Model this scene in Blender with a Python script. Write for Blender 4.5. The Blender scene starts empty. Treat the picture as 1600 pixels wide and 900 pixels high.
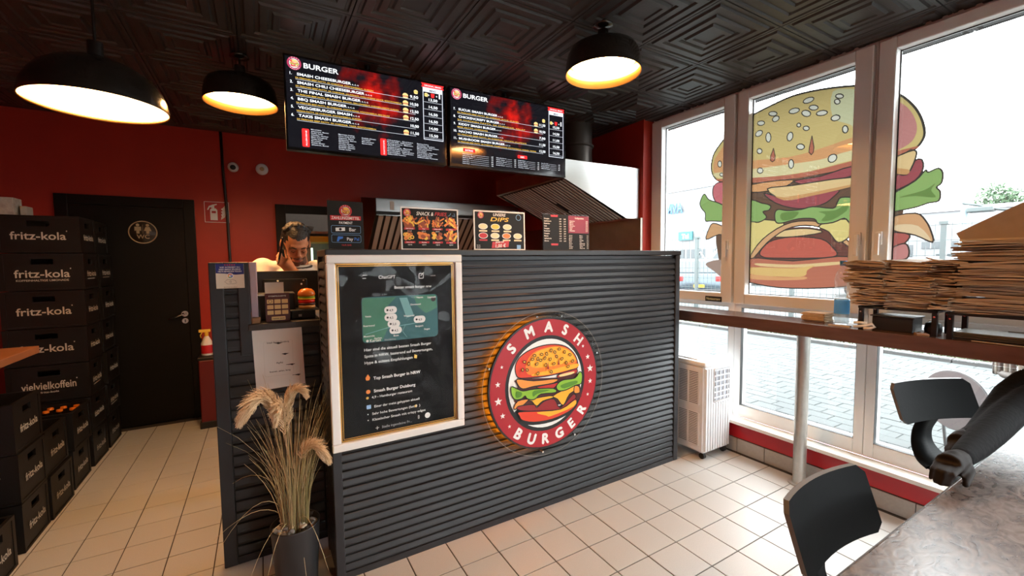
import bpy, bmesh, math, random
from mathutils import Vector, Matrix
from mathutils.geometry import tessellate_polygon
random.seed(7)
PI = math.pi
S = bpy.context.scene
COL = S.collection
H = 1.43
# ---------------------------------------------------------------- camera
cd = bpy.data.cameras.new('camera'); cam = bpy.data.objects.new('camera', cd); COL.objects.link(cam)
RT = Vector((0.862608, -0.505766, -0.010452)); UP = Vector((0.040984, 0.049276, 0.997944)); FW = Vector((0.504211, 0.861262, -0.063234))
cam.matrix_world = Matrix(((RT.x, UP.x, -FW.x, 0), (RT.y, UP.y, -FW.y, 0), (RT.z, UP.z, -FW.z, H), (0, 0, 0, 1)))
cd.sensor_width = 36; cd.lens = 15.037; cd.clip_start = 0.02; cd.clip_end = 300
S.camera = cam
FPX = 668.33
def project(p):
    q = Vector(p) - Vector((0, 0, H)); d = q.dot(FW)
    if d < 0.05: return None
    return 800 + FPX * q.dot(RT) / d, 450 - FPX * q.dot(UP) / d, d
# ---------------------------------------------------------------- world, view
w = bpy.data.worlds.new('overcast_sky'); S.world = w; w.use_nodes = True
wn = w.node_tree.nodes; bg = wn['Background']
bg.inputs[0].default_value = (0.93, 0.97, 1.0, 1); bg.inputs[1].default_value = 9.0
S.view_settings.view_transform = 'Standard'; S.view_settings.look = 'None'
S.view_settings.gamma = 1; S.view_settings.use_curve_mapping = False
S.view_settings.exposure = 0.65
LAMP_POWER = 66.0
# ---------------------------------------------------------------- materials
def sR(c):
    return tuple((x / 12.92 if x <= 0.04045 else ((x + 0.055) / 1.055) ** 2.4) for x in [v / 255 for v in c])
MATS = {}
def mat(name, col, rough=0.5, metal=0.0, var=0.0, vscale=20, bump=0.0, bscale=60, emit=0, alpha=None, coat=0, spec=None, trans=0, stretch=None):
    """plain procedural material: colour noise (var), fine bump"""
    m = bpy.data.materials.new(name); m.use_nodes = True; nt = m.node_tree; b = nt.nodes['Principled BSDF']
    c = (*col, 1)
    b.inputs['Base Color'].default_value = c; b.inputs['Roughness'].default_value = rough; b.inputs['Metallic'].default_value = metal
    if coat: b.inputs['Coat Weight'].default_value = coat; b.inputs['Coat Roughness'].default_value = 0.1
    if spec is not None: b.inputs['Specular IOR Level'].default_value = spec
    if trans: b.inputs['Transmission Weight'].default_value = trans
    if emit: b.inputs['Emission Color'].default_value = c; b.inputs['Emission Strength'].default_value = emit
    if var or bump:
        tc = nt.nodes.new('ShaderNodeTexCoord'); vec = tc.outputs['Object']
        if stretch:
            mp = nt.nodes.new('ShaderNodeMapping'); mp.inputs['Scale'].default_value = stretch
            nt.links.new(vec, mp.inputs['Vector']); vec = mp.outputs[0]
    if var:
        n = nt.nodes.new('ShaderNodeTexNoise'); n.inputs['Scale'].default_value = vscale; n.inputs['Detail'].default_value = 5
        r = nt.nodes.new('ShaderNodeMix'); r.data_type = 'RGBA'
        r.inputs[6].default_value = (*[x * (1 - var) for x in col], 1); r.inputs[7].default_value = (*[min(1, x * (1 + var)) for x in col], 1)
        nt.links.new(vec, n.inputs['Vector']); nt.links.new(n.outputs[0], r.inputs[0]); nt.links.new(r.outputs[2], b.inputs['Base Color'])
    if bump:
        n2 = nt.nodes.new('ShaderNodeTexNoise'); n2.inputs['Scale'].default_value = bscale; n2.inputs['Detail'].default_value = 3
        bp = nt.nodes.new('ShaderNodeBump'); bp.inputs['Strength'].default_value = bump; bp.inputs['Distance'].default_value = 0.01
        nt.links.new(vec, n2.inputs['Vector']); nt.links.new(n2.outputs[0], bp.inputs['Height']); nt.links.new(bp.outputs[0], b.inputs['Normal'])
    MATS[name] = m
    return m
def glow(name, col, strength):
    m = bpy.data.materials.new(name); m.use_nodes = True; nt = m.node_tree; nt.nodes.clear()
    e = nt.nodes.new('ShaderNodeEmission'); e.inputs[0].default_value = (*col, 1); e.inputs[1].default_value = strength
    o = nt.nodes.new('ShaderNodeOutputMaterial'); nt.links.new(e.outputs[0], o.inputs[0]); return m
def pane_mat(name, tint=(1, 1, 1), gloss_rough=0.0, ior=1.45, bump=0, bscale=8, stretch=(1, 1, 1), gcol=(1, 1, 1)):
    """thin clear sheet: straight transmission plus Fresnel reflection"""
    m = bpy.data.materials.new(name); m.use_nodes = True; nt = m.node_tree; nt.nodes.clear()
    t = nt.nodes.new('ShaderNodeBsdfTransparent'); t.inputs[0].default_value = (*tint, 1)
    g = nt.nodes.new('ShaderNodeBsdfGlossy'); g.inputs['Roughness'].default_value = gloss_rough; g.inputs[0].default_value = (*gcol, 1)
    f = nt.nodes.new('ShaderNodeFresnel')
    ge = nt.nodes.new('ShaderNodeNewGeometry'); mr = nt.nodes.new('ShaderNodeMapRange'); mr.inputs['To Min'].default_value = ior; mr.inputs['To Max'].default_value = 1 / ior   # same reflectance on both faces of the sheet
    nt.links.new(ge.outputs['Backfacing'], mr.inputs['Value']); nt.links.new(mr.outputs[0], f.inputs[0])
    x = nt.nodes.new('ShaderNodeMixShader'); o = nt.nodes.new('ShaderNodeOutputMaterial')
    nt.links.new(f.outputs[0], x.inputs[0]); nt.links.new(t.outputs[0], x.inputs[1]); nt.links.new(g.outputs[0], x.inputs[2]); nt.links.new(x.outputs[0], o.inputs[0])
    if bump:
        tc = nt.nodes.new('ShaderNodeTexCoord'); mp = nt.nodes.new('ShaderNodeMapping'); mp.inputs['Scale'].default_value = stretch
        n = nt.nodes.new('ShaderNodeTexNoise'); n.inputs['Scale'].default_value = bscale; n.inputs['Detail'].default_value = 1.5; n.inputs['Distortion'].default_value = 1.2
        bp = nt.nodes.new('ShaderNodeBump'); bp.inputs['Strength'].default_value = bump; bp.inputs['Distance'].default_value = 0.05
        nt.links.new(tc.outputs['Object'], mp.inputs[0]); nt.links.new(mp.outputs[0], n.inputs['Vector']); nt.links.new(n.outputs[0], bp.inputs['Height'])
        nt.links.new(bp.outputs[0], g.inputs['Normal']); nt.links.new(bp.outputs[0], f.inputs['Normal'])
    return m
# ---------------------------------------------------------------- mesh builder
class MB:
    def __init__(s): s.v = []; s.f = []; s.mi = []; s.m = 0; s.sm = []; s.smooth = False
    def _add(s, vs, fs):
        b = len(s.v); s.v += [tuple(p) for p in vs]
        for f in fs: s.f.append([b + i for i in f]); s.mi.append(s.m); s.sm.append(s.smooth)
        return s
    def box(s, x0, x1, y0, y1, z0, z1, rot=None, bev=0):
        if bev > 0:
            bm = bmesh.new(); bmesh.ops.create_cube(bm, size=1)
            for v in bm.verts: v.co = Vector((v.co.x * (x1 - x0), v.co.y * (y1 - y0), v.co.z * (z1 - z0)))
            bmesh.ops.bevel(bm, geom=bm.edges[:], offset=bev, segments=2, affect='EDGES', profile=0.5)
            c = Vector(((x0 + x1) / 2, (y0 + y1) / 2, (z0 + z1) / 2))
            vs = [v.co.copy() for v in bm.verts]; fs = [[v.index for v in f.verts] for f in bm.faces]; bm.free()
            if rot: vs = [rot @ v for v in vs]
            return s._add([v + c for v in vs], fs)
        vs = [(x, y, z) for z in (z0, z1) for y in (y0, y1) for x in (x0, x1)]
        if rot:
            c = Vector(((x0 + x1) / 2, (y0 + y1) / 2, (z0 + z1) / 2)); vs = [rot @ (Vector(v) - c) + c for v in vs]
        return s._add(vs, [(0, 2, 3, 1), (4, 5, 7, 6), (0, 1, 5, 4), (2, 6, 7, 3), (0, 4, 6, 2), (1, 3, 7, 5)])
    def cyl(s, a, b, r, r2=None, n=16, cap=True):
        a = Vector(a); b = Vector(b); r2 = r if r2 is None else r2; d = (b - a).normalized()
        u = d.orthogonal().normalized(); w_ = d.cross(u); vs = []
        for p, q in ((a, r), (b, r2)):
            for i in range(n):
                t = 2 * PI * i / n; vs.append(p + u * math.cos(t) * q + w_ * math.sin(t) * q)
        fs = [(i, (i + 1) % n, n + (i + 1) % n, n + i) for i in range(n)]
        k = s.smooth; s.smooth = True; s._add(vs, fs); s.smooth = k
        if cap: s._add(vs, [tuple(range(n - 1, -1, -1)), tuple(range(n, 2 * n))])
        return s
    def lathe(s, prof, c=(0, 0, 0), n=24, axis='z'):
        vs = []; m_ = len(prof)
        for i in range(n):
            t = 2 * PI * i / n
            for r, z in prof:
                p = (r * math.cos(t), r * math.sin(t), z) if axis == 'z' else (r * math.cos(t), z, r * math.sin(t))
                vs.append((p[0] + c[0], p[1] + c[1], p[2] + c[2]))
        fs = []
        for i in range(n):
            j = (i + 1) % n
            for k in range(m_ - 1): fs.append((i * m_ + k, j * m_ + k, j * m_ + k + 1, i * m_ + k + 1))
        k = s.smooth; s.smooth = True; s._add(vs, fs); s.smooth = k
        return s
    def tube(s, pts, r, n=6, cap=True):
        pts = [Vector(p) for p in pts]; rs = r if isinstance(r, (list, tuple)) else [r] * len(pts); vs = []; u = None
        for i, p in enumerate(pts):
            d = (pts[min(i + 1, len(pts) - 1)] - pts[max(i - 1, 0)])
            d = d.normalized() if d.length > 1e-9 else Vector((0, 0, 1))
            u = d.orthogonal().normalized() if u is None else (u - d * u.dot(d)).normalized()
            w_ = d.cross(u)
            for k in range(n):
                t = 2 * PI * k / n; vs.append(p + u * math.cos(t) * rs[i] + w_ * math.sin(t) * rs[i])
        fs = [(i * n + k, i * n + (k + 1) % n, (i + 1) * n + (k + 1) % n, (i + 1) * n + k) for i in range(len(pts) - 1) for k in range(n)]
        if cap: fs += [tuple(range(n - 1, -1, -1)), tuple(range((len(pts) - 1) * n, len(pts) * n))]
        k = s.smooth; s.smooth = True; s._add(vs, fs); s.smooth = k
        return s
    def ell(s, c, r, rot=None, nu=14, nv=9):
        vs = []; fs = []
        for j in range(nv + 1):
            p = PI * j / nv
            for i in range(nu):
                t = 2 * PI * i / nu
                q = Vector((r[0] * math.sin(p) * math.cos(t), r[1] * math.sin(p) * math.sin(t), r[2] * math.cos(p)))
                if rot: q = rot @ q
                vs.append(q + Vector(c))
        for j in range(nv):
            for i in range(nu): fs.append((j * nu + i, (j + 1) * nu + i, (j + 1) * nu + (i + 1) % nu, j * nu + (i + 1) % nu))
        k = s.smooth; s.smooth = True; s._add(vs, fs); s.smooth = k
        return s
    def poly(s, pts, fr=None):
        """flat polygon (2-D points, mapped by fr) tessellated"""
        tr = tessellate_polygon([[Vector((p[0], p[1], 0)) for p in pts]])
        P = [fr(*p) if fr else (p[0], p[1], 0) for p in pts]
        return s._add(P, [tuple(t) for t in tr])
    def prism(s, pts, fr, d):
        """solid from an outline; fr(u, v, w) -> 3-D, w from 0 to d"""
        tr = tessellate_polygon([[Vector((p[0], p[1], 0)) for p in pts]]); n = len(pts)
        P = [fr(p[0], p[1], 0) for p in pts] + [fr(p[0], p[1], d) for p in pts]
        fs = [tuple(t) for t in tr] + [tuple(n + i for i in reversed(t)) for t in tr] + [(i, (i + 1) % n, n + (i + 1) % n, n + i) for i in range(n)]
        return s._add(P, fs)
    def stroke(s, pts, wd, fr, closed=True):
        n = len(pts); vs = []
        for i in range(n):
            a = pts[(i - 1) % n] if closed or i > 0 else pts[i]; b = pts[(i + 1) % n] if closed or i < n - 1 else pts[i]
            dx, dy = b[0] - a[0], b[1] - a[1]; l = math.hypot(dx, dy) or 1
            nx, ny = -dy / l * wd / 2, dx / l * wd / 2
            vs += [fr(pts[i][0] + nx, pts[i][1] + ny), fr(pts[i][0] - nx, pts[i][1] - ny)]
        m_ = n if closed else n - 1
        return s._add(vs, [(2 * i, 2 * i + 1, 2 * ((i + 1) % n) + 1, 2 * ((i + 1) % n)) for i in range(m_)])
    def disc(s, r, fr, r0=0, n=48, cx=0, cy=0, a0=0, a1=2 * PI):
        full = abs(a1 - a0 - 2 * PI) < 1e-6; k = n if full else n + 1
        if r0 == 0: return s._add([fr(cx + r * math.cos(a0 + (a1 - a0) * i / n), cy + r * math.sin(a0 + (a1 - a0) * i / n)) for i in range(n)], [tuple(range(n))])
        vs = []
        for i in range(k):
            t = a0 + (a1 - a0) * i / n
            vs += [fr(cx + r * math.cos(t), cy + r * math.sin(t)), fr(cx + r0 * math.cos(t), cy + r0 * math.sin(t))]
        return s._add(vs, [(2 * i, 2 * i + 1, 2 * ((i + 1) % k) + 1, 2 * ((i + 1) % k)) for i in range(n)])
    def text(s, t, size, fr, x=0, y=0, al='L', bold=0.0, rot=0, sx=1.0, italic=0, width=None):
        V, F, wd = text_geo(t, bold)
        if width: sx = width / max(wd * size, 1e-6)
        off = {'L': 0, 'C': -wd / 2, 'R': -wd}[al]; c, q = math.cos(rot), math.sin(rot); P = []
        for u, v in V:
            u2 = (u + off + v * italic) * size * sx; v2 = v * size
            P.append(fr(x + u2 * c - v2 * q, y + u2 * q + v2 * c))
        return s._add(P, F)
    def build(s, name, mats, parent=None, **props):
        me = bpy.data.meshes.new(name); me.from_pydata(s.v, [], s.f)
        for m in (mats if isinstance(mats, (list, tuple)) else [mats]): me.materials.append(m)
        me.polygons.foreach_set('material_index', s.mi); me.polygons.foreach_set('use_smooth', s.sm); me.update()
        o = bpy.data.objects.new(name, me); COL.objects.link(o)
        if parent: o.parent = parent; o.matrix_parent_inverse = PW(parent).inverted()
        for k, v in props.items(): o[k] = v
        return o
def PW(o):
    m = Matrix.LocRotScale(o.location, o.rotation_euler, o.scale)
    return PW(o.parent) @ o.matrix_parent_inverse @ m if o.parent else m
TXT = {}
def text_geo(t, bold):
    k = (t, bold)
    if k not in TXT:
        cu = bpy.data.curves.new('t', 'FONT'); cu.body = t; cu.offset = bold; cu.resolution_u = 3; cu.size = 1
        ob = bpy.data.objects.new('t', cu); me = ob.to_mesh()
        V = [(v.co.x, v.co.y) for v in me.vertices]; F = [tuple(p.vertices) for p in me.polygons]
        ob.to_mesh_clear(); bpy.data.objects.remove(ob); bpy.data.curves.remove(cu)
        x0 = min([v[0] for v in V] or [0]); V = [(a - x0, b) for a, b in V]
        TXT[k] = (V, F, max([v[0] for v in V] or [0]))
    return TXT[k]
def tag(o, label=None, cat=None, group=None, kind=None):
    for k, v in (('label', label), ('category', cat), ('group', group), ('kind', kind)):
        if v: o[k] = v
    return o
def thing(name, loc, label, cat, group=None, rz=0):
    o = bpy.data.objects.new(name, None); COL.objects.link(o); o.location = loc; o.rotation_euler = (0, 0, rz); o.empty_display_size = 0.1
    return tag(o, label, cat, group)
def copy_tree(o, parent=None):
    c = o.copy(); COL.objects.link(c)
    if parent: c.parent = parent
    for ch in list(o.children): copy_tree(ch, c)
    return c
def spline(pts, n=4, closed=True):
    out = []; m_ = len(pts)
    for i in range(m_ if closed else m_ - 1):
        g = (lambda k: pts[k % m_]) if closed else (lambda k: pts[max(0, min(m_ - 1, k))])
        p0, p1, p2, p3 = g(i - 1), g(i), g(i + 1), g(i + 2)
        for j in range(n):
            t = j / n
            out.append(tuple(0.5 * (2 * p1[d] + (p2[d] - p0[d]) * t + (2 * p0[d] - 5 * p1[d] + 4 * p2[d] - p3[d]) * t * t + (3 * p1[d] - p0[d] - 3 * p2[d] + p3[d]) * t ** 3) for d in range(len(p1))))
    if not closed: out.append(tuple(pts[-1]))
    return out
def ordinal(n): return ['first', 'second', 'third', 'fourth', 'fifth', 'sixth', 'seventh', 'eighth', 'ninth', 'tenth', 'eleventh', 'twelfth', 'thirteenth', 'fourteenth', 'fifteenth', 'sixteenth', 'seventeenth', 'eighteenth', 'nineteenth', 'twentieth'][n]
LOGO=[('red2',[(-0.557,0.257),(-0.544,0.372),(-0.464,0.467),(-0.303,0.541),(-0.082,0.582),(0.148,0.577),(0.352,0.522),(0.508,0.404),(0.579,0.281),(0.59,0.167),(0.525,0.131),(0.246,0.115),(-0.022,0.107),(-0.339,0.128),(-0.508,0.158)],1),('org',[(-0.369,0.216),(-0.369,0.363),(-0.243,0.495),(-0.016,0.544),(0.216,0.544),(0.421,0.464),(0.533,0.344),(0.555,0.243),(0.314,0.161),(-0.019,0.153),(-0.276,0.164)],0),('yel',[(-0.306,0.342),(-0.227,0.478),(-0.016,0.533),(0.216,0.53),(0.413,0.451),(0.519,0.342),(0.525,0.276),(0.249,0.254),(-0.019,0.249),(-0.243,0.273)],0),('yel',[(-0.276,0.15),(-0.213,0.18),(0.079,0.194),(0.56,0.227),(0.577,0.164),(0.246,0.134),(-0.019,0.126)],0),('red',[(0.213,0.101),(0.525,0.142),(0.582,0.115),(0.56,0.074),(0.454,0.044),(0.213,0.044)],1),('mar',[(-0.53,0.139),(0.197,0.057),(0.579,0.068),(0.634,-0.128),(0.56,-0.374),(-0.497,-0.268),(-0.525,0.027)],0),('och',[(-0.525,0.142),(-0.246,0.074),(0.178,0.041),(0.112,-0.016),(-0.246,-0.011),(-0.434,-0.019),(-0.519,0.055)],1),('red',[(-0.199,-0.025),(0.112,-0.022),(0.205,-0.019),(0.109,-0.101),(-0.087,-0.074)],1),('cream',[(0.24,0.096),(0.473,0.109),(0.525,0.096),(0.454,0.071),(0.246,0.063)],0),('och',[(-0.596,-0.29),(-0.527,-0.183),(-0.342,-0.189),(-0.462,-0.273)],1),('yel',[(-0.342,-0.194),(0.044,-0.199),(0.109,-0.24),(-0.087,-0.26),(-0.202,-0.317),(-0.281,-0.232)],1),('red3',[(-0.527,-0.262),(-0.249,-0.281),(-0.197,-0.339),(-0.071,-0.268),(0.126,-0.265),(0.243,-0.426),(0.489,-0.249),(0.533,-0.342),(0.243,-0.451),(-0.186,-0.399),(-0.497,-0.325)],1),('yel',[(0.104,-0.21),(0.383,-0.131),(0.525,-0.109),(0.604,-0.18),(0.418,-0.235),(0.295,-0.393),(0.183,-0.276)],1),('och',[(0.519,-0.123),(0.607,-0.148),(0.617,-0.246),(0.511,-0.235)],1),('grn',[(-0.637,0.046),(-0.541,0.005),(-0.434,-0.046),(-0.246,-0.049),(0.109,-0.096),(0.145,-0.167),(-0.12,-0.145),(-0.216,-0.197),(-0.287,-0.205),(-0.374,-0.169),(-0.404,-0.126),(-0.467,-0.158),(-0.571,-0.153),(-0.631,-0.074)],1),('grn',[(0.161,-0.082),(0.213,-0.019),(0.314,0.008),(0.525,0.003),(0.615,0.09),(0.669,0.041),(0.65,-0.101),(0.525,-0.115),(0.35,-0.158),(0.21,-0.15)],1),('grn2',[(-0.555,-0.033),(-0.459,-0.068),(-0.481,-0.126),(-0.563,-0.123)],0),('grn2',[(-0.249,-0.071),(0.044,-0.109),(-0.183,-0.128),(-0.265,-0.161)],0),('grn2',[(0.246,-0.066),(0.525,-0.038),(0.56,-0.087),(0.314,-0.128)],0),('red2',[(-0.514,-0.344),(-0.186,-0.391),(0.243,-0.443),(0.525,-0.333),(0.533,-0.434),(0.383,-0.514),(0.074,-0.568),(-0.251,-0.549),(-0.454,-0.481),(-0.505,-0.413)],1),('yel',[(-0.025,-0.492),(-0.202,-0.41),(0.243,-0.448),(0.516,-0.352),(0.495,-0.445),(0.057,-0.514)],0)]
LSEED=[(-0.238,0.454),(-0.18,0.399),(-0.109,0.456),(-0.197,0.322),(-0.019,0.454),(-0.273,0.404),(-0.339,0.344),(-0.131,0.372),(0.046,0.363),(0.164,0.391),(0.265,0.344),(0.317,0.443),(0.216,0.5),(0.063,0.497),(0.421,0.388),(0.473,0.281),(0.35,0.27),(0.112,0.287),(-0.036,0.287),(-0.369,0.257),(-0.18,0.178),(0.063,0.169),(0.385,0.208),(-0.445,0.268),(-0.415,0.383),(-0.052,0.391),(0.131,0.464)]
DECAL=[('bun',[(2.162,2.139),(2.159,2.194),(2.136,2.262),(2.05,2.351),(1.9,2.441),(1.833,2.463),(1.718,2.487),(1.571,2.507),(1.402,2.492),(1.227,2.453),(1.109,2.404),(1.017,2.337),(0.954,2.259),(0.916,2.18),(0.898,2.1),(0.905,2.056),(0.933,2.017),(0.992,1.991),(1.055,1.981),(1.233,1.969),(1.451,1.961),(1.646,1.958),(1.835,1.98),(1.977,1.999),(2.094,2.033),(2.144,2.081)],1),('bunpale',[(1.338,2.457),(1.227,2.433),(1.122,2.387),(1.054,2.298),(1.048,2.138),(1.154,2.149),(1.242,2.231),(1.333,2.299)],0),('pink',[(1.117,2.254),(1.061,2.313),(1.003,2.282),(0.959,2.223),(0.932,2.146),(0.936,2.086),(0.964,2.047),(1.031,2.02),(1.109,2.008)],0),('bunor',[(1.892,2.141),(1.595,2.11),(1.391,2.124),(1.232,2.149),(1.1,2.152),(1.097,2.054),(1.229,2.07),(1.388,2.052),(1.594,2.056),(1.891,2.08)],0),('bunor',[(2.141,2.18),(2.111,2.239),(2.048,2.301),(2.017,2.262),(2.014,2.112),(2.132,2.101)],0),('cream',[(2.132,2.101),(1.891,2.08),(1.594,2.062),(1.388,2.054),(1.229,2.074),(1.097,2.054),(1.095,2.005),(1.227,2.016),(1.452,1.992),(1.685,1.999),(1.868,2.018),(2.095,2.057)],0),('redor',[(2.114,2.051),(1.868,2.018),(1.647,1.995),(1.452,1.99),(1.227,2.01),(1.095,2.013),(0.934,2.029),(0.933,2.017),(1.094,1.98),(1.233,1.969),(1.646,1.958),(1.835,1.98),(1.977,1.999),(2.094,2.033)],0),('dark',[(2.041,1.998),(1.835,1.976),(1.451,1.959),(1.225,1.964),(1.015,1.988),(0.939,2.011),(0.96,1.774),(1.004,1.62),(1.222,1.638),(1.828,1.687),(2.037,1.791)],0),('pink2',[(2.146,1.947),(2.137,2.002),(2.094,2.024),(2.028,2.007),(1.987,1.936),(2.02,1.858),(2.09,1.854),(2.13,1.894)],1),('bunor',[(1.835,1.966),(1.555,1.954),(1.641,1.906),(1.834,1.91)],1),('purp',[(1.545,1.945),(1.385,1.949),(1.226,1.978),(1.202,1.926),(1.224,1.92),(1.352,1.903),(1.475,1.908)],1),('purp',[(1.745,1.892),(1.661,1.811),(1.513,1.756),(1.379,1.767),(1.317,1.805),(1.288,1.854),(1.449,1.878),(1.606,1.843)],1),('slab',[(1.722,1.918),(1.553,1.916),(1.224,1.913),(1.207,1.859),(1.447,1.837),(1.609,1.828)],1),('slab2',[(1.712,1.901),(1.609,1.844),(1.222,1.87),(1.222,1.856),(1.447,1.83),(1.609,1.824)],0),('purp',[(1.063,1.853),(1.013,1.885),(0.919,1.961),(0.896,1.91),(0.927,1.847),(1.013,1.802),(1.061,1.796)],1),('slab',[(1.068,1.975),(1.02,1.989),(0.939,2.011),(0.929,1.97),(0.964,1.884),(1.017,1.901),(1.065,1.894)],1),('slab2',[(1.053,1.935),(0.959,1.911),(0.964,1.884),(1.016,1.898),(1.059,1.904)],0),('dark',[(2.11,1.62),(2.034,1.648),(1.945,1.611),(1.937,1.265),(2.039,1.273),(2.081,1.418)],0),('cheesor',[(2.196,1.586),(2.173,1.669),(2.136,1.711),(2.048,1.678),(1.969,1.633),(1.968,1.601),(2.085,1.619)],1),('cheesor',[(1.024,1.654),(0.92,1.668),(0.878,1.626),(0.852,1.563),(0.845,1.506),(0.916,1.548),(1.015,1.581)],1),('cheesor2',[(0.991,1.611),(0.906,1.597),(0.85,1.514),(0.916,1.551),(1.009,1.584)],0),('mar',[(1.828,1.437),(1.802,1.499),(1.674,1.595),(1.545,1.635),(1.375,1.614),(1.278,1.537),(1.188,1.498),(1.185,1.412),(1.827,1.416)],0),('pat',[(1.764,1.467),(1.731,1.517),(1.673,1.555),(1.543,1.572),(1.373,1.55),(1.307,1.493),(1.283,1.445),(1.369,1.428),(1.67,1.431),(1.739,1.44)],1),('slab',[(1.684,1.583),(1.599,1.62),(1.458,1.623),(1.366,1.592),(1.543,1.572)],1),('red',[(1.053,1.559),(1.017,1.57),(0.94,1.552),(0.962,1.503),(1.014,1.472),(1.05,1.477)],1),('yell',[(1.86,1.689),(1.677,1.694),(1.6,1.653),(1.732,1.562),(1.82,1.458),(1.854,1.458)],1),('cheesor',[(1.828,1.454),(1.743,1.568),(1.6,1.657),(1.468,1.673),(1.335,1.636),(1.218,1.52),(1.232,1.5),(1.342,1.603),(1.467,1.643),(1.59,1.625),(1.712,1.541),(1.807,1.433)],1),('yell',[(1.391,1.63),(1.313,1.663),(1.193,1.653),(1.212,1.568),(1.278,1.522),(1.334,1.593)],1),('lett',[(2.259,1.878),(2.242,1.927),(2.216,1.95),(2.177,1.9),(2.091,1.863),(1.995,1.797),(1.993,1.717),(2.149,1.73),(2.204,1.735),(2.208,1.797),(2.24,1.835)],1),('lett',[(1.952,1.867),(1.832,1.856),(1.759,1.823),(1.729,1.815),(1.695,1.795),(1.708,1.767),(1.748,1.761),(1.721,1.718),(1.776,1.689),(1.828,1.697),(1.947,1.696)],1),('lett',[(1.665,1.743),(1.641,1.766),(1.585,1.752),(1.496,1.75),(1.428,1.761),(1.315,1.738),(1.293,1.767),(1.272,1.799),(1.198,1.781),(1.166,1.701),(1.192,1.618),(1.222,1.638),(1.252,1.67),(1.312,1.649),(1.392,1.648),(1.418,1.681),(1.511,1.69),(1.619,1.67),(1.658,1.683)],1),('lett2',[(1.621,1.738),(1.513,1.737),(1.547,1.693),(1.616,1.689)],0),('lett2',[(1.394,1.725),(1.299,1.724),(1.24,1.761),(1.239,1.717),(1.313,1.667),(1.376,1.665),(1.353,1.702)],0),('lett',[(1.086,1.742),(1.016,1.79),(0.927,1.844),(0.888,1.894),(0.876,1.881),(0.837,1.895),(0.818,1.866),(0.821,1.815),(0.839,1.795),(0.824,1.77),(0.828,1.723),(0.87,1.716),(0.921,1.699),(1.012,1.685),(1.084,1.676)],1),('lett2',[(0.996,1.763),(0.889,1.787),(0.845,1.818),(0.861,1.783),(0.842,1.743),(0.924,1.761)],0),('redor',[(1.853,1.427),(1.539,1.41),(1.186,1.433),(1.181,1.277),(1.363,1.235),(1.626,1.226),(1.823,1.252),(1.849,1.268)],1),('slab',[(1.785,1.395),(1.538,1.385),(1.274,1.404),(1.273,1.386),(1.537,1.364),(1.758,1.375)],0),('yelor',[(1.826,1.364),(1.537,1.36),(1.408,1.38),(1.449,1.348),(1.465,1.31),(1.59,1.301),(1.825,1.315)],0),('bunor',[(1.825,1.311),(1.59,1.297),(1.465,1.306),(1.465,1.287),(1.646,1.275),(1.824,1.28)],0),('pink',[(1.049,1.452),(0.999,1.491),(0.956,1.503),(0.939,1.466),(0.945,1.423),(0.984,1.411),(1.048,1.411)],1),('grey',[(2.197,1.384),(2.142,1.414),(2.081,1.422),(1.963,1.417),(1.96,1.265),(2.039,1.273),(2.115,1.328)],0)]
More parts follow.
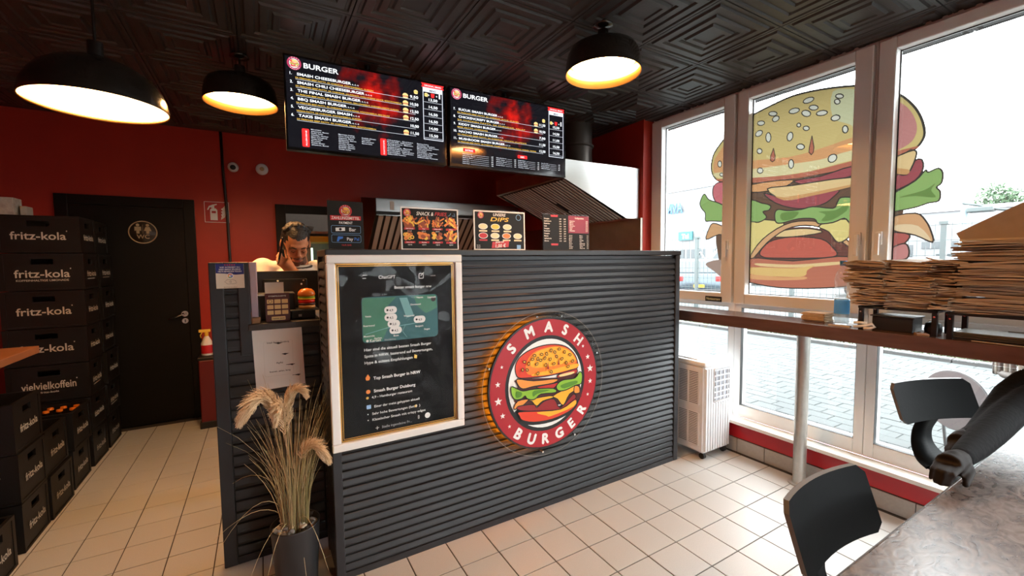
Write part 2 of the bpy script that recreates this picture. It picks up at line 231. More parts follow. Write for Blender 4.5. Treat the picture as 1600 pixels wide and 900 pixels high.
DSEED=[[(1.443,2.451),(1.446,2.44),(1.459,2.433),(1.479,2.431),(1.497,2.436),(1.506,2.446),(1.503,2.456),(1.489,2.464),(1.47,2.465),(1.452,2.46)],[(1.527,2.406),(1.53,2.396),(1.545,2.39),(1.565,2.39),(1.583,2.397),(1.592,2.407),(1.588,2.418),(1.573,2.424),(1.553,2.423),(1.536,2.416)],[(1.416,2.384),(1.421,2.376),(1.434,2.374),(1.451,2.379),(1.464,2.389),(1.47,2.4),(1.465,2.408),(1.451,2.41),(1.435,2.405),(1.422,2.395)],[(1.459,2.355),(1.465,2.347),(1.48,2.346),(1.496,2.354),(1.509,2.368),(1.513,2.381),(1.506,2.39),(1.491,2.39),(1.475,2.382),(1.462,2.369)],[(1.363,2.34),(1.367,2.331),(1.382,2.327),(1.401,2.329),(1.418,2.336),(1.426,2.347),(1.422,2.356),(1.407,2.36),(1.387,2.358),(1.371,2.35)],[(1.295,2.292),(1.296,2.281),(1.306,2.275),(1.321,2.274),(1.334,2.28),(1.342,2.291),(1.34,2.302),(1.329,2.308),(1.315,2.309),(1.302,2.302)],[(1.669,2.42),(1.674,2.413),(1.688,2.411),(1.706,2.416),(1.721,2.426),(1.726,2.437),(1.721,2.445),(1.707,2.446),(1.689,2.441),(1.674,2.431)],[(1.656,2.395),(1.655,2.383),(1.662,2.374),(1.675,2.369),(1.689,2.372),(1.698,2.382),(1.7,2.393),(1.692,2.403),(1.679,2.407),(1.665,2.404)],[(1.752,2.382),(1.756,2.374),(1.769,2.37),(1.785,2.373),(1.798,2.381),(1.805,2.392),(1.801,2.401),(1.788,2.404),(1.772,2.401),(1.758,2.393)],[(1.768,2.329),(1.766,2.317),(1.773,2.305),(1.787,2.299),(1.803,2.3),(1.814,2.308),(1.816,2.321),(1.808,2.332),(1.794,2.339),(1.779,2.337)],[(1.706,2.27),(1.709,2.251),(1.718,2.241),(1.729,2.244),(1.738,2.258),(1.742,2.279),(1.739,2.298),(1.73,2.308),(1.719,2.305),(1.71,2.29)],[(1.516,2.302),(1.518,2.295),(1.524,2.292),(1.531,2.294),(1.538,2.3),(1.54,2.309),(1.538,2.316),(1.532,2.319),(1.525,2.317),(1.518,2.31)],[(1.464,2.268),(1.467,2.26),(1.476,2.257),(1.488,2.26),(1.497,2.268),(1.501,2.278),(1.498,2.286),(1.489,2.288),(1.477,2.285),(1.468,2.277)],[(1.563,2.235),(1.571,2.221),(1.582,2.215),(1.593,2.221),(1.599,2.236),(1.599,2.254),(1.591,2.268),(1.58,2.273),(1.569,2.268),(1.563,2.253)],[(1.489,2.155),(1.493,2.146),(1.505,2.142),(1.52,2.145),(1.533,2.155),(1.538,2.167),(1.533,2.177),(1.521,2.181),(1.506,2.177),(1.494,2.167)],[(1.765,2.189),(1.768,2.179),(1.777,2.175),(1.789,2.177),(1.798,2.186),(1.802,2.197),(1.798,2.207),(1.789,2.212),(1.778,2.209),(1.769,2.2)],[(1.552,2.057),(1.555,2.04),(1.563,2.031),(1.573,2.033),(1.581,2.045),(1.585,2.064),(1.582,2.081),(1.574,2.09),(1.564,2.088),(1.556,2.076)],[(1.306,2.061),(1.303,2.046),(1.309,2.032),(1.322,2.024),(1.337,2.025),(1.348,2.035),(1.351,2.05),(1.345,2.065),(1.332,2.072),(1.317,2.071)],[(1.755,2.051),(1.759,2.04),(1.769,2.035),(1.781,2.037),(1.792,2.046),(1.796,2.059),(1.792,2.07),(1.782,2.075),(1.77,2.073),(1.76,2.064)],[(1.297,2.383),(1.299,2.375),(1.307,2.372),(1.316,2.374),(1.324,2.383),(1.327,2.393),(1.325,2.401),(1.317,2.404),(1.308,2.401),(1.3,2.393)],[(1.28,2.41),(1.283,2.403),(1.294,2.402),(1.307,2.406),(1.318,2.414),(1.322,2.424),(1.318,2.431),(1.308,2.432),(1.295,2.428),(1.284,2.419)],[(2.073,2.16),(2.076,2.146),(2.084,2.139),(2.095,2.141),(2.103,2.151),(2.107,2.166),(2.104,2.18),(2.096,2.187),(2.085,2.185),(2.077,2.174)],[(2.055,2.076),(2.058,2.069),(2.066,2.066),(2.076,2.067),(2.085,2.074),(2.088,2.082),(2.085,2.089),(2.077,2.092),(2.067,2.09),(2.058,2.084)],[(1.249,2.204),(1.252,2.192),(1.259,2.186),(1.268,2.188),(1.276,2.198),(1.279,2.212),(1.277,2.224),(1.269,2.231),(1.26,2.228),(1.253,2.218)]]
DDRIP=[[(1.687,2.191),(1.674,2.136),(1.677,2.107),(1.692,2.099),(1.706,2.113),(1.705,2.142)],[(1.447,2.215),(1.433,2.139),(1.436,2.109),(1.447,2.095),(1.462,2.115),(1.46,2.145)]]
# ================================================================ materials used in many places
M_tile = mat('beige_tile', (0.485, 0.48, 0.46), 0.38, var=0.16, vscale=260, bump=0.05, bscale=300)
M_grout = mat('dark_grout', (0.045, 0.035, 0.028), 0.85, var=0.3, vscale=40)
M_red = mat('red_wall_paint', (0.43, 0.030, 0.015), 0.42, var=0.12, vscale=6, bump=0.03, bscale=120)
M_redtrim = mat('red_gloss_paint', (0.42, 0.010, 0.016), 0.35, var=0.08, vscale=9)
M_ceil = mat('black_ceiling_panel', (0.036, 0.035, 0.035), 0.42, var=0.25, vscale=30, bump=0.05, bscale=90)
M_anth = mat('anthracite_paint', (0.024, 0.026, 0.030), 0.42, spec=.4, var=0.15, vscale=14, bump=0.04, bscale=60)
M_black = mat('black_plastic', (0.010, 0.010, 0.011), 0.45)
M_blackm = mat('black_metal', (0.012, 0.012, 0.014), 0.35, metal=0.4)
M_pvc = mat('white_window_pvc', (0.78, 0.78, 0.76), 0.32, var=0.03, vscale=5)
M_white = mat('white_plastic', (0.80, 0.80, 0.79), 0.35)
M_paper = mat('white_paper', (0.80, 0.78, 0.74), 0.7, var=0.04, vscale=12)
M_steel = mat('brushed_steel', (0.60, 0.60, 0.59), 0.28, metal=1.0, var=0.10, vscale=14, stretch=(1, 1, 30))
M_steeld = mat('greasy_steel', (0.58, 0.53, 0.46), 0.3, metal=1.0, var=0.18, vscale=9)
M_chrome = mat('chrome', (0.75, 0.75, 0.75), 0.15, metal=1.0)
M_sill = mat('stone_sill', (0.72, 0.70, 0.65), 0.25, var=0.08, vscale=14)
M_glass = pane_mat('window_glass', (0.97, 0.985, 0.98), ior=1.4)
M_wood = mat('brown_laminate', (0.105, 0.052, 0.038), 0.24, var=0.35, vscale=7, stretch=(6, 1, 6))
M_print_w = mat('white_print', (0.80, 0.78, 0.74), 0.5)
M_print_k = mat('black_print', (0.012, 0.012, 0.012), 0.5)
XYZ = lambda u, v: (u, v, 0)
# ================================================================ setting: floor
fb = MB(); fb.box(-2.0, 3.12, -1.7, 6.3, -0.06, -0.0035)
floor = fb.build('floor', M_grout, kind='structure')
TS = 0.20077; TX0 = 1.55687; TY0 = 1.98571
def tile_mesh(name, sx, sy, h, bev, m):
    bm = MB(); a, b = sx / 2, sy / 2
    lv = [(a, b, -h), (a, b, -bev), (a - bev, b - bev, 0)]; vs = []
    for x, y, z in lv: vs += [(-x, -y, z), (x, -y, z), (x, y, z), (-x, y, z)]
    fs = [(4 * k + i, 4 * k + (i + 1) % 4, 4 * k + 4 + (i + 1) % 4, 4 * k + 4 + i) for k in range(2) for i in range(4)] + [(8, 9, 10, 11)]
    bm._add(vs, fs); me = bpy.data.meshes.new(name); me.from_pydata(bm.v, [], bm.f); me.materials.append(m); return me
def pieces(name, me, spots, parent, limit, view_ok, stuff_name, m):
    """the LIMIT spots that show largest as objects, the rest joined into one"""
    def area(p):
        q = project(p)
        if q is None or not (-60 < q[0] < 1660 and -60 < q[1] < 960) or not view_ok(p): return 0
        return 1 / q[2] ** 3
    order = sorted(spots, key=lambda s_: -area(s_[0]))
    for p, jit in order[:limit]:
        o = bpy.data.objects.new(name, me); COL.objects.link(o); o.location = (p[0], p[1], p[2] + jit); o.parent = parent
    rest = MB(); V = [v.co.copy() for v in me.vertices]; F = [tuple(f.vertices) for f in me.polygons]
    for p, jit in order[limit:]: rest._add([(v.x + p[0], v.y + p[1], v.z + p[2] + jit) for v in V], F)
    if order[limit:]: rest.build(stuff_name, m, parent, kind='stuff')
tme = tile_mesh('floor_tile', TS - 0.005, TS - 0.005, 0.004, 0.0012, M_tile)
spots = []
for i in range(-18, 8):
    for j in range(-19, 15):
        x = TX0 + (i + 0.5) * TS; y = TY0 + (j + 0.5) * TS
        if -1.95 < x < 3.02 and -1.65 < y < 4.86: spots.append(((x, y, 0), random.uniform(-0.0004, 0.0004)))
hid = lambda p: not ((0.3 < p[0] < 2.55 and p[1] > 2.05) or (p[0] > -0.1 and p[1] > 2.45) or (p[0] < -1.15) or p[1] < 0.2)
pieces('floor_tile', tme, spots, floor, 300, hid, 'floor_tile_field', M_tile)
# ================================================================ ceiling
cb = MB(); cb.box(-2.0, 3.16, -1.7, 6.3, 2.664, 2.72)
ceiling = cb.build('ceiling', M_ceil, kind='structure')
cp = MB(); prof = [(0.2485, 0), (0.246, -0.010), (0.232, -0.010), (0.226, -0.002), (0.214, -0.002), (0.208, -0.013), (0.172, -0.013), (0.164, -0.004), (0.150, -0.004), (0.143, -0.015), (0.112, -0.015), (0.104, -0.005), (0.092, -0.005), (0.084, -0.017), (0.060, -0.017), (0.054, -0.010)]
vs = []
for a, z in prof: vs += [(-a, -a, z), (a, -a, z), (a, a, z), (-a, a, z)]
fs = [(4 * k + i, 4 * k + 4 + i, 4 * k + 4 + (i + 1) % 4, 4 * k + (i + 1) % 4) for k in range(len(prof) - 1) for i in range(4)] + [tuple(4 * (len(prof) - 1) + i for i in (3, 2, 1, 0))]
cp._add(vs, fs); pme = bpy.data.meshes.new('ceiling_panel'); pme.from_pydata(cp.v, [], cp.f); pme.materials.append(M_ceil)
for i in range(-9, 2):
    for j in range(-7, 7):
        x = 2.43 + (i + 0.5) * 0.498; y = 1.80 + (j + 0.5) * 0.4985
        if -1.9 < x < 3.2 and -1.7 < y < 5.0:
            o = bpy.data.objects.new('ceiling_panel', pme); COL.objects.link(o); o.location = (x, y, 2.6635); o.parent = ceiling
# ================================================================ walls
wb = MB()
wb.box(-2.0, 0.19, 4.90, 5.02, 0, 2.664); wb.box(0.70, 3.1, 4.90, 5.02, 0, 2.664); wb.box(0.19, 0.70, 4.90, 5.02, 1.975, 2.664)
wall_back = wb.build('wall_back', M_red, kind='structure')
w2 = MB(); w2.box(-2.08, -2.0, -1.7, 5.02, 0, 2.664); w2.build('wall_left', M_red, kind='structure')
w3 = MB(); w3.box(-2.08, 0.9, -1.78, -1.7, 0, 2.664); w3.box(0.9, 3.0, -1.78, -1.7, 0, 0.3); w3.box(0.9, 3.0, -1.78, -1.7, 1.5, 2.664); w3.box(3.0, 3.16, -1.78, -1.7, 0, 2.664); w3.build('wall_front', mat('pale_wall', (0.45, 0.42, 0.38), 0.6), kind='structure')
for k in range(2):  # unseen low windows added behind the camera to brighten the counter front
    fx0 = .9 + 1.05 * k; fx1 = fx0 + 1.05
    f = MB(); f.box(fx0, fx0 + .06, -1.78, -1.71, .3, 1.5); f.box(fx1 - .06, fx1, -1.78, -1.71, .3, 1.5); f.box(fx0 + .06, fx1 - .06, -1.78, -1.71, .3, .38); f.box(fx0 + .06, fx1 - .06, -1.78, -1.71, 1.42, 1.5); added_window = f.build('window_%d' % (k + 6), M_pvc, kind='structure')
    f = MB(); f.box(fx0 + .06, fx1 - .06, -1.75, -1.744, .38, 1.42); f.build('pane', M_glass, added_window)
w4 = MB(); w4.box(2.95, 3.16, 2.72, 5.02, 0, 2.664); w4.build('wall_right', M_red, kind='structure')
# low wall under the windows: red band above a row of skirting tiles
w5 = MB(); w5.box(3.0, 3.16, -1.7, 2.715, 0, 0.215); lowwall = w5.build('trim_1', M_redtrim, kind='structure')
sk = MB(); sk.box(2.994, 2.9995, -1.7, 2.715, 0, 0.105); skirt = sk.build('baseboard_right', M_grout, kind='structure')
M_skirt = mat('grey_skirting_tile', (0.36, 0.34, 0.31), 0.4, var=0.14, vscale=60)
sme = bpy.data.meshes.new('skirting_tile'); s_ = MB(); s_.box(-0.004, 0.004, -0.098, 0.098, -0.05, 0.05, bev=0.0015); sme.from_pydata(s_.v, [], s_.f); sme.materials.append(M_skirt)
for k in range(-18, 4):
    o = bpy.data.objects.new('skirting_tile', sme); COL.objects.link(o); o.location = (2.988, TY0 + (k - 0.28) * TS, 0.052); o.parent = skirt
sl = MB(); sl.box(2.955, 3.07, -1.7, 2.712, 0.215, 0.24, bev=0.004); sl.build('trim_2', M_sill, kind='structure')
# baseboard at the back
for n_, (x0, x1) in enumerate(((-2.0, -1.45), (-0.42, 0.12), (0.78, 2.9))):
    b_ = MB(); b_.box(x0, x1, 4.886, 4.90, 0, 0.07); b_.build('baseboard_back', M_skirt, kind='structure')
# ================================================================ windows
WY = [(1.92, 2.715), (1.1, 1.92), (0.26, 1.1), (-0.56, 0.26), (-1.7, -0.56)]
M_lit = None
def ring(mb, x0, x1, y0, y1, z0, z1, wy0, wy1, wz0, wz1, bev=0.004):
    mb.box(x0, x1, y0, y0 + wy0, z0, z1, bev=bev); mb.box(x0, x1, y1 - wy1, y1, z0, z1, bev=bev)
    mb.box(x0, x1, y0 + wy0, y1 - wy1, z0, z0 + wz0, bev=bev); mb.box(x0, x1, y0 + wy0, y1 - wy1, z1 - wz1, z1, bev=bev)
M_gask = mat('black_gasket', (0.01, 0.01, 0.01), 0.6)
WIN = []
for k, (a, b) in enumerate(WY):
    f = MB(); lft = a + 0.036; rgt = b - 0.052
    ring(f, 3.07, 3.15, a + 0.001, b - 0.001, 0.24, 2.66, 0.05, 0.05, 0.09, 0.05)
    f.box(3.07, 3.15, a + 0.05, b - 0.05, 1.065, 1.10)
    win = f.build('window_%d' % (k + 1), M_pvc, kind='structure')
    ga, gb = a + 0.10, b - 0.09            # upper glass edges
    if k == 0: gb = b - 0.12
    sh = MB(); ring(sh, 3.035, 3.12, a + 0.012, b - 0.012, 1.095, 2.63, ga - a - 0.012, b - 0.012 - gb, 0.075, 0.065, bev=0.006)
    sash = sh.build('sash', M_pvc, win)
    gs = MB(); ring(gs, 3.0885, 3.094, ga - 0.001, gb + 0.001, 1.169, 2.566, 0.006, 0.006, 0.006, 0.006, bev=0); gs.build('gasket', M_gask, sash)
    p = MB(); p.box(3.095, 3.101, ga - 0.01, gb + 0.01, 1.16, 2.575); up = p.build('pane', M_glass, win)
    p = MB(); p.box(3.105, 3.111, a + 0.03, b - 0.03, 0.32, 1.075); p.build('pane', M_glass, win)
    g2 = MB(); ring(g2, 3.0715, 3.104, a + 0.046, b - 0.046, 0.326, 1.068, 0.006, 0.006, 0.006, 0.006, bev=0); g2.build('gasket', M_gask, win)
    hy = (a + 0.05) if k in (0, 1) else (b - 0.05)
    h = MB(); h.box(3.022, 3.035, hy - 0.014, hy + 0.014, 1.50, 1.575, bev=0.003); h.box(3.0, 3.022, hy - 0.008, hy + 0.008, 1.545, 1.56); h.box(2.993, 3.006, hy - 0.011, hy + 0.011, 1.44, 1.565, bev=0.004)
    h.build('handle', M_white, win)
    WIN.append((win, ga - 0.008, gb + 0.008))
# small emergency exit plate on the bottom rail of the first sash
nb = MB(); nb.box(3.0325, 3.0345, 2.005, 2.145, 1.098, 1.138)
ns = nb.build('exit_plate', M_black); tag(ns, 'small black plate reading Notausgang on window bottom rail', 'sign')
nt_ = MB(); nt_.text('Notausgang', 0.028, lambda u, v: (3.0322, 2.075 - u, 1.110 + v), al='C', bold=0.02, width=0.118); nt_.build('lettering', mat('glow_lettering', (0.75, 0.78, 0.5), 0.5), ns)
# ================================================================ doors
M_door = mat('black_door_paint', (0.0045, 0.0035, 0.003), 0.5, spec=.25, var=0.2, vscale=9)
d = MB(); ring(d, -1.40, -0.50, 4.86, 4.90, 0, 2.015, 0, 0, 0, 0, bev=0) if 0 else None
d = MB(); d.box(-1.42, -1.34, 4.862, 4.8995, 0, 2.015, bev=0.003); d.box(-0.585, -0.505, 4.862, 4.8995, 0, 2.015, bev=0.003); d.box(-1.34, -0.585, 4.862, 4.8995, 1.935, 2.015, bev=0.003)
door1 = d.build('door_1', M_door, kind='structure')
l = MB(); l.box(-1.338, -0.587, 4.872, 4.8985, 0.008, 1.932); leaf = l.build('door_leaf', M_door, door1)
hd = MB(); Yd = 4.8715
hd.cyl((-0.617, Yd, 0.98), (-0.617, Yd - 0.008, 0.98), 0.026, n=20); hd.cyl((-0.617, Yd - 0.008, 0.98), (-0.617, Yd - 0.045, 0.98), 0.009, n=10)
hd.tube([(-0.617, Yd - 0.045, 0.98), (-0.64, Yd - 0.048, 0.975), (-0.73, Yd - 0.048, 0.940)], 0.009, 8); hd.build('door_handle', M_chrome, leaf)
hd = MB(); hd.cyl((-0.617, Yd, 0.915), (-0.617, Yd - 0.008, 0.915), 0.024, n=20); hd.m = 1; hd.box(-0.620, -0.614, Yd - 0.0095, Yd - 0.0075, 0.902, 0.928); hd.build('keyhole_plate', [M_chrome, M_black], leaf)
# toilet sign on the door
ws = MB(); fr = lambda u, v: (-0.876 + u, 4.8705 - 0.006, 1.713 + v)
ws.lathe([(0.098, 0), (0.1, -0.002), (0.1, -0.006), (0, -0.006)], (-0.876, 4.8715, 1.713), 40, 'y')
o = ws.build('toilet_sign', mat('brown_plate', (0.035, 0.022, 0.012), 0.5)); tag(o, 'round brown WC plate with two figures on black door', 'sign')
M_tan = mat('tan_print', (0.42, 0.31, 0.17), 0.5)
ws = MB(); fr = lambda u, v: (-0.876 + u, 4.8648, 1.713 + v)
ws.disc(0.099, fr, 0.091); ws.text('WC', 0.05, fr, 0, -0.055, 'C', 0.01)
for cx, fem in ((-0.033, 0), (0.033, 1)):
    ws.disc(0.012, fr, 0, 14, cx, 0.062)
    if fem: ws.poly([(cx - 0.013, 0.047), (cx + 0.013, 0.047), (cx + 0.026, 0.012), (cx + 0.011, 0.012), (cx + 0.009, -0.012), (cx - 0.009, -0.012), (cx - 0.011, 0.012), (cx - 0.026, 0.012)], fr)
    else: ws.poly([(cx - 0.022, 0.047), (cx + 0.022, 0.047), (cx + 0.022, 0.012), (cx + 0.011, 0.015), (cx + 0.010, -0.012), (cx - 0.010, -0.012), (cx - 0.011, 0.015), (cx - 0.022, 0.012)], fr)
ws.box(-0.8768, -0.8752, 4.8642, 4.8648, 1.70, 1.78); ws.build('print', M_tan, o)
# second doorway with black frame into the back room, glazed door standing in it
d = MB(); d.box(0.145, 0.235, 4.862, 4.8995, 0, 2.015, bev=0.003); d.box(0.655, 0.745, 4.862, 4.8995, 0, 2.015, bev=0.003); d.box(0.235, 0.655, 4.862, 4.8995, 1.93, 2.015, bev=0.003)
d.build('door_2', M_door, kind='structure')
r = MB(); r.box(0.0, 1.3, 6.2, 6.26, 0, 2.66); r.box(-0.06, 0.0, 5.02, 6.26, 0, 2.66); r.box(1.3, 1.36, 5.02, 6.26, 0, 2.66)
r.build('wall_backroom', mat('grey_backroom_wall', (0.30, 0.30, 0.29), 0.6, var=0.1), kind='structure')
# ================================================================ fire extinguisher sign, detectors, cable on the back wall
def plate(name, x0, x1, z0, z1, y, th, m, label, cat):
    b = MB(); b.box(x0, x1, y - th, y, z0, z1); o = b.build(name, m); return tag(o, label, cat)
fs_ = plate('fire_extinguisher_sign', -0.436, -0.236, 1.815, 2.015, 4.8995, 0.004, M_redtrim, 'square red fire extinguisher sign on red back wall', 'sign')
p = MB(); fr = lambda u, v: (-0.336 + u, 4.8952, 1.915 + v)
p.stroke([(-0.094, -0.094), (0.094, -0.094), (0.094, 0.094), (-0.094, 0.094)], 0.006, fr)
p.poly([(-0.052, -0.075), (0.004, -0.075), (0.004, 0.02), (-0.008, 0.035), (-0.040, 0.035), (-0.052, 0.02)], fr)
p.poly([(-0.03, 0.035), (-0.018, 0.035), (-0.018, 0.06), (0.002, 0.068), (0.002, 0.078), (-0.03, 0.07), (-0.06, 0.055), (-0.075, 0.02), (-0.066, 0.018), (-0.052, 0.045)], fr)
for q in range(4): p.poly([(0.03 + q * 0.008, -0.07 + q * 0.025), (0.062 + q * 0.004, -0.045 + q * 0.028), (0.068, -0.015 + q * 0.028), (0.05, -0.035 + q * 0.026), (0.032, -0.045 + q * 0.025)], fr)
p.m = 1; p.box(-0.040 - 0.336, -0.008 - 0.336, 4.8946, 4.8950, 1.905, 1.925); p.build('print', [M_print_w, M_redtrim], fs_)
c = MB(); c.lathe([(0, -0.05), (0.034, -0.046), (0.042, -0.03), (0.045, 0)], (-0.19, 4.8995, 2.345), 24, 'y'); o = c.build('security_camera', M_white); tag(o, 'small white dome camera with black eye beside the cable', 'camera')
c = MB(); c.lathe([(0, -0.058), (0.018, -0.055), (0.024, -0.047)], (-0.19, 4.8995, 2.337), 18, 'y'); c.build('lens', M_black, o)
c = MB(); c.lathe([(0, -0.030), (0.045, -0.029), (0.052, -0.022), (0.054, 0)], (0.047, 4.8995, 2.348), 28, 'y'); o = c.build('smoke_detector', M_white); tag(o, 'round white detector on red wall under the menu screen', 'detector')
c = MB(); c.lathe([(0, -0.038), (0.014, -0.036), (0.02, -0.030)], (0.047, 4.8995, 2.348), 18, 'y'); c.build('sensor', mat('cream_plastic', (0.6, 0.45, 0.25), 0.5), o)
c = MB(); c.tube([(-0.275, 4.89, 2.66), (-0.272, 4.89, 2.3), (-0.255, 4.885, 1.9), (-0.25, 4.89, 1.2), (-0.25, 4.89, 0.3)], 0.012, 8); o = c.build('wall_cable', mat('black_cable', (0.02, 0.012, 0.008), 0.4)); tag(o, 'dark cable running down the red back wall', 'cable')
# ================================================================ counter with ribbed cladding
ctr = thing('counter', (1.36, 2.2, 0), 'long anthracite ribbed sales counter carrying the round burger sign', 'counter')
wing = thing('counter_wing', (0.02, 2.6, 0), 'narrow ribbed anthracite wing with a post, left of the long counter', 'counter')
def slat_mesh(L, p, axis):
    """one clapboard rib: rounded nose, tapering up under the next"""
    pr = [(0.0, 0.0), (0.0135, p * 0.03), (0.0160, p * 0.12), (0.0165, p * 0.26), (0.0115, p * 0.72), (0.0095, p * 0.80), (0.0, p * 0.86), (0.0, p)]
    b = MB(); n = len(pr); b.smooth = False
    if axis == 'x': vs = [(-L / 2, -d, z) for d, z in pr] + [(L / 2, -d, z) for d, z in pr]
    else: vs = [(-d, L / 2, z) for d, z in pr] + [(-d, -L / 2, z) for d, z in pr]
    fs = [(i, n + i, n + i + 1, i + 1) for i in range(n - 1)]
    b._add(vs, fs); b.smooth = False; b._add(vs, [tuple(range(n)), tuple(range(2 * n - 1, n - 1, -1))])
    me = bpy.data.meshes.new('slat'); me.from_pydata(b.v, [], b.f); me.materials.append(M_anth)
    me.polygons.foreach_set('use_smooth', b.sm); return me
def slats(L, p, axis, x, y, z0, n, ctr):
    me = slat_mesh(L, p, axis)
    for k in range(n):
        o = bpy.data.objects.new('slat', me); COL.objects.link(o); o.location = (x, y, z0 + k * p); o.parent = ctr; o.matrix_parent_inverse = PW(ctr).inverted()
FY = 2.0
b = MB(); b.box(0.252, 2.50, FY, 2.26, 0.0, 1.455); b.build('core', M_anth, ctr)
b = MB(); b.box(-0.19, 0.251, 2.375, 2.44, 0, 1.115); b.box(-0.19, -0.062, 2.375, 2.44, 1.115, 1.425); b.build('core', M_anth, wing)
b = MB(); b.box(0.236, 2.515, FY - 0.03, 2.27, 1.458, 1.488, bev=0.004); b.build('top_board', M_anth, ctr)
b = MB(); b.box(0.236, 0.275, FY - 0.024, FY + 0.02, 0, 1.458, bev=0.004); b.box(2.472, 2.512, FY - 0.024, FY + 0.02, 0, 1.458, bev=0.004); b.box(0.275, 2.472, FY - 0.020, FY, 0, 0.03); b.box(0.236, 0.26, 2.235, 2.27, 0, 1.458); b.build('edge_trim', M_anth, ctr)
slats(2.195, 0.0392, 'x', 1.3735, FY - 0.0005, 0.03, 36, ctr)
slats(0.21, 0.0392, 'y', 0.2515, 2.13, 0.03, 36, ctr)
# wing: frame, ribs, shelf
b = MB(); b.box(-0.205, -0.150, 2.345, 2.40, 0, 1.437, bev=0.004); b.box(-0.098, -0.050, 2.345, 2.40, 1.0, 1.437, bev=0.004); b.box(-0.150, -0.098, 2.345, 2.40, 1.385, 1.437, bev=0.003); b.box(-0.150, 0.252, 2.35, 2.376, 0, 0.035); b.build('frame', M_anth, wing)
slats(0.052, 0.0555, 'x', -0.124, 2.3745, 1.02, 7, wing)
slats(0.385, 0.0555, 'x', 0.044, 2.3745, 0.03, 19, wing)
b = MB(); b.box(-0.062, 0.252, 2.335, 2.80, 1.115, 1.145, bev=0.003); b.build('shelf', mat('dark_shelf', (.035, .025, .02), .4), wing)
M_lilac = mat('lilac_white_panel', (0.55, 0.42, 0.50), 0.4)  # white panel, the purple light on it is put into the base colour
b = MB(); b.box(-0.049, -0.020, 2.40, 2.72, 1.147, 1.437, bev=0.003); b.build('end_panel', M_lilac, wing)
# ================================================================ pieces of flat art: the burger badge
CR = lambda r, g, b_: sR((r, g, b_))
PAL = dict(red=(190, 35, 30), red2=(222, 62, 30), red3=(150, 24, 30), org=(240, 130, 30), yel=(247, 178, 40), mar=(78, 18, 18), och=(240, 150, 60), cream=(250, 215, 150), grn=(140, 190, 50), grn2=(85, 140, 30),
           ring=(172, 16, 32), blk=(14, 12, 12), wht=(238, 236, 232))
ART = [mat('art_' + k, CR(*v), 0.4) for k, v in PAL.items()]; AK = {k: i for i, k in enumerate(PAL)}
ARTE = None
def badge(mb, fr, r, full=True, lift=0.0004, idx=AK):
    """round badge of radius r; fr(u, v, depth)"""
    def F(d): return lambda u, v: fr(u, v, d)
    d = lift
    mb.m = idx['blk']; mb.disc(r, F(0)); mb.m = idx['ring']; mb.disc(0.975 * r, F(d), 0.73 * r); mb.m = idx['wht']; mb.disc(0.675 * r, F(d))
    k = 2
    if full:
        mb.m = idx['blk']; out = spline([(x * r, y * r) for x, y in LOGO[-2][1]], 3); mb.poly(out, F(d * k)); mb.stroke(out, 0.10 * r, F(d * k)); k += 1
    for col, pts, ol in LOGO:
        P = [(x * r, y * r) for x, y in pts]; P = spline(P, 3) if full else P
        mb.m = idx[col]; mb.poly(P, F(d * k))
        if ol and full: mb.m = idx['blk']; mb.stroke(P, 0.016 * r, F(d * k + d * 0.5))
        k += 1
    if full:
        for n_, (x, y) in enumerate(LSEED):
            a = n_ * 1.3; P = [((x + 0.026 * math.cos(t) * math.cos(a) - 0.017 * math.sin(t) * math.sin(a)) * r, (y + 0.026 * math.cos(t) * math.sin(a) + 0.017 * math.sin(t) * math.cos(a)) * r) for t in [i * PI / 4 for i in range(8)]]
            mb.m = idx['blk']; mb.stroke(P, 0.012 * r, F(d * k + d * 0.5)); mb.m = idx['yel']; mb.poly(P, F(d * k))
        mb.m = idx['red3']
        for x, y in ((0.0, 0.22), (0.2, 0.26)): mb.poly([((x - 0.012) * r, y * r), ((x + 0.02) * r, y * r), ((x + 0.004) * r, (y + 0.11) * r)], F(d * k))
    mb.m = idx['wht']
    for t, a, top in [('S', 136, 1), ('M', 111, 1), ('A', 87.5, 1), ('S', 66, 1), ('H', 45, 1), ('B', 233, 0), ('U', 250.5, 0), ('R', 268, 0), ('G', 285.5, 0), ('E', 303, 0), ('R', 322, 0)]:
        ra = math.radians(a); h = 0.215 * r
        if top: cx, cy, ro = 0.785 * r * math.cos(ra), 0.785 * r * math.sin(ra), ra - PI / 2
        else: cx, cy, ro = 0.925 * r * math.cos(ra), 0.925 * r * math.sin(ra), ra + PI / 2
        
        for q, (ox, oy) in enumerate(((0, 0), (1, 0), (-1, 0), (0, 1), (0, -1)) if full else ((0, 0),)): mb.text(t, h, F(d * 2 + q * d * .2), cx + ox * .011 * r, cy + oy * .011 * r, 'C', 0.0, ro)
    def star(cx, cy, q): mb.poly([(cx + (q if i % 2 == 0 else q * 0.42) * math.cos(PI / 2 + i * PI / 5), cy + (q if i % 2 == 0 else q * 0.42) * math.sin(PI / 2 + i * PI / 5)) for i in range(10)], F(d * 2))
    if full:
        for a, q in ((156, .028), (173, .045), (189.5, .065), (205, .045), (219, .03), (35, .028), (21, .045), (7.5, .065), (-6.5, .045), (-21, .03)):
            star(0.853 * r * math.cos(math.radians(a)), 0.853 * r * math.sin(math.radians(a)), q * r)
LX, LZ, LR = 1.342, 0.752, 0.366
sg = thing('round_burger_sign', (LX, FY - 0.04, LZ), 'large round red burger sign with orange backlight on the ribbed counter', 'sign')
b = MB(); b.lathe([(0.0, -0.012), (LR - 0.002, -0.012), (LR, -0.010), (LR, 0.0), (0.0, 0.0)], (LX, 1.932, LZ), 72, 'y'); b.build('badge_disc', ART[AK['blk']], sg)
b = MB(); badge(b, lambda u, v, d_: (LX + u, 1.9197 - d_, LZ + v), LR); b.build('badge_print', ART, sg)
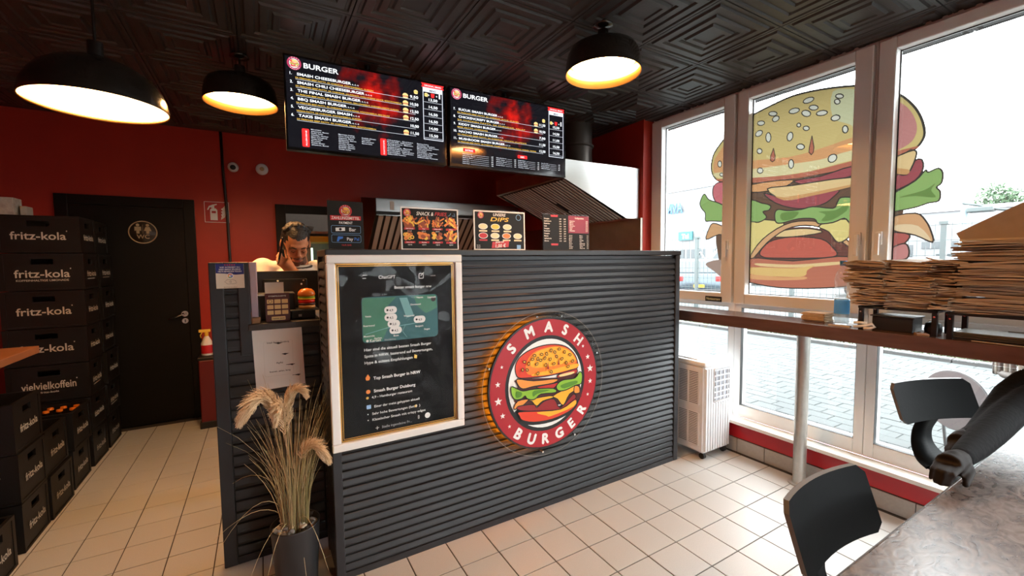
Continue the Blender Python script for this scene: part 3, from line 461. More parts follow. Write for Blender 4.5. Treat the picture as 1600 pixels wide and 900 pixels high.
M_acryl = pane_mat('clear_acrylic', (0.90, 0.89, 0.87), ior=1.10, gloss_rough=0.15, gcol=(.5, .5, .5))
b = MB(); b.lathe([(0.0, 0.0), (0.405, 0.0), (0.407, 0.002), (0.407, 0.006), (0.405, 0.008), (0.0, 0.008)], (LX + 0.012, 1.934, LZ - 0.008), 72, 'y'); b.build('acrylic_plate', M_acryl, sg)
b = MB()
b.disc(0.4075, lambda u, v: (LX + 0.012 + u, 1.9335, LZ - 0.008 + v), 0.4035, 72); b.build('acrylic_edge', mat('frosted_edge', (0.16, 0.14, 0.12), 0.6), sg)
for a in (20, 75, 100, 160, 265, 300):
    q = math.radians(a); b = MB(); x, z = LX + 0.012 + 0.385 * math.cos(q), LZ - 0.008 + 0.385 * math.sin(q)
    b.cyl((x, 1.93, z), (x, 1.982, z), 0.006, n=10); b.build('standoff', M_chrome, sg)
M_led = glow('orange_led', (1.0, 0.25, 0.008), 70.0)
b = MB(); q = lambda r: 1
pts = [(LX + 0.346 * math.cos(t), 1.956, LZ + 0.346 * math.sin(t)) for t in [math.radians(85 + i * 4) for i in range(46)]]
b.tube(pts, 0.003, 6); b.build('led_strip', M_led, sg)
# ================================================================ poster in white frame
ps = thing('framed_poster', (0.55, 1.99, 0.6), 'black chat screenshot poster in white frame with gold lines on counter', 'poster')
PX0, PX1, PZ0, PZ1, PY = 0.236, 0.857, 0.602, 1.463, FY - 0.034
b = MB()
for (x0, x1, z0, z1) in ((PX0, PX1, PZ1 - 0.036, PZ1), (PX0, PX1, PZ0, PZ0 + 0.036), (PX0, PX0 + 0.036, PZ0 + 0.036, PZ1 - 0.036), (PX1 - 0.036, PX1, PZ0 + 0.036, PZ1 - 0.036)): b.box(x0, x1, PY - 0.016, PY + 0.008, z0, z1, bev=0.005)
b.build('frame', mat('frame_white', (0.78, 0.75, 0.71), 0.35), ps)
M_gold = mat('gold_line', (0.62, 0.33, 0.08), 0.3, metal=0.7)
b = MB()
def rectline(mb, x0, x1, z0, z1, wd, y):
    for (a, c, e, f) in ((x0, x1, z1 - wd, z1), (x0, x1, z0, z0 + wd), (x0, x0 + wd, z0, z1), (x1 - wd, x1, z0, z1)): mb.box(a, c, y - 0.002, y, e, f)
rectline(b, PX0 + 0.037, PX1 - 0.037, PZ0 + 0.037, PZ1 - 0.037, 0.006, PY + 0.002); rectline(b, PX0 + 0.047, PX1 - 0.047, PZ0 + 0.047, PZ1 - 0.047, 0.003, PY + 0.002); b.build('gold_border', M_gold, ps)
b = MB(); b.box(PX0 + 0.034, PX1 - 0.034, PY + 0.002, PY + 0.007, PZ0 + 0.034, PZ1 - 0.034); b.build('poster_sheet', mat('poster_black', (0.007, 0.007, 0.0075), 0.6, spec=.12), ps)
# poster print (u 0..1 left to right, v 0..1 bottom to top inside the border)
UX = lambda u: PX0 + 0.05 + u * (PX1 - PX0 - 0.1); VZ = lambda v: PZ0 + 0.05 + v * (PZ1 - PZ0 - 0.1); PW_ = PX1 - PX0 - 0.1
PM = [M_print_w, mat('map_green', sR((52, 120, 92)), 0.5, var=0.15, vscale=18), mat('map_teal', sR((26, 92, 96)), 0.5, var=0.15, vscale=16), mat('map_pale', sR((110, 165, 165)), 0.5), mat('emoji_orange', sR((235, 130, 40)), 0.5), mat('emoji_yellow', sR((240, 200, 90)), 0.5), mat('emoji_blue', sR((150, 190, 230)), 0.5), mat('grey_print', sR((150, 150, 150)), 0.5), M_print_k]
b = MB(); L0 = 0.0004
def pf(d): return lambda u, v: (u, PY + 0.0018 - d, v)
def ptxt(t, u, v, h, width=None, m=0, al='L', bold=0.012): b.m = m; b.text(t, h, pf(L0 * 4), UX(u), VZ(v), al, bold, width=width * PW_ if width else None)
def rrect(x0, x1, z0, z1, r): 
    P = []
    for cx, cz, a in ((x1 - r, z1 - r, 0), (x0 + r, z1 - r, 90), (x0 + r, z0 + r, 180), (x1 - r, z0 + r, 270)): P += [(cx + r * math.cos(math.radians(a + k * 30)), cz + r * math.sin(math.radians(a + k * 30))) for k in range(4)]
    return P
ptxt('ChatGPT', .325, .925, .021, .145)
b.m = 0
for k in (0, 1): b.poly([(UX(.19), VZ(.928 + .018 * k)), (UX(.19 + .03 + .01 * k), VZ(.928 + .018 * k)), (UX(.22 + .01 * k), VZ(.931 + .018 * k)), (UX(.19), VZ(.931 + .018 * k))], pf(L0))
b.stroke(rrect(UX(.685), UX(.725), VZ(.92), VZ(.95), .004), .003, pf(L0)); b.stroke([(UX(.70), VZ(.935)), (UX(.732), VZ(.958))], .003, pf(L0), False)
for k in range(3): b.disc(.0022, pf(L0), 0, 8, UX(.80 + .018 * k), VZ(.935))
ptxt('Bester smash burger nrw', .46, .862, .018, .34)
b.m = 2; b.poly(rrect(UX(.175), UX(.855), VZ(.548), VZ(.818), .018), pf(L0))
b.m = 1; b.poly([(UX(.18), VZ(.56)), (UX(.34), VZ(.553)), (UX(.42), VZ(.66)), (UX(.38), VZ(.75)), (UX(.47), VZ(.81)), (UX(.20), VZ(.814)), (UX(.18), VZ(.80))], pf(L0 * 2))
b.poly([(UX(.63), VZ(.813)), (UX(.84), VZ(.812)), (UX(.85), VZ(.73)), (UX(.74), VZ(.70)), (UX(.66), VZ(.75))], pf(L0 * 2))
b.m = 3; b.poly([(UX(.50), VZ(.805)), (UX(.57), VZ(.805)), (UX(.63), VZ(.69)), (UX(.56), VZ(.68))], pf(L0 * 2)); b.stroke([(UX(.2), VZ(.60)), (UX(.4), VZ(.63)), (UX(.6), VZ(.64)), (UX(.72), VZ(.65))], .003, pf(L0 * 2.4), False); b.stroke([(UX(.55), VZ(.64)), (UX(.52), VZ(.60)), (UX(.56), VZ(.56))], .002, pf(L0 * 2.4), False)
for t, u, v in (('Venlo', .2, .70), ('Dortmund', .60, .755), ('Wuppertal', .535, .687), ('Roermond', .185, .645), ('Hamm', .66, .797), ('Lippstadt', .76, .795), ('Siegen', .72, .595), ('Maastricht', .185, .583), ('Aachen', .27, .567), ('Bonn', .44, .572), ('Bergisch', .64, .618)): ptxt(t, u, v, .0115)
ptxt('Karten', .235, .552, .018); b.m = 0; b.disc(.006, pf(L0 * 3), 0, 14, UX(.215), VZ(.560)); ptxt('Rechtliches', .36, .552, .0115, m=7)
for t, u, v in (('4,9', .42, .725), ('4,5', .42, .68), ('5,0', .445, .64), ('4,5', .46, .60), ('4,9', .68, .655)):
    b.m = 0; b.poly(rrect(UX(u - .055), UX(u + .055), VZ(v - .012), VZ(v + .032), .0155), pf(L0 * 3)); b.m = 8; b.disc(.005, pf(L0 * 3.6), 0, 10, UX(u - .028), VZ(v + .010)); ptxt(t, u - .012, v + .001, .015, m=8)
b.m = 8; b.disc(.012, pf(L0 * 3), 0, 20, UX(.815), VZ(.787))
ptxt('Hier sind die aktuell besten Smash Burger', .185, .500, .0175, .60); ptxt('Spots in NRW, basierend auf Bewertungen,', .185, .462, .0175, .61); ptxt('Hype & echten Empfehlungen', .185, .423, .0175, .42)
ptxt('Top Smash Burger in NRW', .255, .325, .019, .42, bold=.025); ptxt('Smash Burger Duisburg', .255, .248, .019, .37, bold=.025); ptxt('4,9 - Hamburger restaurant', .235, .213, .0155, .36)
ptxt('Einer der meist gehypten aktuell', .255, .156, .0155, .405); ptxt('Sehr hohe Bewertungen (fast 5  )', .235, .113, .0155, .43); ptxt('Klassischer Smash mit crispy edges', .235, .077, .0155, .48); ptxt('Stelle irgendeine Fr...', .315, .022, .0155, .27, m=7)
for v in (.120, .084): b.m = 0; b.disc(.003, pf(L0), 0, 8, UX(.2), VZ(v))
b.m = 4; b.poly([(UX(.195), VZ(.325)), (UX(.22), VZ(.325)), (UX(.228), VZ(.34)), (UX(.21), VZ(.362)), (UX(.188), VZ(.34))], pf(L0)); b.disc(.0095, pf(L0), 0, 20, UX(.208), VZ(.256))
b.m = 5; b.disc(.006, pf(L0), 0, 16, UX(.2), VZ(.219)); b.poly([(UX(.62), VZ(.425)), (UX(.645), VZ(.42)), (UX(.65), VZ(.44)), (UX(.625), VZ(.447))], pf(L0)); b.disc(.0075, pf(L0), 0, 5, UX(.626), VZ(.119))
b.m = 6; b.poly(rrect(UX(.19), UX(.228), VZ(.152), VZ(.176), .003), pf(L0))
b.m = 0; b.disc(.0135, pf(L0), 0, 24, UX(.735), VZ(.045)); b.box(UX(.275) - .0075, UX(.275) + .0075, PY + .0010, PY + .0016, VZ(.027), VZ(.0295)); b.box(UX(.275) - .0012, UX(.275) + .0012, PY + .0010, PY + .0016, VZ(.018), VZ(.038))
b.stroke(rrect(UX(.645), UX(.655), VZ(.035), VZ(.055), .002), .0018, pf(L0)); b.build('print', PM, ps)
# clear film stretched, creased, in front of the poster
b = MB(); nx, nz = 40, 56; rnd = random.Random(5); vs = []
from mathutils import noise
for j in range(nz + 1):
    for i in range(nx + 1):
        u, v = i / nx, j / nz; e = min(1, min(u, 1 - u, v, 1 - v) * 9)
        hgt = noise.noise(Vector((u * 2.3 + v * 1.1, v * 4.2 - u * 1.5, 3.1))) * 0.009 + noise.noise(Vector((u * 6 - v * 2, v * 7 + u * 5, 9.0))) * 0.0045
        vs.append((PX0 + 0.036 + u * (PX1 - PX0 - 0.072), PY - 0.007 - hgt * e, PZ0 + 0.036 + v * (PZ1 - PZ0 - 0.072)))
b.smooth = True; b._add(vs, [(j * (nx + 1) + i, j * (nx + 1) + i + 1, (j + 1) * (nx + 1) + i + 1, (j + 1) * (nx + 1) + i) for j in range(nz) for i in range(nx)])
b.build('clear_film', pane_mat('creased_film', (0.97, 0.97, 0.97), gloss_rough=0.03, ior=1.2), ps)
# ================================================================ menu screens
def burst_mat():
    m = bpy.data.materials.new('menu_backdrop'); m.use_nodes = True; nt = m.node_tree; nt.nodes.clear(); N = nt.nodes.new; Lk = nt.links.new
    tc = N('ShaderNodeTexCoord'); n1 = N('ShaderNodeTexNoise'); n1.inputs['Scale'].default_value = 9; n1.inputs['Detail'].default_value = 6
    g = N('ShaderNodeTexGradient'); g.gradient_type = 'SPHERICAL'; mp = N('ShaderNodeMapping'); mp.inputs['Location'].default_value = (-0.05, 0, -0.60); mp.inputs['Scale'].default_value = (2.0, 1, 1.55)
    Lk(tc.outputs['Object'], mp.inputs[0]); Lk(mp.outputs[0], g.inputs[0]); Lk(tc.outputs['Object'], n1.inputs['Vector'])
    a = N('ShaderNodeMath'); a.operation = 'MULTIPLY_ADD'; a.inputs[1].default_value = 1.1; a.inputs[2].default_value = 0; Lk(g.outputs[1], a.inputs[0])
    s_ = N('ShaderNodeMath'); s_.operation = 'MULTIPLY'; Lk(a.outputs[0], s_.inputs[0]); Lk(n1.outputs[0], s_.inputs[1])
    r = N('ShaderNodeValToRGB'); e = r.color_ramp.elements; e[0].position = 0.34; e[0].color = (0.006, 0.006, 0.009, 1); e[1].position = 0.66; e[1].color = (0.75, 0.012, 0.006, 1); x = r.color_ramp.elements.new(0.46); x.color = (0.14, 0.004, 0.004, 1)
    Lk(s_.outputs[0], r.inputs[0])
    b_ = N('ShaderNodeBsdfPrincipled'); b_.inputs['Base Color'].default_value = (0.01, 0.01, 0.012, 1); b_.inputs['Roughness'].default_value = 0.08; b_.inputs['Emission Strength'].default_value = 0.75
    Lk(r.outputs[0], b_.inputs['Emission Color']); o = N('ShaderNodeOutputMaterial'); Lk(b_.outputs[0], o.inputs[0]); return m
M_burst = burst_mat()
SC = [('w', (0.92, 0.96, 1.0), 1.0), ('y', (1.0, 0.62, 0.10), 0.75), ('r', (1.0, 0.03, 0.03), 0.9), ('o', (0.95, 0.38, 0.08), 0.7), ('k', (0.01, 0.01, 0.01), 0.5), ('p', (0.85, 0.9, 1.0), 0.8), ('t', (1.0, 0.72, 0.3), 0.8), ('m', (0.5, 0.05, 0.12), 0.8), ('g', (0.5, 0.75, 0.12), 0.6)]
SM = [glow('screen_' + a, c, s_) for a, c, s_ in SC]; SI = {a: i for i, (a, c, s_) in enumerate(SC)}
SIDX = dict(red=2, red2=2, red3=7, org=3, yel=6, mar=7, och=3, cream=6, grn=8, grn2=8, ring=7, blk=4, wht=0)
def mini_burger(mb, fr, cx, cy, r, idx):
    e = lambda y0, h, wd: [(cx + wd * r * math.cos(t), cy + y0 * r + h * r * math.sin(t)) for t in [i * PI / 6 for i in range(12)]]
    mb.m = idx[0]; mb.poly(e(-.55, .4, .95), fr); mb.m = idx[1]; mb.poly(e(-.15, .22, 1.0), fr); mb.m = idx[2]; mb.poly(e(0.05, .16, 1.05), fr)
    mb.m = idx[0]; mb.poly([(cx + r * math.cos(t), cy + (.12 + .85 * math.sin(t)) * r) for t in [i * PI / 9 for i in range(10)]], fr)
def screen(name, xa, ya, xb, yb, zt, zb, label, items, menu, first):
    W = math.hypot(xb - xa, yb - ya); Hh = zt - zb; ang = math.atan2(yb - ya, xb - xa)
    t = thing(name, ((xa + xb) / 2, (ya + yb) / 2, zb), label, 'screen', 'menu screens under the ceiling', ang)
    R = Matrix.Translation(((xa + xb) / 2, (ya + yb) / 2, zb)) @ Matrix.Rotation(ang, 4, 'Z')
    def put(mb, nm, ms, par=t): 
        o = bpy.data.objects.new(nm, None) if 0 else mb.build(nm, ms); o.parent = par; return o
    b = MB(); b.box(-W / 2, W / 2, 0.004, 0.055, 0, Hh, bev=0.006); b.box(-W * .3, W * .3, .05, .085, Hh * .2, Hh * .7, bev=.01); put(b, 'housing', M_black)
    b = MB(); 
    for q in ((-W / 2, W / 2, 0, .016), (-W / 2, W / 2, Hh - .01, Hh), (-W / 2, -W / 2 + .01, .016, Hh - .01), (W / 2 - .01, W / 2, .016, Hh - .01)): b.box(q[0], q[1], -.001, .0045, q[2], q[3])
    put(b, 'bezel', mat('gloss_bezel', (.008, .008, .009), .15))
    b = MB(); b.box(-W / 2 + .009, W / 2 - .009, .001, .0042, .015, Hh - .009); put(b, 'display', M_burst)
    b = MB(); b.cyl((0, .07, Hh * .55), (0, .11, Hh * .55), .02); b.cyl((0, .11, Hh * .5), (0, .11, 2.66 - zb), .018, n=12); b.box(-.06, .06, .06, .16, 2.645 - zb, 2.66 - zb); put(b, 'ceiling_mount', M_blackm)
    b = MB(); X = lambda u: -W / 2 + u * W; Z = lambda v: Hh * (1 - v)
    F = lambda d: (lambda u, v: (u, .0006 - d, v)); F1 = F(0.0004)
    badge(b, lambda u, v, d_: (X(.058) + u, .0006 - d_, Z(.085) + v), .071 * Hh, False, .0001, SIDX)
    b.m = 0; b.text('BURGER', .075 * Hh, F1, X(.108), Z(.115), 'L', .018, width=W * .195)
    n = len(items); v0 = .205; dv = .087 if n == 6 else .092
    if n == 5: v0 = .285
    for k, (it, sub, p1, p2, iw, sw) in enumerate(items):
        v = v0 + k * dv
        b.m = 0; b.text('%d.' % (first + k), .040 * Hh, F1, X(.032), Z(v), 'L', .018); b.text(it, .040 * Hh, F1, X(.070), Z(v), 'L', .018, width=W * iw); b.text('A, C, G', .018 * Hh, F1, X(.075 + iw), Z(v), 'L', .008, width=W * .04)
        b.m = 1; b.text(sub, .022 * Hh, F1, X(.060), Z(v + .033), 'L', .012, width=W * sw)
        b.m = 5; b.box(X(.062), X(.785), -.0002, .0003, Z(v + .043), Z(v + .040))
        b.box(X(.845), X(.972), -.0002, .0003, Z(v + .043), Z(v + .040))
        b.m = 0; b.text(p1, .045 * Hh, F1, X(.805), Z(v + .025), 'R', .018, width=W * .056); b.text(p2, .045 * Hh, F1, X(.91), Z(v + .025), 'C', .018, width=W * .062)
        if p1 not in ('10,00', '7,00') and not (n == 5 and k > 1): mini_burger(b, F1, X(.718), Z(v + .012), .034 * Hh, (6, 7, 1))
    vb = v0 + n * dv - .03
    b.m = 5
    for (a, c, e, f) in ((.838, .842, .09, vb), (.975, .979, .09, vb), (.838, .979, vb, vb + .008)): b.box(X(a), X(c), -.0003, .0003, Z(f), Z(e))
    b.poly([(X(.838), Z(.05)), (X(.979), Z(.05)), (X(.979), Z(.125)), (X(.838), Z(.125))], F(.0003)); b.m = 4; b.text('MENÜ', .03 * Hh, F(.0006), X(.908), Z(.115), 'C', .02)
    b.m = 2; b.poly([(X(.828), Z(.02)), (X(.99), Z(.02)), (X(.982), Z(.045)), (X(.99), Z(.07)), (X(.828), Z(.07)), (X(.836), Z(.045))], F(.0007)); b.m = 0; b.text('ORIGINAL SMASH', .026 * Hh, F(.001), X(.909), Z(.056), 'C', .01, width=W * .12)
    mini_burger(b, F1, X(.79), Z(v0 - .055), .026 * Hh, (6, 1, 8)); mini_burger(b, F1, X(.862), Z(v0 - .045), .024 * Hh, (6, 1, 8)); b.m = 2; b.poly([(X(.894), Z(v0 - .07)), (X(.921), Z(v0 - .07)), (X(.917), Z(v0 - .02)), (X(.898), Z(v0 - .02))], F1); b.m = 0; b.text('+', .04 * Hh, F1, X(.879), Z(v0 - .03), 'C', .015); b.text('+', .04 * Hh, F1, X(.936), Z(v0 - .03), 'C', .015); b.poly([(X(.952), Z(v0 - .08)), (X(.962), Z(v0 - .08)), (X(.962), Z(v0 - .02)), (X(.952), Z(v0 - .02))], F1)
    rr = random.Random(first)
    def rows(u, v, cnt, wmin, wmax, dvv=.0205, price=None):
        for q in range(cnt):
            b.m = 5; wd = rr.uniform(wmin, wmax); b.text(rr.choice(['Jalapenos, Bacon', 'Coca Cola 0,33l', 'Mayonnaise, Ketchup', 'Cheddar, Gurken', 'Enthält Gluten', 'Süßkartoffel Pommes', 'Milch und Laktose']), .0165 * Hh, F1, X(u), Z(v + q * dvv), 'L', .008, width=W * wd)
            if price: b.m = 0; b.text('%d,50' % rr.choice((1, 2)), .0175 * Hh, F1, X(price), Z(v + q * dvv), 'R', .008); b.m = 5; b.box(X(u + wd + .008), X(price - .035), -.0001, .0003, Z(v + q * dvv), Z(v + q * dvv - .002))
    if n == 6:
        for u, nm in ((.085, 'ALLERGENE'), (.545, 'ZUSATZSTOFFE')):
            b.m = 2; b.poly(rrect(X(u), X(u + .04), Z(.955), Z(.76), .006), F1); b.m = 0; b.text(nm, .020 * Hh, F(.0008), X(u + .027), Z(.945), 'L', .01, PI / 2, width=Hh * .165)
        rows(.135, .765, 9, .05, .11); rows(.29, .78, 9, .06, .11); rows(.43, .79, 4, .04, .09); rows(.59, .775, 9, .06, .18); rows(.79, .775, 9, .06, .17)
    else:
        b.m = 2; b.poly(rrect(X(.10), X(.195), Z(.80), Z(.755), .004), F1); b.poly(rrect(X(.55), X(.635), Z(.80), Z(.755), .004), F1); b.m = 0; b.text('EXTRAS', .032 * Hh, F(.0008), X(.147), Z(.792), 'C', .015); b.text('DIPS', .032 * Hh, F(.0008), X(.592), Z(.792), 'C', .015)
        rows(.095, .835, 6, .05, .13, .024, .34); rows(.365, .835, 5, .05, .09, .024, .535); rows(.555, .835, 5, .06, .11, .024, .745); rows(.765, .835, 4, .05, .09, .024, .945)
    b.m = 4; b.smooth = False; put(b, 'menu_print', SM); return t
SUB = '2X FRISCHES BEEF PATTY, 2X CHEDDAR, %s'
screen('menu_screen', 0.150, 2.71, 1.085, 2.69, 2.578, 2.062, 'left menu screen listing burgers 1 to 6 above the counter', [('SMASH CHEESEBURGER', SUB % 'RÖSTZWIEBELN, GURKEN', '9,50', '13,50', .305, .45), ('SMASH CHILI CHEESEBURGER', SUB % 'JALAPENOS, CHILI CHEESE SAUCE, RÖSTZWIEBELN', '10,50', '14,50', .385, .63), ('THE FINAL SMASH BURGER', SUB % 'BACON, GRILLZWIEBELN, KARAMELLISIERTE GURKEN', '12,50', '16,50', .36, .61), ('BBQ SMASH BURGER', SUB % 'ONION RINGS, RÖSTZWIEBELN, BBQ SAUCE', '12,50', '16,50', .275, .55), ('VEGGIEBURGER SMASH', 'VEGAN PATTY, 2X CHEDDAR, RÖSTZWIEBELN, GURKEN', '10,00', '14,00', .305, .37), ('TAKIS SMASH BURGER', SUB % 'TAKIS, RÖSTZWIEBELN', '11,50', '15,50', .30, .46)], None, 1)
screen('menu_screen', 1.110, 2.69, 2.05, 2.67, 2.582, 2.065, 'right menu screen listing burgers 7 to 11 beside the steel hood', [('SUCUK SMASH BURGER', SUB % 'SUCUK, GURKEN', '11,50', '15,50', .31, .50), ('CHICKENCRISPY BURGER', '2X CHICKEN PATTY, 2X CHEDDAR, SALAT', '10,50', '14,50', .325, .56), ('KIDDY SMASH BURGER', 'BEEF PATTY, CHEDDAR', '7,00', '11,00', .295, .24), ('NACHO SMASH BURGER', SUB % 'NACHOS, JALAPENOS', '11,50', '15,50', .31, .57), ('MUSHROOM SMASH BURGER', SUB % 'CHAMPIGNONS, RÖSTZWIEBELN, GURKEN, TRÜFFEL', '12,50', '16,50', .37, .66)], None, 7)
# ================================================================ table signs on the counter
M_dark = mat('card_black', (0.012, 0.011, 0.010), 0.5, spec=.2)
M_cardw = mat('card_white', (0.80, 0.77, 0.72), 0.45)
CP = [M_print_w, mat('print_red', sR((190, 32, 38)), 0.45), mat('print_orange', sR((232, 130, 50)), 0.45, var=0.3, vscale=160), mat('print_yellow', sR((245, 195, 70)), 0.45, var=0.2, vscale=150), mat('print_cream', sR((238, 214, 170)), 0.45), mat('print_blue', sR((40, 110, 200)), 0.45), M_dark, mat('print_brown', sR((150, 70, 30)), 0.45, var=0.3, vscale=140), mat('print_crimson', sR((128, 14, 44)), 0.45), mat('print_lightblue', sR((120, 170, 215)), 0.45)]
CIDX = dict(red=1, red2=1, red3=7, org=2, yel=3, mar=7, och=2, cream=4, grn=3, grn2=7, ring=1, blk=6, wht=0)
M_stand = pane_mat('sign_acrylic', (.98, .98, .98), ior=1.16)
def stand_sign(name, x0, x1, y, z1, label, lean=0.0, border=0.0, rz=0.0):
    W = x1 - x0; Hh = z1 - 1.489
    t = thing(name, ((x0 + x1) / 2, y, 1.489), label, 'sign', None, rz); t.rotation_euler = (-lean, 0, rz)
    b = MB(); b.box(-W / 2, W / 2, 0, .004, 0, Hh); o = b.build('card', M_cardw if border else M_dark); o.parent = t
    b = MB(); b.box(-W / 2 - .004, W / 2 + .004, .0045, .007, .0, Hh + .006); b.box(-W / 2 - .002, W / 2 + .002, -.045, .05, -.0005, .0015); o = b.build('acrylic_stand', M_stand); o.parent = t
    b = MB(); F = lambda d: (lambda u, v: (u, -.0001 - d, v))
    if border: b.m = 6; b.poly([(-W / 2 + border, border), (W / 2 - border, border), (W / 2 - border, Hh - border), (-W / 2 + border, Hh - border)], F(.0001))
    return t, b, W, Hh, F
def finish(t, b): o = b.build('print', CP); o.parent = t
t, b, W, Hh, F = stand_sign('payment_sign', .265, .418, 2.07, 1.708, 'narrow black payment sign, Bar and PayPal, leftmost on the counter top', .02)
f = F(.0004)
badge(b, lambda u, v, d: (u, -.0004 - d, .80 * Hh + v), .028, False, .0001, CIDX)
b.m = 1; b.poly([(-.066, .605 * Hh), (.066, .615 * Hh), (.066, .70 * Hh), (-.066, .70 * Hh)], f); b.m = 0; b.text('ZAHLUNGSMITTEL', .018, F(.0008), 0, .625 * Hh, 'C', .012, width=.122); b.text('PAYMENT', .016, f, 0, .53 * Hh, 'C', .012, width=.058)
for v in (.34, .15): b.m = 9; b.stroke(rrect(-.063, .063, v * Hh, (v + .155) * Hh, .006), .0012, f)
b.m = 0; b.text('Bar', .022, f, .028, .385 * Hh, 'C', .012); b.poly([(-.045, .38 * Hh), (-.005, .39 * Hh), (-.005, .46 * Hh), (-.045, .45 * Hh)], f); b.m = 6; b.disc(.006, F(.0008), 0, 14, -.025, .42 * Hh)
b.m = 0; b.text('Pay', .020, f, .002, .19 * Hh, 'L', .012); b.m = 5; b.text('Pal', .020, f, .034, .19 * Hh, 'L', .012); b.poly([(-.042, .17 * Hh), (-.034, .17 * Hh), (-.03, .21 * Hh), (-.016, .23 * Hh), (-.014, .27 * Hh), (-.036, .275 * Hh)], f)
b.m = 1; b.text('NUR BAR', .010, f, 0, .08 * Hh, 'C', .012); finish(t, b)
t, b, W, Hh, F = stand_sign('snack_menu_sign', .593, .893, 2.07, 1.698, 'white edged Snack and Fries picture menu on the counter top', .02, .006)
f = F(.0004); f2 = F(.0008)
def pile(cx, cy, kind, seed):
    r_ = random.Random(seed)
    if kind == 'cup': b.m = 7; b.poly([(cx - .024, cy - .028), (cx + .024, cy - .028), (cx + .030, cy), (cx - .030, cy)], f)
    for q in range(16):
        a = r_.uniform(-1, 1); x, y = cx + a * .024, cy + r_.uniform(-.014, .016); b.m = r_.choice((2, 2, 3, 7)); an = r_.uniform(.3, 2.6); dd = .0004 + q * .00004
        if kind in ('fries', 'cup', 'stick'):
            l, w_ = (.018, .0032) if kind != 'stick' else (.021, .0055); ca, sa = math.cos(an), math.sin(an)
            b.poly([(x - l * ca - w_ * sa, y - l * sa + w_ * ca), (x + l * ca - w_ * sa, y + l * sa + w_ * ca), (x + l * ca + w_ * sa, y + l * sa - w_ * ca), (x - l * ca + w_ * sa, y - l * sa - w_ * ca)], F(dd))
        elif kind == 'ring': b.disc(.0095, F(dd), .005, 12, x, y)
        else: b.poly([(x + .011 * math.cos(k * .9 + an) * (1 + .2 * math.sin(k * 3)), y + .009 * math.sin(k * .9 + an)) for k in range(7)], F(dd))
badge(b, lambda u, v, d: (-.118 + u, -.0004 - d, .87 * Hh + v), .019, False, .0001, CIDX)
b.m = 0; b.text('SNACK &', .025, f, -.072, .82 * Hh, 'L', .012, italic=.2, width=.088); b.m = 1; b.text('FRIES', .025, f, .023, .825 * Hh, 'L', .012, italic=.2, width=.062)
b.m = 9; b.stroke([(.094, .83 * Hh), (.104, .845 * Hh), (.110, .90 * Hh)], .0016, f, False); b.stroke([(.118, .84 * Hh), (.132, .83 * Hh), (.128, .90 * Hh)], .0016, f, False)
nm = ['Chili Cheese', 'Fries', 'Süßkartoffel', 'Wings', 'Onion Rings', 'Nuggets', 'Popcorn', 'Sticks']
for k, kd in enumerate(('cup', 'cup', 'fries', 'stick', 'ring', 'nug', 'nug', 'stick')):
    cx = -.108 + (k % 4) * .072; cy = (.655 if k < 4 else .335) * Hh; pile(cx, cy, kd, k); v = cy - .036
    b.m = 1; b.poly([(cx - .027, v - .002), (cx + .027, v), (cx + .027, v + .009), (cx - .027, v + .008)], F(.0012)); b.m = 0; b.text(nm[k], .0075, F(.0014), cx, v + .001, 'C', .02); b.text('4,50 €', .008, f, cx, v - .011, 'C', .012)
finish(t, b)
t, b, W, Hh, F = stand_sign('dips_menu_sign', .982, 1.302, 2.07, 1.702, 'white edged Unsere Dips picture menu on the counter top', .02, .007, .0)
f = F(.0004)
badge(b, lambda u, v, d: (-.118 + u, -.0004 - d, .88 * Hh + v), .018, False, .0001, CIDX)
b.m = 0; b.text('UNSERE', .022, f, -.005, .87 * Hh, 'C', .012, italic=.2); b.m = 3; b.text('DIPS', .030, f, -.005, .74 * Hh, 'C', .012, italic=.2, width=.11); b.m = 9; b.disc(.017, f, .0145, 24, .118, .86 * Hh)
for k, m_ in enumerate((4, 3, 4, 1, 4, 2, 4)):
    cx = -.105 + (k % 3 if k < 3 else (k - 3)) * (.075 if k < 3 else .072); cy = (.60 if k < 3 else .37) * Hh
    P = [(cx + .028 * math.cos(i * PI / 9), cy + .016 * math.sin(i * PI / 9)) for i in range(18)]; b.m = 0; b.poly(P, f); b.m = m_; b.poly([(cx + (x - cx) * .86, cy + (y - cy) * .84) for x, y in P], F(.0007))
    b.m = 1 if m_ in (1, 4) and k % 2 else 4; b.poly([(cx - .024, cy - .028), (cx + .024, cy - .028), (cx + .024, cy - .020), (cx - .024, cy - .020)], f)
b.m = 1; b.poly([(-.055, .055 * Hh), (.05, .085 * Hh), (.055, .25 * Hh), (-.05, .21 * Hh)], F(.0008)); b.m = 0; b.text('1,00 €', .026, F(.0012), 0, .075 * Hh, 'C', .012, rot=.06, italic=.15); b.text('JEDER DIP', .012, F(.0012), -.005, .19 * Hh, 'C', .02, rot=.06)
b.m = 9; b.poly([(.105, .03 * Hh), (.13, .03 * Hh), (.13, .14 * Hh), (.105, .14 * Hh)], f); b.m = 0
for q in range(3): b.text('Alle Dips', .006, f, -.145, (.05 + .035 * q) * Hh)
finish(t, b)
t, b, W, Hh, F = stand_sign('drinks_menu_sign', 1.475, 1.835, 2.14, 1.712, 'black and crimson drinks price list, rightmost sign on the counter top', .02)
f = F(.0004); r_ = random.Random(3)
b.m = 8; b.poly([(.012, .50 * Hh), (W / 2 - .004, .50 * Hh), (W / 2 - .004, Hh - .004), (.012, Hh - .004)], f); b.m = 1
for v in (.93, .15): b.poly([(-.12, v * Hh), (-.07, v * Hh), (-.068, (v + .05) * Hh), (-.122, (v + .05) * Hh)], f)
WD = ['Cola', 'Wasser still', 'Apfelschorle', 'Orangina', 'Zitrone', 'Ayran', 'Melone', 'Rhabarber']
b.m = 0
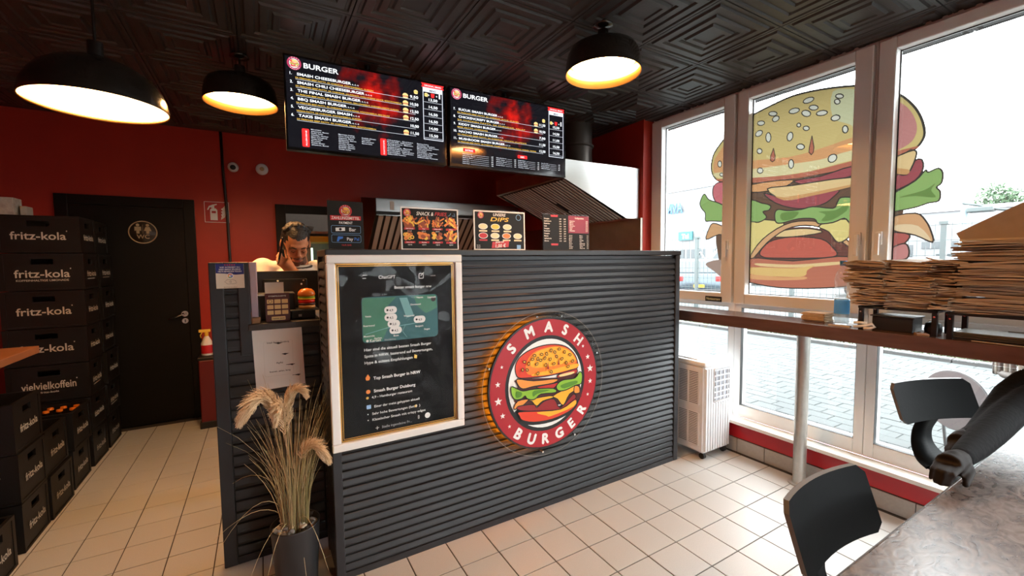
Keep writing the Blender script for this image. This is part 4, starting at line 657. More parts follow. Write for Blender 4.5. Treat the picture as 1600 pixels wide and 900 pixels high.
for q in range(12):
    v = .86 - q * .067
    if abs(v - .16) < .05: continue
    b.text(r_.choice(WD), .0105, f, -.172, v * Hh, 'L', .012); b.text('3,%d0' % r_.randint(0, 9), .010, f, -.042, v * Hh, 'R', .012); b.text('2,%d0' % r_.randint(0, 9), .010, f, -.008, v * Hh, 'R', .012)
b.text('Heißgetränke', .013, F(.0008), .10, .90 * Hh, 'C', .012)
for q in range(7): b.text(r_.choice(WD), .010, F(.0008), .022, (.82 - q * .045) * Hh, 'L', .012); b.text('2,%d0' % r_.randint(0, 9), .010, F(.0008), W / 2 - .012, (.82 - q * .045) * Hh, 'R', .012)
for q in range(9):
    b.text(r_.choice(WD), .0085, f, .016, (.42 - q * .045) * Hh, 'L', .012); b.text(r_.choice(WD), .0085, f, .10, (.42 - q * .045) * Hh, 'L', .012); b.text('1,50', .0085, f, W / 2 - .008, (.42 - q * .045) * Hh, 'R', .012)
finish(t, b)
# ================================================================ things on and at the side wing
st = MB(); st.box(-.178, -.069, 2.3425, 2.3445, 1.318, 1.430); o = st.build('review_sticker', mat('sticker_cream', (0.70, 0.62, 0.50), 0.4)); tag(o, 'cream and blue review sticker with coloured letter G on the wing post', 'sticker')
b = MB(); f = lambda d: (lambda u, v: (-.1235 + u, 2.3424 - d, 1.374 + v))
SP = [mat('sticker_blue', sR((22, 34, 110)), 0.4), M_print_w, mat('print_redstar', sR((200, 60, 40)), .5), mat('g_green', sR((50, 150, 70)), .5), mat('g_yellow', sR((240, 180, 30)), .5), mat('g_blue', sR((60, 110, 220)), .5), mat('print_grey', sR((110, 100, 90)), .5)]
b.m = 0; b.poly([(-.054, .056), (.054, .056), (.054, .008), (.02, .006), (-.02, .012), (-.054, .014)], f(.0003))
b.m = 2; 
for q in range(5): b.disc(.0032, f(.0006), 0, 5, -.018 + q * .009, .051)
b.m = 1
for q, tx in enumerate(('WIE WÜRDEST DU', 'DEIN SMASH ERLEBNIS', 'HEUTE BEWERTEN? FREUEN!')): b.text(tx, .0095, f(.0006), 0, .037 - q * .0095, 'C', .012, width=(.078, .083, .09)[q])
b.disc(.013, f(.0006), 0, 24, 0, .001)
for m_, a0, a1 in ((2, 40, 150), (4, 150, 215), (3, 215, 310), (5, 310, 362)): b.m = m_; b.disc(.0095, f(.0009), .0058, 10, 0, .001, math.radians(a0), math.radians(a1))
b.m = 5; b.box(-.1235, -.1138, 2.3413, 2.3415, 1.3735, 1.377)
b.m = 6; b.stroke([(-.022, -.025), (-.012, -.016), (.01, -.016), (.02, -.022), (.024, -.032), (.01, -.036), (-.012, -.036)], .0012, f(.0006))
for q in range(3): b.disc(.004 + q * .004, f(.0006), .003 + q * .004, 8, -.008, -.026, -.7, .7)
b.text('Bitte Handy hier auflegen', .005, f(.0006), 0, -.052, 'C', .01); b.build('print', SP, o)
# sheet of paper taped to the wing (the code on it is left out)
b = MB(); nx = 8; vs = []
for j in range(nx + 1):
    for i in range(nx + 1): u, v = i / nx, j / nx; vs.append((-.047 + .212 * u - .008 * v + .004, 2.3555 - .003 * math.sin(u * 5 + v * 3) - (.006 if j == 0 else 0), .822 + .302 * v + .006 * u))
b.smooth = True; b._add(vs, [(j * (nx + 1) + i, j * (nx + 1) + i + 1, (j + 1) * (nx + 1) + i + 1, (j + 1) * (nx + 1) + i) for j in range(nx) for i in range(nx)])
b.smooth = False; k0 = len(vs); b._add([(x, y + .0012, z) for x, y, z in vs], [(j * (nx + 1) + i, (j + 1) * (nx + 1) + i, (j + 1) * (nx + 1) + i + 1, j * (nx + 1) + i + 1) for j in range(nx) for i in range(nx)])
o = b.build('paper_sheet', M_paper); tag(o, 'white paper sheet taped to the ribbed wing above the dry grass', 'paper')
b = MB(); f = lambda u, v: (u, 2.3505, v); b.text('Smash Burger Duisburg', .010, f, .056, 1.045, 'C', .01); b.text('PayPal', .011, f, .06, .943, 'C', .012); b.text('Scannen, zahlen, fertig', .010, f, .060, .903, 'C', .01); b.m = 1; b.stroke(rrect(-.005, .118, .885, 1.055, .006), .0008, f); b.build('print', [M_print_k, mat('pale_grey_line', (.6, .58, .54), .6)], o)
# point-of-sale monitor seen from behind
t = thing('sales_monitor', (.1, 2.72, 1.147), 'black sales monitor seen from behind, between wing post and counter', 'monitor')
b = MB(); b.box(-.065, .29, 2.66, 2.685, 1.17, 1.388, bev=.006); b.box(0.0, .22, 2.64, 2.662, 1.19, 1.345, bev=.008); b.build('housing', mat('satin_black', (.012, .012, .013), .3), t)
b = MB(); b.cyl((.11, 2.68, 1.16), (.11, 2.72, 1.27), .02, n=10); b.box(.02, .2, 2.65, 2.78, 1.1465, 1.158, bev=.003); b.build('foot', M_black, t)
b = MB()
for x, z in ((.075, 1.335), (.20, 1.335), (.085, 1.315), (.19, 1.315)): b.cyl((x, 2.6395, z), (x, 2.636, z), .005, n=10)
b.build('screw', M_chrome, t)
# receipt printer with paper
t = thing('receipt_printer', (.03, 2.52, 1.147), 'small black receipt printer with paper curling out, behind the stamp card', 'printer')
b = MB(); b.box(-.025, .145, 2.46, 2.58, 1.146, 1.28, bev=.006); b.build('body', M_black, t)
b = MB(); b.box(-.028, .108, 2.452, 2.462, 1.270, 1.277); b.build('tear_bar', M_chrome, t)
b = MB(); P = [(0, 0), (.003, .02), (0.0, .045), (-.008, .058)]; vs = []
for d_, z in P: vs += [(.012, 2.462 + d_, 1.277 + z), (.095, 2.462 + d_, 1.277 + z)]
b.smooth = True; b._add(vs, [(2 * i, 2 * i + 1, 2 * i + 3, 2 * i + 2) for i in range(3)]); b.build('receipt_paper', M_paper, t)
# stamp card on a small easel
t = thing('loyalty_card', (.06, 2.37, 1.147), 'dark red loyalty card with nine cream stamp boxes on the wing shelf', 'card')
b = MB(); b.box(.010, .115, 2.375, 2.379, 1.147, 1.285); b.box(.02, .105, 2.379, 2.41, 1.147, 1.15); b.build('card', mat('maroon_card', sR((84, 20, 16)), .45), t)
b = MB(); f = lambda u, v: (.0625 + u, 2.3745, 1.147 + v); b.text('STEMPELKARTE', .0085, f, 0, .121, 'C', .012, width=.075)
for i in range(3):
    for j in range(3): b.m = 1; b.poly(rrect(-.045 + i * .0315, -.018 + i * .0315, .085 - j * .027 + .003, .108 - j * .027, .002), f)
b.m = 1; b.poly(rrect(-.028, .032, .006, .024, .003), f); b.m = 2; f3 = lambda u, v: (.0625 + u, 2.3741, 1.147 + v); b.text('1 BURGER GRATIS', .0065, f3, .002, .012, 'C', .02); b.disc(.008, f3, .0065, 16, -.0315, .0985); b.build('print', [M_print_w, mat('stamp_cream', sR((240, 205, 140)), .5), M_print_k], t)
# toy burger on a black terminal
t = thing('card_terminal', (.2, 2.45, 1.147), 'flat black card terminal box under the toy burger', 'terminal')
b = MB(); b.box(.125, .235, 2.42, 2.52, 1.146, 1.188, bev=.004); b.build('body', M_black, t); b = MB(); b.box(.118, .25, 2.40, 2.53, 1.188, 1.194, bev=.002); b.build('lid', mat('dark_grey_plastic', (.04, .04, .042), .35), t)
b = MB(); b.box(.155, .170, 2.4188, 2.4198, 1.158, 1.170); b.build('label_sticker', M_paper, t)
t = thing('toy_burger', (.195, 2.45, 1.195), 'small plastic toy burger standing on the black terminal box', 'figurine')
c = (.198, 2.455)
for nm, pr, m_ in (('bottom_bun', [(0, 1.195), (.036, 1.195), (.041, 1.203), (.038, 1.213), (0, 1.213)], mat('toy_bun', sR((226, 160, 80)), .3)), ('patty', [(0, 1.213), (.038, 1.213), (.041, 1.219), (.038, 1.225), (0, 1.225)], mat('toy_patty', sR((80, 36, 18)), .4)), ('tomato', [(0, 1.225), (.037, 1.225), (.040, 1.233), (.036, 1.243), (0, 1.243)], mat('toy_tomato', sR((225, 36, 16)), .25)), ('cheese', [(0, 1.243), (.040, 1.243), (.041, 1.249), (0, 1.251)], mat('toy_cheese', sR((245, 200, 30)), .3)), ('lettuce', [(0, 1.251), (.039, 1.251), (.042, 1.256), (0, 1.258)], mat('toy_lettuce', sR((120, 180, 40)), .4)), ('top_bun', [(0, 1.258), (.038, 1.258), (.042, 1.268), (.038, 1.284), (.025, 1.296), (0, 1.301)], mat('toy_topbun', sR((222, 120, 40)), .22))):
    b = MB(); b.lathe(pr, (c[0], c[1], 0), 24); b.build(nm, m_, t)
# little wooden block by the end panel, pale papers on the shelf
b = MB(); b.box(-.047, -.012, 2.35, 2.398, 1.1465, 1.172, bev=.002); o = b.build('wooden_block', mat('light_wood', (.32, .17, .07), .5, var=.3, vscale=30, stretch=(1, 1, 8))); tag(o, 'small light wooden block at the foot of the lilac end panel', 'block')
# ================================================================ spray bottles on a dark red bin by the black door
t = thing('waste_bin', (-.44, 4.58, 0), 'slim dark red bin against the back wall beside the black door', 'bin')
b = MB(); b.box(-.50, -.26, 4.50, 4.78, 0.05, .60, bev=.01); b.build('body', mat('dark_red_plastic', (.12, .008, .008), .4), t); b = MB(); b.box(-.51, -.25, 4.49, 4.79, 0, .06, bev=.006); b.build('foot', M_black, t); b = MB(); b.box(-.505, -.255, 4.495, 4.785, .60, .625, bev=.006); b.build('lid', M_black, t)
def spray(x, y, z, body, head, label, r=.045, h=.17):
    t = thing('spray_bottle', (x, y, z), label, 'bottle')
    b = MB(); b.lathe([(0, 0), (r * .95, 0), (r, .01), (r, h * .62), (r * .62, h * .85), (.014, h), (0, h)], (x, y, z), 20); b.build('bottle', body, t)
    b = MB(); b.lathe([(r + .0008, h * .12), (r + .0008, h * .55)], (x, y, z), 20); b.build('label', CP[1], t)
    b = MB(); b.cyl((x, y, z + h), (x, y, z + h + .035), .015, n=12); b.box(x - .055, x + .03, y - .012, y + .012, z + h + .035, z + h + .06, bev=.004); b.build('spray_head', head, t)
    b = MB(); b.tube([(x - .03, y, z + h + .036), (x - .045, y, z + h + .01), (x - .04, y, z + h - .015)], .005, 6); b.build('trigger', head, t)
spray(-.44, 4.60, .626, M_white, CP[3], 'white and red spray bottle with yellow head on the dark red bin'); spray(-.33, 4.62, .626, M_white, M_black, 'white spray bottle with black head, right of the yellow headed one', .04, .16)
# ================================================================ kitchen hoods
M_baffle = mat('baffle_steel', (.62, .57, .50), .3, metal=.35)
def hood_right():
    t = thing('extractor_hood', (2.5, 3.3, 1.8), 'large sloping steel extractor hood on the right kitchen wall', 'hood')
    y0, y1 = 2.76, 3.86; A = [(2.09, 2.09), (2.09, 2.232), (2.945, 2.238), (2.945, 1.80), (2.79, 1.795)]
    b = MB(); b.prism(A, lambda u, v, d: (u, y0 + d, v), .006); b.build('end_panel', M_steel, t)
    b = MB(); b.prism(A, lambda u, v, d: (u, y1 - .006 + d, v), .006); b.build('end_panel', M_steeld, t)
    b = MB(); b.box(2.088, 2.094, y0 + .006, y1 - .006, 2.092, 2.232); b.box(2.09, 2.945, y0 + .006, y1 - .006, 2.230, 2.236); b.box(2.094, 2.13, y0 + .006, y1 - .006, 2.09, 2.096); b.box(2.79, 2.945, y0 + .006, y1 - .006, 1.795, 1.80); b.build('canopy', M_steeld, t)
    # sloping filter bank
    ax = Vector((2.79 - 2.13, 0, 1.80 - 2.095)); L = ax.length; ang = math.atan2(-ax.z, ax.x); R = Matrix.Rotation(ang, 3, 'Y'); c = Vector((2.46, 0, 1.9475))
    for k in range(2):
        ya = y0 + .03 + k * (y1 - y0 - .06) / 2; yb = ya + (y1 - y0 - .06) / 2 - .012
        n = 11; w_ = (yb - ya) / n
        b = MB(); b.box(c.x - L / 2, c.x + L / 2, ya, yb, c.z - .0095, c.z + .004, rot=R); fo = b.build('slot_shade_tray', M_black, t)  # black tray nearly flush with the baffles paints in the slots' shade
        for i in range(n):
            b = MB(); yy = ya + (i + .5) * w_; b.box(c.x - L / 2 + .01, c.x + L / 2 - .01, yy - w_ * .26, yy + w_ * .26, c.z - .014, c.z + .002, rot=R, bev=.002); b.build('baffle', M_baffle, fo)
    b = MB(); b.box(2.40, 2.55, y0 + .5, y0 + .53, c.z - .03, c.z - .01, rot=R); b.build('filter_handle', M_black, t)
    b = MB(); b.cyl((2.55, 3.15, 2.232), (2.55, 3.15, 2.45), .14, n=28); b.lathe([(.14, 2.45), (.155, 2.455), (.155, 2.47), (.14, 2.475)], (2.55, 3.15, 0), 28); b.cyl((2.55, 3.15, 2.47), (2.55, 3.15, 2.66), .14, n=28); b.build('duct', mat('grey_duct', (.09, .075, .065), .4, metal=.6), t)
hood_right()
b = MB(); b.box(2.940, 2.9495, 2.73, 4.88, .9, 1.80); b.box(2.925, 2.9495, 2.722, 2.732, .9, 1.80); o = b.build('steel_backsplash', M_steeld); tag(o, 'plain steel wall panel under the right extractor hood', 'panel')
def hood_back():
    t = thing('extractor_hood', (1.8, 4.5, 1.5), 'long low steel hood on the back wall, behind the snack menu', 'hood')
    x0, x1, yf = .965, 2.55, 4.2; zt, zb = 2.04, 1.90
    A = [(yf, zb), (yf, zt), (4.88, zt + .1), (4.88, 1.45), (4.74, 1.45)]
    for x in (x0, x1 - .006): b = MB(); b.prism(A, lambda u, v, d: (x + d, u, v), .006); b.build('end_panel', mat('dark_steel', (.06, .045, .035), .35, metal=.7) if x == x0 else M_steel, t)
    b = MB(); b.box(x0 + .006, x1 - .006, yf, yf + .006, zb + .02, zt); b.box(x0 + .006, x1 - .006, yf, 4.88, zt - .004, zt + .002); b.box(x0 + .006, x1 - .006, 4.87, 4.88, 1.45, zt); b.build('canopy', M_steel, t)
    b = MB(); b.box(x0 + .006, x1 - .006, yf + .01, yf + .08, zb - .02, zb - .012); b.build('drip_rail', M_chrome, t)
    p0, p1 = Vector((0, yf + .06, zb - .015)), Vector((0, 4.74, 1.47)); c = (p0 + p1) / 2; d = p1 - p0; R = Matrix.Rotation(math.atan2(d.z, d.y), 3, 'X'); L = d.length
    b = MB(); b.box(x0 + .01, x1 - .01, c.y - L / 2, c.y + L / 2, c.z + .0015, c.z + .012, rot=R); fo = b.build('slot_shade_tray', M_blackm, t)  # black sheet close behind the baffles stands in for slot shade
    n = 22; w_ = (x1 - x0 - .06) / n
    for i in range(n):
        xx = x0 + .03 + (i + .5) * w_; b = MB(); b.box(xx - w_ * .33, xx + w_ * .33, c.y - L / 2 + .01, c.y + L / 2 - .01, c.z - .004, c.z + .006, rot=R, bev=.002); b.build('baffle', M_baffle, fo)
    b = MB(); b.box(1.10, 1.14, yf - .004, yf - .001, zb + .035, zt - .02); b.build('label_sticker', M_paper, t)
hood_back()
# back room seen through the doorway: shelf and a lit fridge with a yellow header
b = MB(); b.box(.3, 1.1, 5.4, 5.5, 2.58, 2.66); o = b.build('ceiling_fill_light', glow('backroom_fill', (1, .93, .82), 4)); tag(o, 'unseen tube light added on the back room ceiling to brighten the room', 'lamp')  # out of view, added because the back room came out dark
b = MB(); b.box(.2, 1.2, 5.95, 6.19, 1.80, 1.83); b.box(.2, .23, 5.95, 6.19, 0, 1.80); o = b.build('storage_shelf', M_steeld); tag(o, 'high steel shelf in the back room behind the man', 'shelf')
b = MB(); b.lathe([(0, 1.832), (.17, 1.835), (.19, 1.89), (.18, 1.89), (.16, 1.845), (0, 1.842)], (.42, 6.07, 0), 24); o = b.build('steel_bowl', M_steeld); tag(o, 'wide steel bowl on the high back room shelf', 'bowl')
t = thing('drinks_fridge', (.75, 5.6, 0), 'glass door fridge with yellow header in the back room doorway', 'fridge')
b = MB(); b.box(.44, .485, 5.30, 5.8, 0, 1.665); b.box(.895, .94, 5.30, 5.8, 0, 1.665); b.box(.485, .895, 5.76, 5.8, 0, 1.665); b.box(.485, .895, 5.30, 5.8, 0, .12); b.build('cabinet', mat('fridge_grey', (.30, .33, .30), .4), t)
b = MB(); b.box(.44, .94, 5.285, 5.8, 1.665, 1.73); b.m = 0; b.build('header', mat('fridge_yellow', sR((225, 180, 40)), .4), t)
b = MB(); b.box(.485, .895, 5.29, 5.296, .12, 1.665); b.build('glass_door', M_glass, t)
b = MB(); b.box(.495, .515, 5.33, 5.345, .2, 1.6); b.box(.70, .72, 5.33, 5.345, .2, 1.6); b.build('light_tube', glow('fridge_tube', (.75, 1.0, .75), 1.6), t)
for z in (.5, .85, 1.2): b = MB(); b.box(.488, .892, 5.35, 5.75, z, z + .01); b.build('shelf', M_white, t)
# ================================================================ pendant lamps
M_shade = mat('black_lacquer_shade', (0.014, 0.011, 0.009), 0.22, coat=0.3)
M_goldin = mat('gold_leaf_inside', (0.75, 0.42, 0.12), 0.28, metal=0.9, var=0.2, vscale=14)
M_diff = glow('lamp_diffuser', (1.0, 0.53, 0.21), LAMP_POWER)
M_diffbig = glow('dome_diffuser', (1.0, 0.53, 0.21), LAMP_POWER * .19)
def lamp(x, y, zr, R, prof, label, rec, rd):
    t = thing('pendant_lamp', (x, y, zr), label, 'lamp', 'black pendant lamps')
    out = [(R * a, zr + z) for a, z in prof]; inn = [(max(0, r - .004), z - .004 if i else z) for i, (r, z) in enumerate(out)]
    b = MB(); b.lathe(out + [(0, out[-1][1])], (x, y, 0), 48); b.build('lamp_shade', M_shade, t)
    b = MB(); b.lathe([out[0]] + inn + [(0, inn[-1][1])], (x, y, 0), 48); b.build('shade_lining', M_goldin, t)
    b = MB(); b.lathe([(0, zr + rec - .012), (R * rd * .7, zr + rec - .009), (R * rd, zr + rec), (R * rd, zr + rec + .01), (0, zr + rec + .01)], (x, y, 0), 40); b.build('diffuser', M_diffbig if R > .2 else M_diff, t)
    zt = out[-1][1]; b = MB(); b.cyl((x, y, zt - .005), (x, y, min(zt + .07, 2.64)), .028, n=16); b.cyl((x, y, zt), (x, y, 2.66), .006, n=8); b.lathe([(.05, 2.66), (.05, 2.645), (0, 2.64)], (x, y, 0), 20); b.build('stem', M_shade, t)
lamp(-.585, 2.58, 2.125, .245, [(1, 0), (1.0, .012), (.97, .05), (.90, .09), (.77, .135), (.58, .17), (.36, .195), (.16, .205)], 'large black dome pendant with white glowing disc, nearest the left edge', .012, .975)
BOWL = [(1, 0), (.985, .05), (.94, .095), (.86, .125), (.70, .142), (.4, .15), (.12, .152)]
lamp(-.06, 3.06, 2.375, .193, BOWL, 'black bowl pendant with gold lining, left of the left menu screen', .062, .85)
lamp(1.594, 1.752, 2.405, .196, BOWL, 'black bowl pendant with gold lining near the windows', .062, .85)
lamp(0.9, -0.75, 2.405, .196, BOWL, 'black bowl pendant with gold lining, added behind the camera as fill light', .062, .85)  # unseen lamp, added to light the signs and counter from the front
# ================================================================ crates
M_crate = mat('black_crate_plastic', (0.006, 0.0052, 0.005), 0.5, spec=.3, var=0.2, vscale=25, bump=0.03, bscale=120)
M_crtxt = mat('cream_lettering', (0.50, 0.47, 0.40), 0.55)
CW, CD, CHH = .40, .30, .251
def crate_mesh():
    b = MB(); t = .012
    def wall(x0, x1, y0, y1, along):
        L0, L1 = (x0, x1) if along == 'x' else (y0, y1); m_ = (L0 + L1) / 2; hw = .055 if along == 'x' else .045
        def seg(a, c, z0, z1):
            if along == 'x': b.box(a, c, y0, y1, z0, z1)
            else: b.box(x0, x1, a, c, z0, z1)
        seg(L0, L1, 0, .175); seg(L0, m_ - hw, .175, .212); seg(m_ + hw, L1, .175, .212); seg(L0, L1, .212, CHH - .004)
    wall(-CW, 0, 0, t, 'x'); wall(-CW, 0, CD - t, CD, 'x'); wall(-CW, -CW + t, t, CD - t, 'y'); wall(-t, 0, t, CD - t, 'y'); b.box(-CW + t, -t, t, CD - t, 0, .012)
    for x0, x1, y0, y1 in ((-CW - .003, -CW + .022, -.003, .022), (-.022, .003, -.003, .022), (-CW - .003, -CW + .022, CD - .022, CD + .003), (-.022, .003, CD - .022, CD + .003)): b.box(x0, x1, y0, y1, 0, CHH - .004)
    for z0, z1 in ((.0, .012), (.232, CHH - .004)):
        b.box(-CW - .004, .004, -.004, 0, z0, z1); b.box(.0, .004, 0, CD, z0, z1)
    # bottle dividers
    for i in range(1, 6): x = -CW + t + i * (CW - 2 * t) / 6; b.box(x - .002, x + .002, t, CD - t, .012, .15)
    for i in range(1, 4): y = t + i * (CD - 2 * t) / 4; b.box(-CW + t, -t, y - .002, y + .002, .012, .15)
    me = bpy.data.meshes.new('crate_body'); me.from_pydata(b.v, [], b.f); me.materials.append(M_crate); return me
cme = crate_mesh()
def letter_mesh(front, sub):
    b = MB(); f = lambda u, v: (-CW / 2 + u, -.0048, v); g = lambda u, v: (.0048, CD / 2 + u, v)
    b.text(front, .072, f, 0, .088, 'C', .012, width=.265)
    if sub: b.text(sub, .018, f, 0, .062, 'C', .01, width=.25 if len(sub) > 12 else .09)
    b.text('fritz-kola', .055, g, 0, .090, 'C', .012, width=.19); b.stroke([(.137, .142), (.137, .150)], .006, f, False)
    if sub: b.stroke([(-.09, .072), (.06, .072)], .004, g, False)
    me = bpy.data.meshes.new('lettering'); me.from_pydata(b.v, [], b.f); me.materials.append(M_crtxt); return me
LMS = [letter_mesh('fritz-kola', ''), letter_mesh('fritz-kola', 'KOFFEINHALTIGE LIMONADE'), letter_mesh('vielvielkoffein', 'fritz-kola')]
def crate(x, y, z, lm, label, rz=0.0):
    t = thing('drinks_crate', (x, y, z), label, 'crate', 'black drinks crates stacked along the left side', rz)
    for nm, me in (('crate_body', cme), ('print', LMS[lm])): o = bpy.data.objects.new(nm, me); COL.objects.link(o); o.parent = t
rc = random.Random(11)
for nm, y, n, lms in (('three high stack nearest the camera', 3.0, 3, (0, 0, 0)), ('two high stack just behind it', 3.32, 2, (0, 0)), ('two high stack with orange caps', 3.69, 2, (0, 0)), ('tall stack with big lettering', 4.065, 7, (0, 0, 2, 0, 0, 1, 0)), ('rear tall stack by the black door', 4.425, 7, (0, 1, 0, 0, 0, 1, 0))):
    for k in range(n):
        jx, jy = rc.uniform(-.008, .008), rc.uniform(-.004, .004)
        crate(-1.072 + jx, y + jy, .002 + k * .2525, lms[k], 'black drinks crate, %s from floor, %s' % (ordinal(k), nm), rc.uniform(-.012, .012))
crate(-1.066, 2.60, .002, 0, 'open empty black drinks crate on the floor at the bottom left corner')
# crown-capped bottles in the two high stack before the tall one
M_bottle = pane_mat('dark_bottle_glass', (.03, .018, .01), ior=1.5); M_bottle = mat('brown_bottle', (.012, .007, .005), .12); M_cap = mat('orange_cap', sR((240, 130, 30)), .35, metal=.2)
bme = MB(); bme.lathe([(0, 0), (.028, 0), (.029, .1), (.026, .125), (.014, .165), (.0125, .215), (0, .215)], (0, 0, 0), 14); bm_ = bpy.data.meshes.new('glass'); bm_.from_pydata(bme.v, [], bme.f); bm_.materials.append(M_bottle)
cpm = MB(); cpm.lathe([(.0155, .208), (.0165, .212), (.0150, .222), (0, .224)], (0, 0, 0), 14); cp_ = bpy.data.meshes.new('crown_cap'); cp_.from_pydata(cpm.v, [], cpm.f); cp_.materials.append(M_cap)
for j in range(2):
    for i in range(6):
        x = -1.072 - .4 + .012 + (i + .5) * .0627; y = 3.69 + .012 + (3 - j + .5) * .069
        t = thing('capped_bottle', (x, y, .2545 + .013), 'orange capped bottle, %s from the left in the %s row of the open topped crate' % (ordinal(i), ('back', 'second')[j]), 'bottle', 'orange capped bottles')
        for nm, me in (('glass', bm_), ('crown_cap', cp_)): o = bpy.data.objects.new(nm, me); COL.objects.link(o); o.parent = t
# pale packages on the tall front stack
zc = .002 + 7 * .2525 - .004
b = MB(); b.box(-1.46, -1.385, 4.10, 4.22, zc, zc + .115, bev=.004); o = b.build('carton', mat('grey_white_carton', (.34, .31, .27), .6, var=.5, vscale=35)); tag(o, 'tall pale patterned carton on top of the tall crate stack', 'box')
b = MB(); b.box(-1.372, -1.34, 4.14, 4.24, zc, zc + .065, bev=.004); o = b.build('carton', mat('plain_carton', (.30, .27, .23), .6)); tag(o, 'smaller plain pale carton beside the patterned one', 'box')
# ================================================================ bar board at the left edge with its white side panel
M_board = mat('honey_wood_board', (.20, .075, .030), .38, var=.35, vscale=9, stretch=(5, 1, 1))
t = thing('bar_table', (-1.3, 2.6, 0), 'brown wooden bar board in front of the crates at the left edge', 'table')
b = MB(); b.box(-1.75, -.965, 2.35, 3.0, 1.0, 1.035, bev=.003)
R_ = 0
b.build('board', M_board, t); b = MB(); b.box(-1.38, -1.115, 2.42, 2.46, 0, 1.0); b.build('side_panel', M_pvc, t)
# ================================================================ man behind the counter
def remeshed(mb, name, mats, vox, smooth=3, parent=None, pick=None):
    o = mb.build(name, mats[0]); m1 = o.modifiers.new('r', 'REMESH'); m1.mode = 'VOXEL'; m1.voxel_size = vox; m1.use_smooth_shade = True
    m2 = o.modifiers.new('s', 'SMOOTH'); m2.factor = .5; m2.iterations = smooth
    dg = bpy.context.evaluated_depsgraph_get(); me = bpy.data.meshes.new_from_object(o.evaluated_get(dg)); o.modifiers.clear(); o.data = me; me.name = name
    me.materials.clear()
    for m in mats: me.materials.append(m)
    if pick:
        for p in me.polygons: p.material_index = pick(p.center)
    if parent: o.parent = parent; o.matrix_parent_inverse = PW(parent).inverted()
    return o
def limb(mb, pts, rs, n=14):
    mb.tube(pts, rs, n)
    for p, r in zip(pts, rs): mb.ell(p, (r, r, r), None, 12, 8)
M_skin = mat('skin', sR((196, 132, 96)), .5, var=.08, vscale=30); M_beard = mat('stubble', sR((92, 58, 44)), .6); M_hair = mat('black_hair', (.007, .005, .004), .5, bump=.5, bscale=140); M_lip = mat('lips', sR((160, 92, 78)), .45)
def hand(mb, wrist, mid, tips, thumb, r=.0085):
    """palm plus five unequal bent fingers; mid: knuckle row ends, tips: end points with a bend point"""
    wrist = Vector(wrist); a, c = Vector(mid[0]), Vector(mid[1])
    mb.tube([wrist, (wrist + (a + c) / 2) / 2, (a + c) / 2], [.024, .032, .034], 12); mb.ell((wrist * .35 + (a + c) * .325), (.034, .026, .036)); 
    for i in range(4):
        k = a.lerp(c, i / 3); mb.ell(k, (r * 1.35,) * 3, None, 10, 7); bp, tp = Vector(tips[i][0]), Vector(tips[i][1])
        limb(mb, [k.lerp(wrist, .3), k, bp, tp], [r * 1.2, r * 1.15, r, r * .8], 10)
    limb(mb, [wrist.lerp(Vector(thumb[0]), .4)] + [Vector(q) for q in thumb], [r * 1.6, r * 1.35, r * 1.15, r * .9][:len(thumb) + 1], 10)
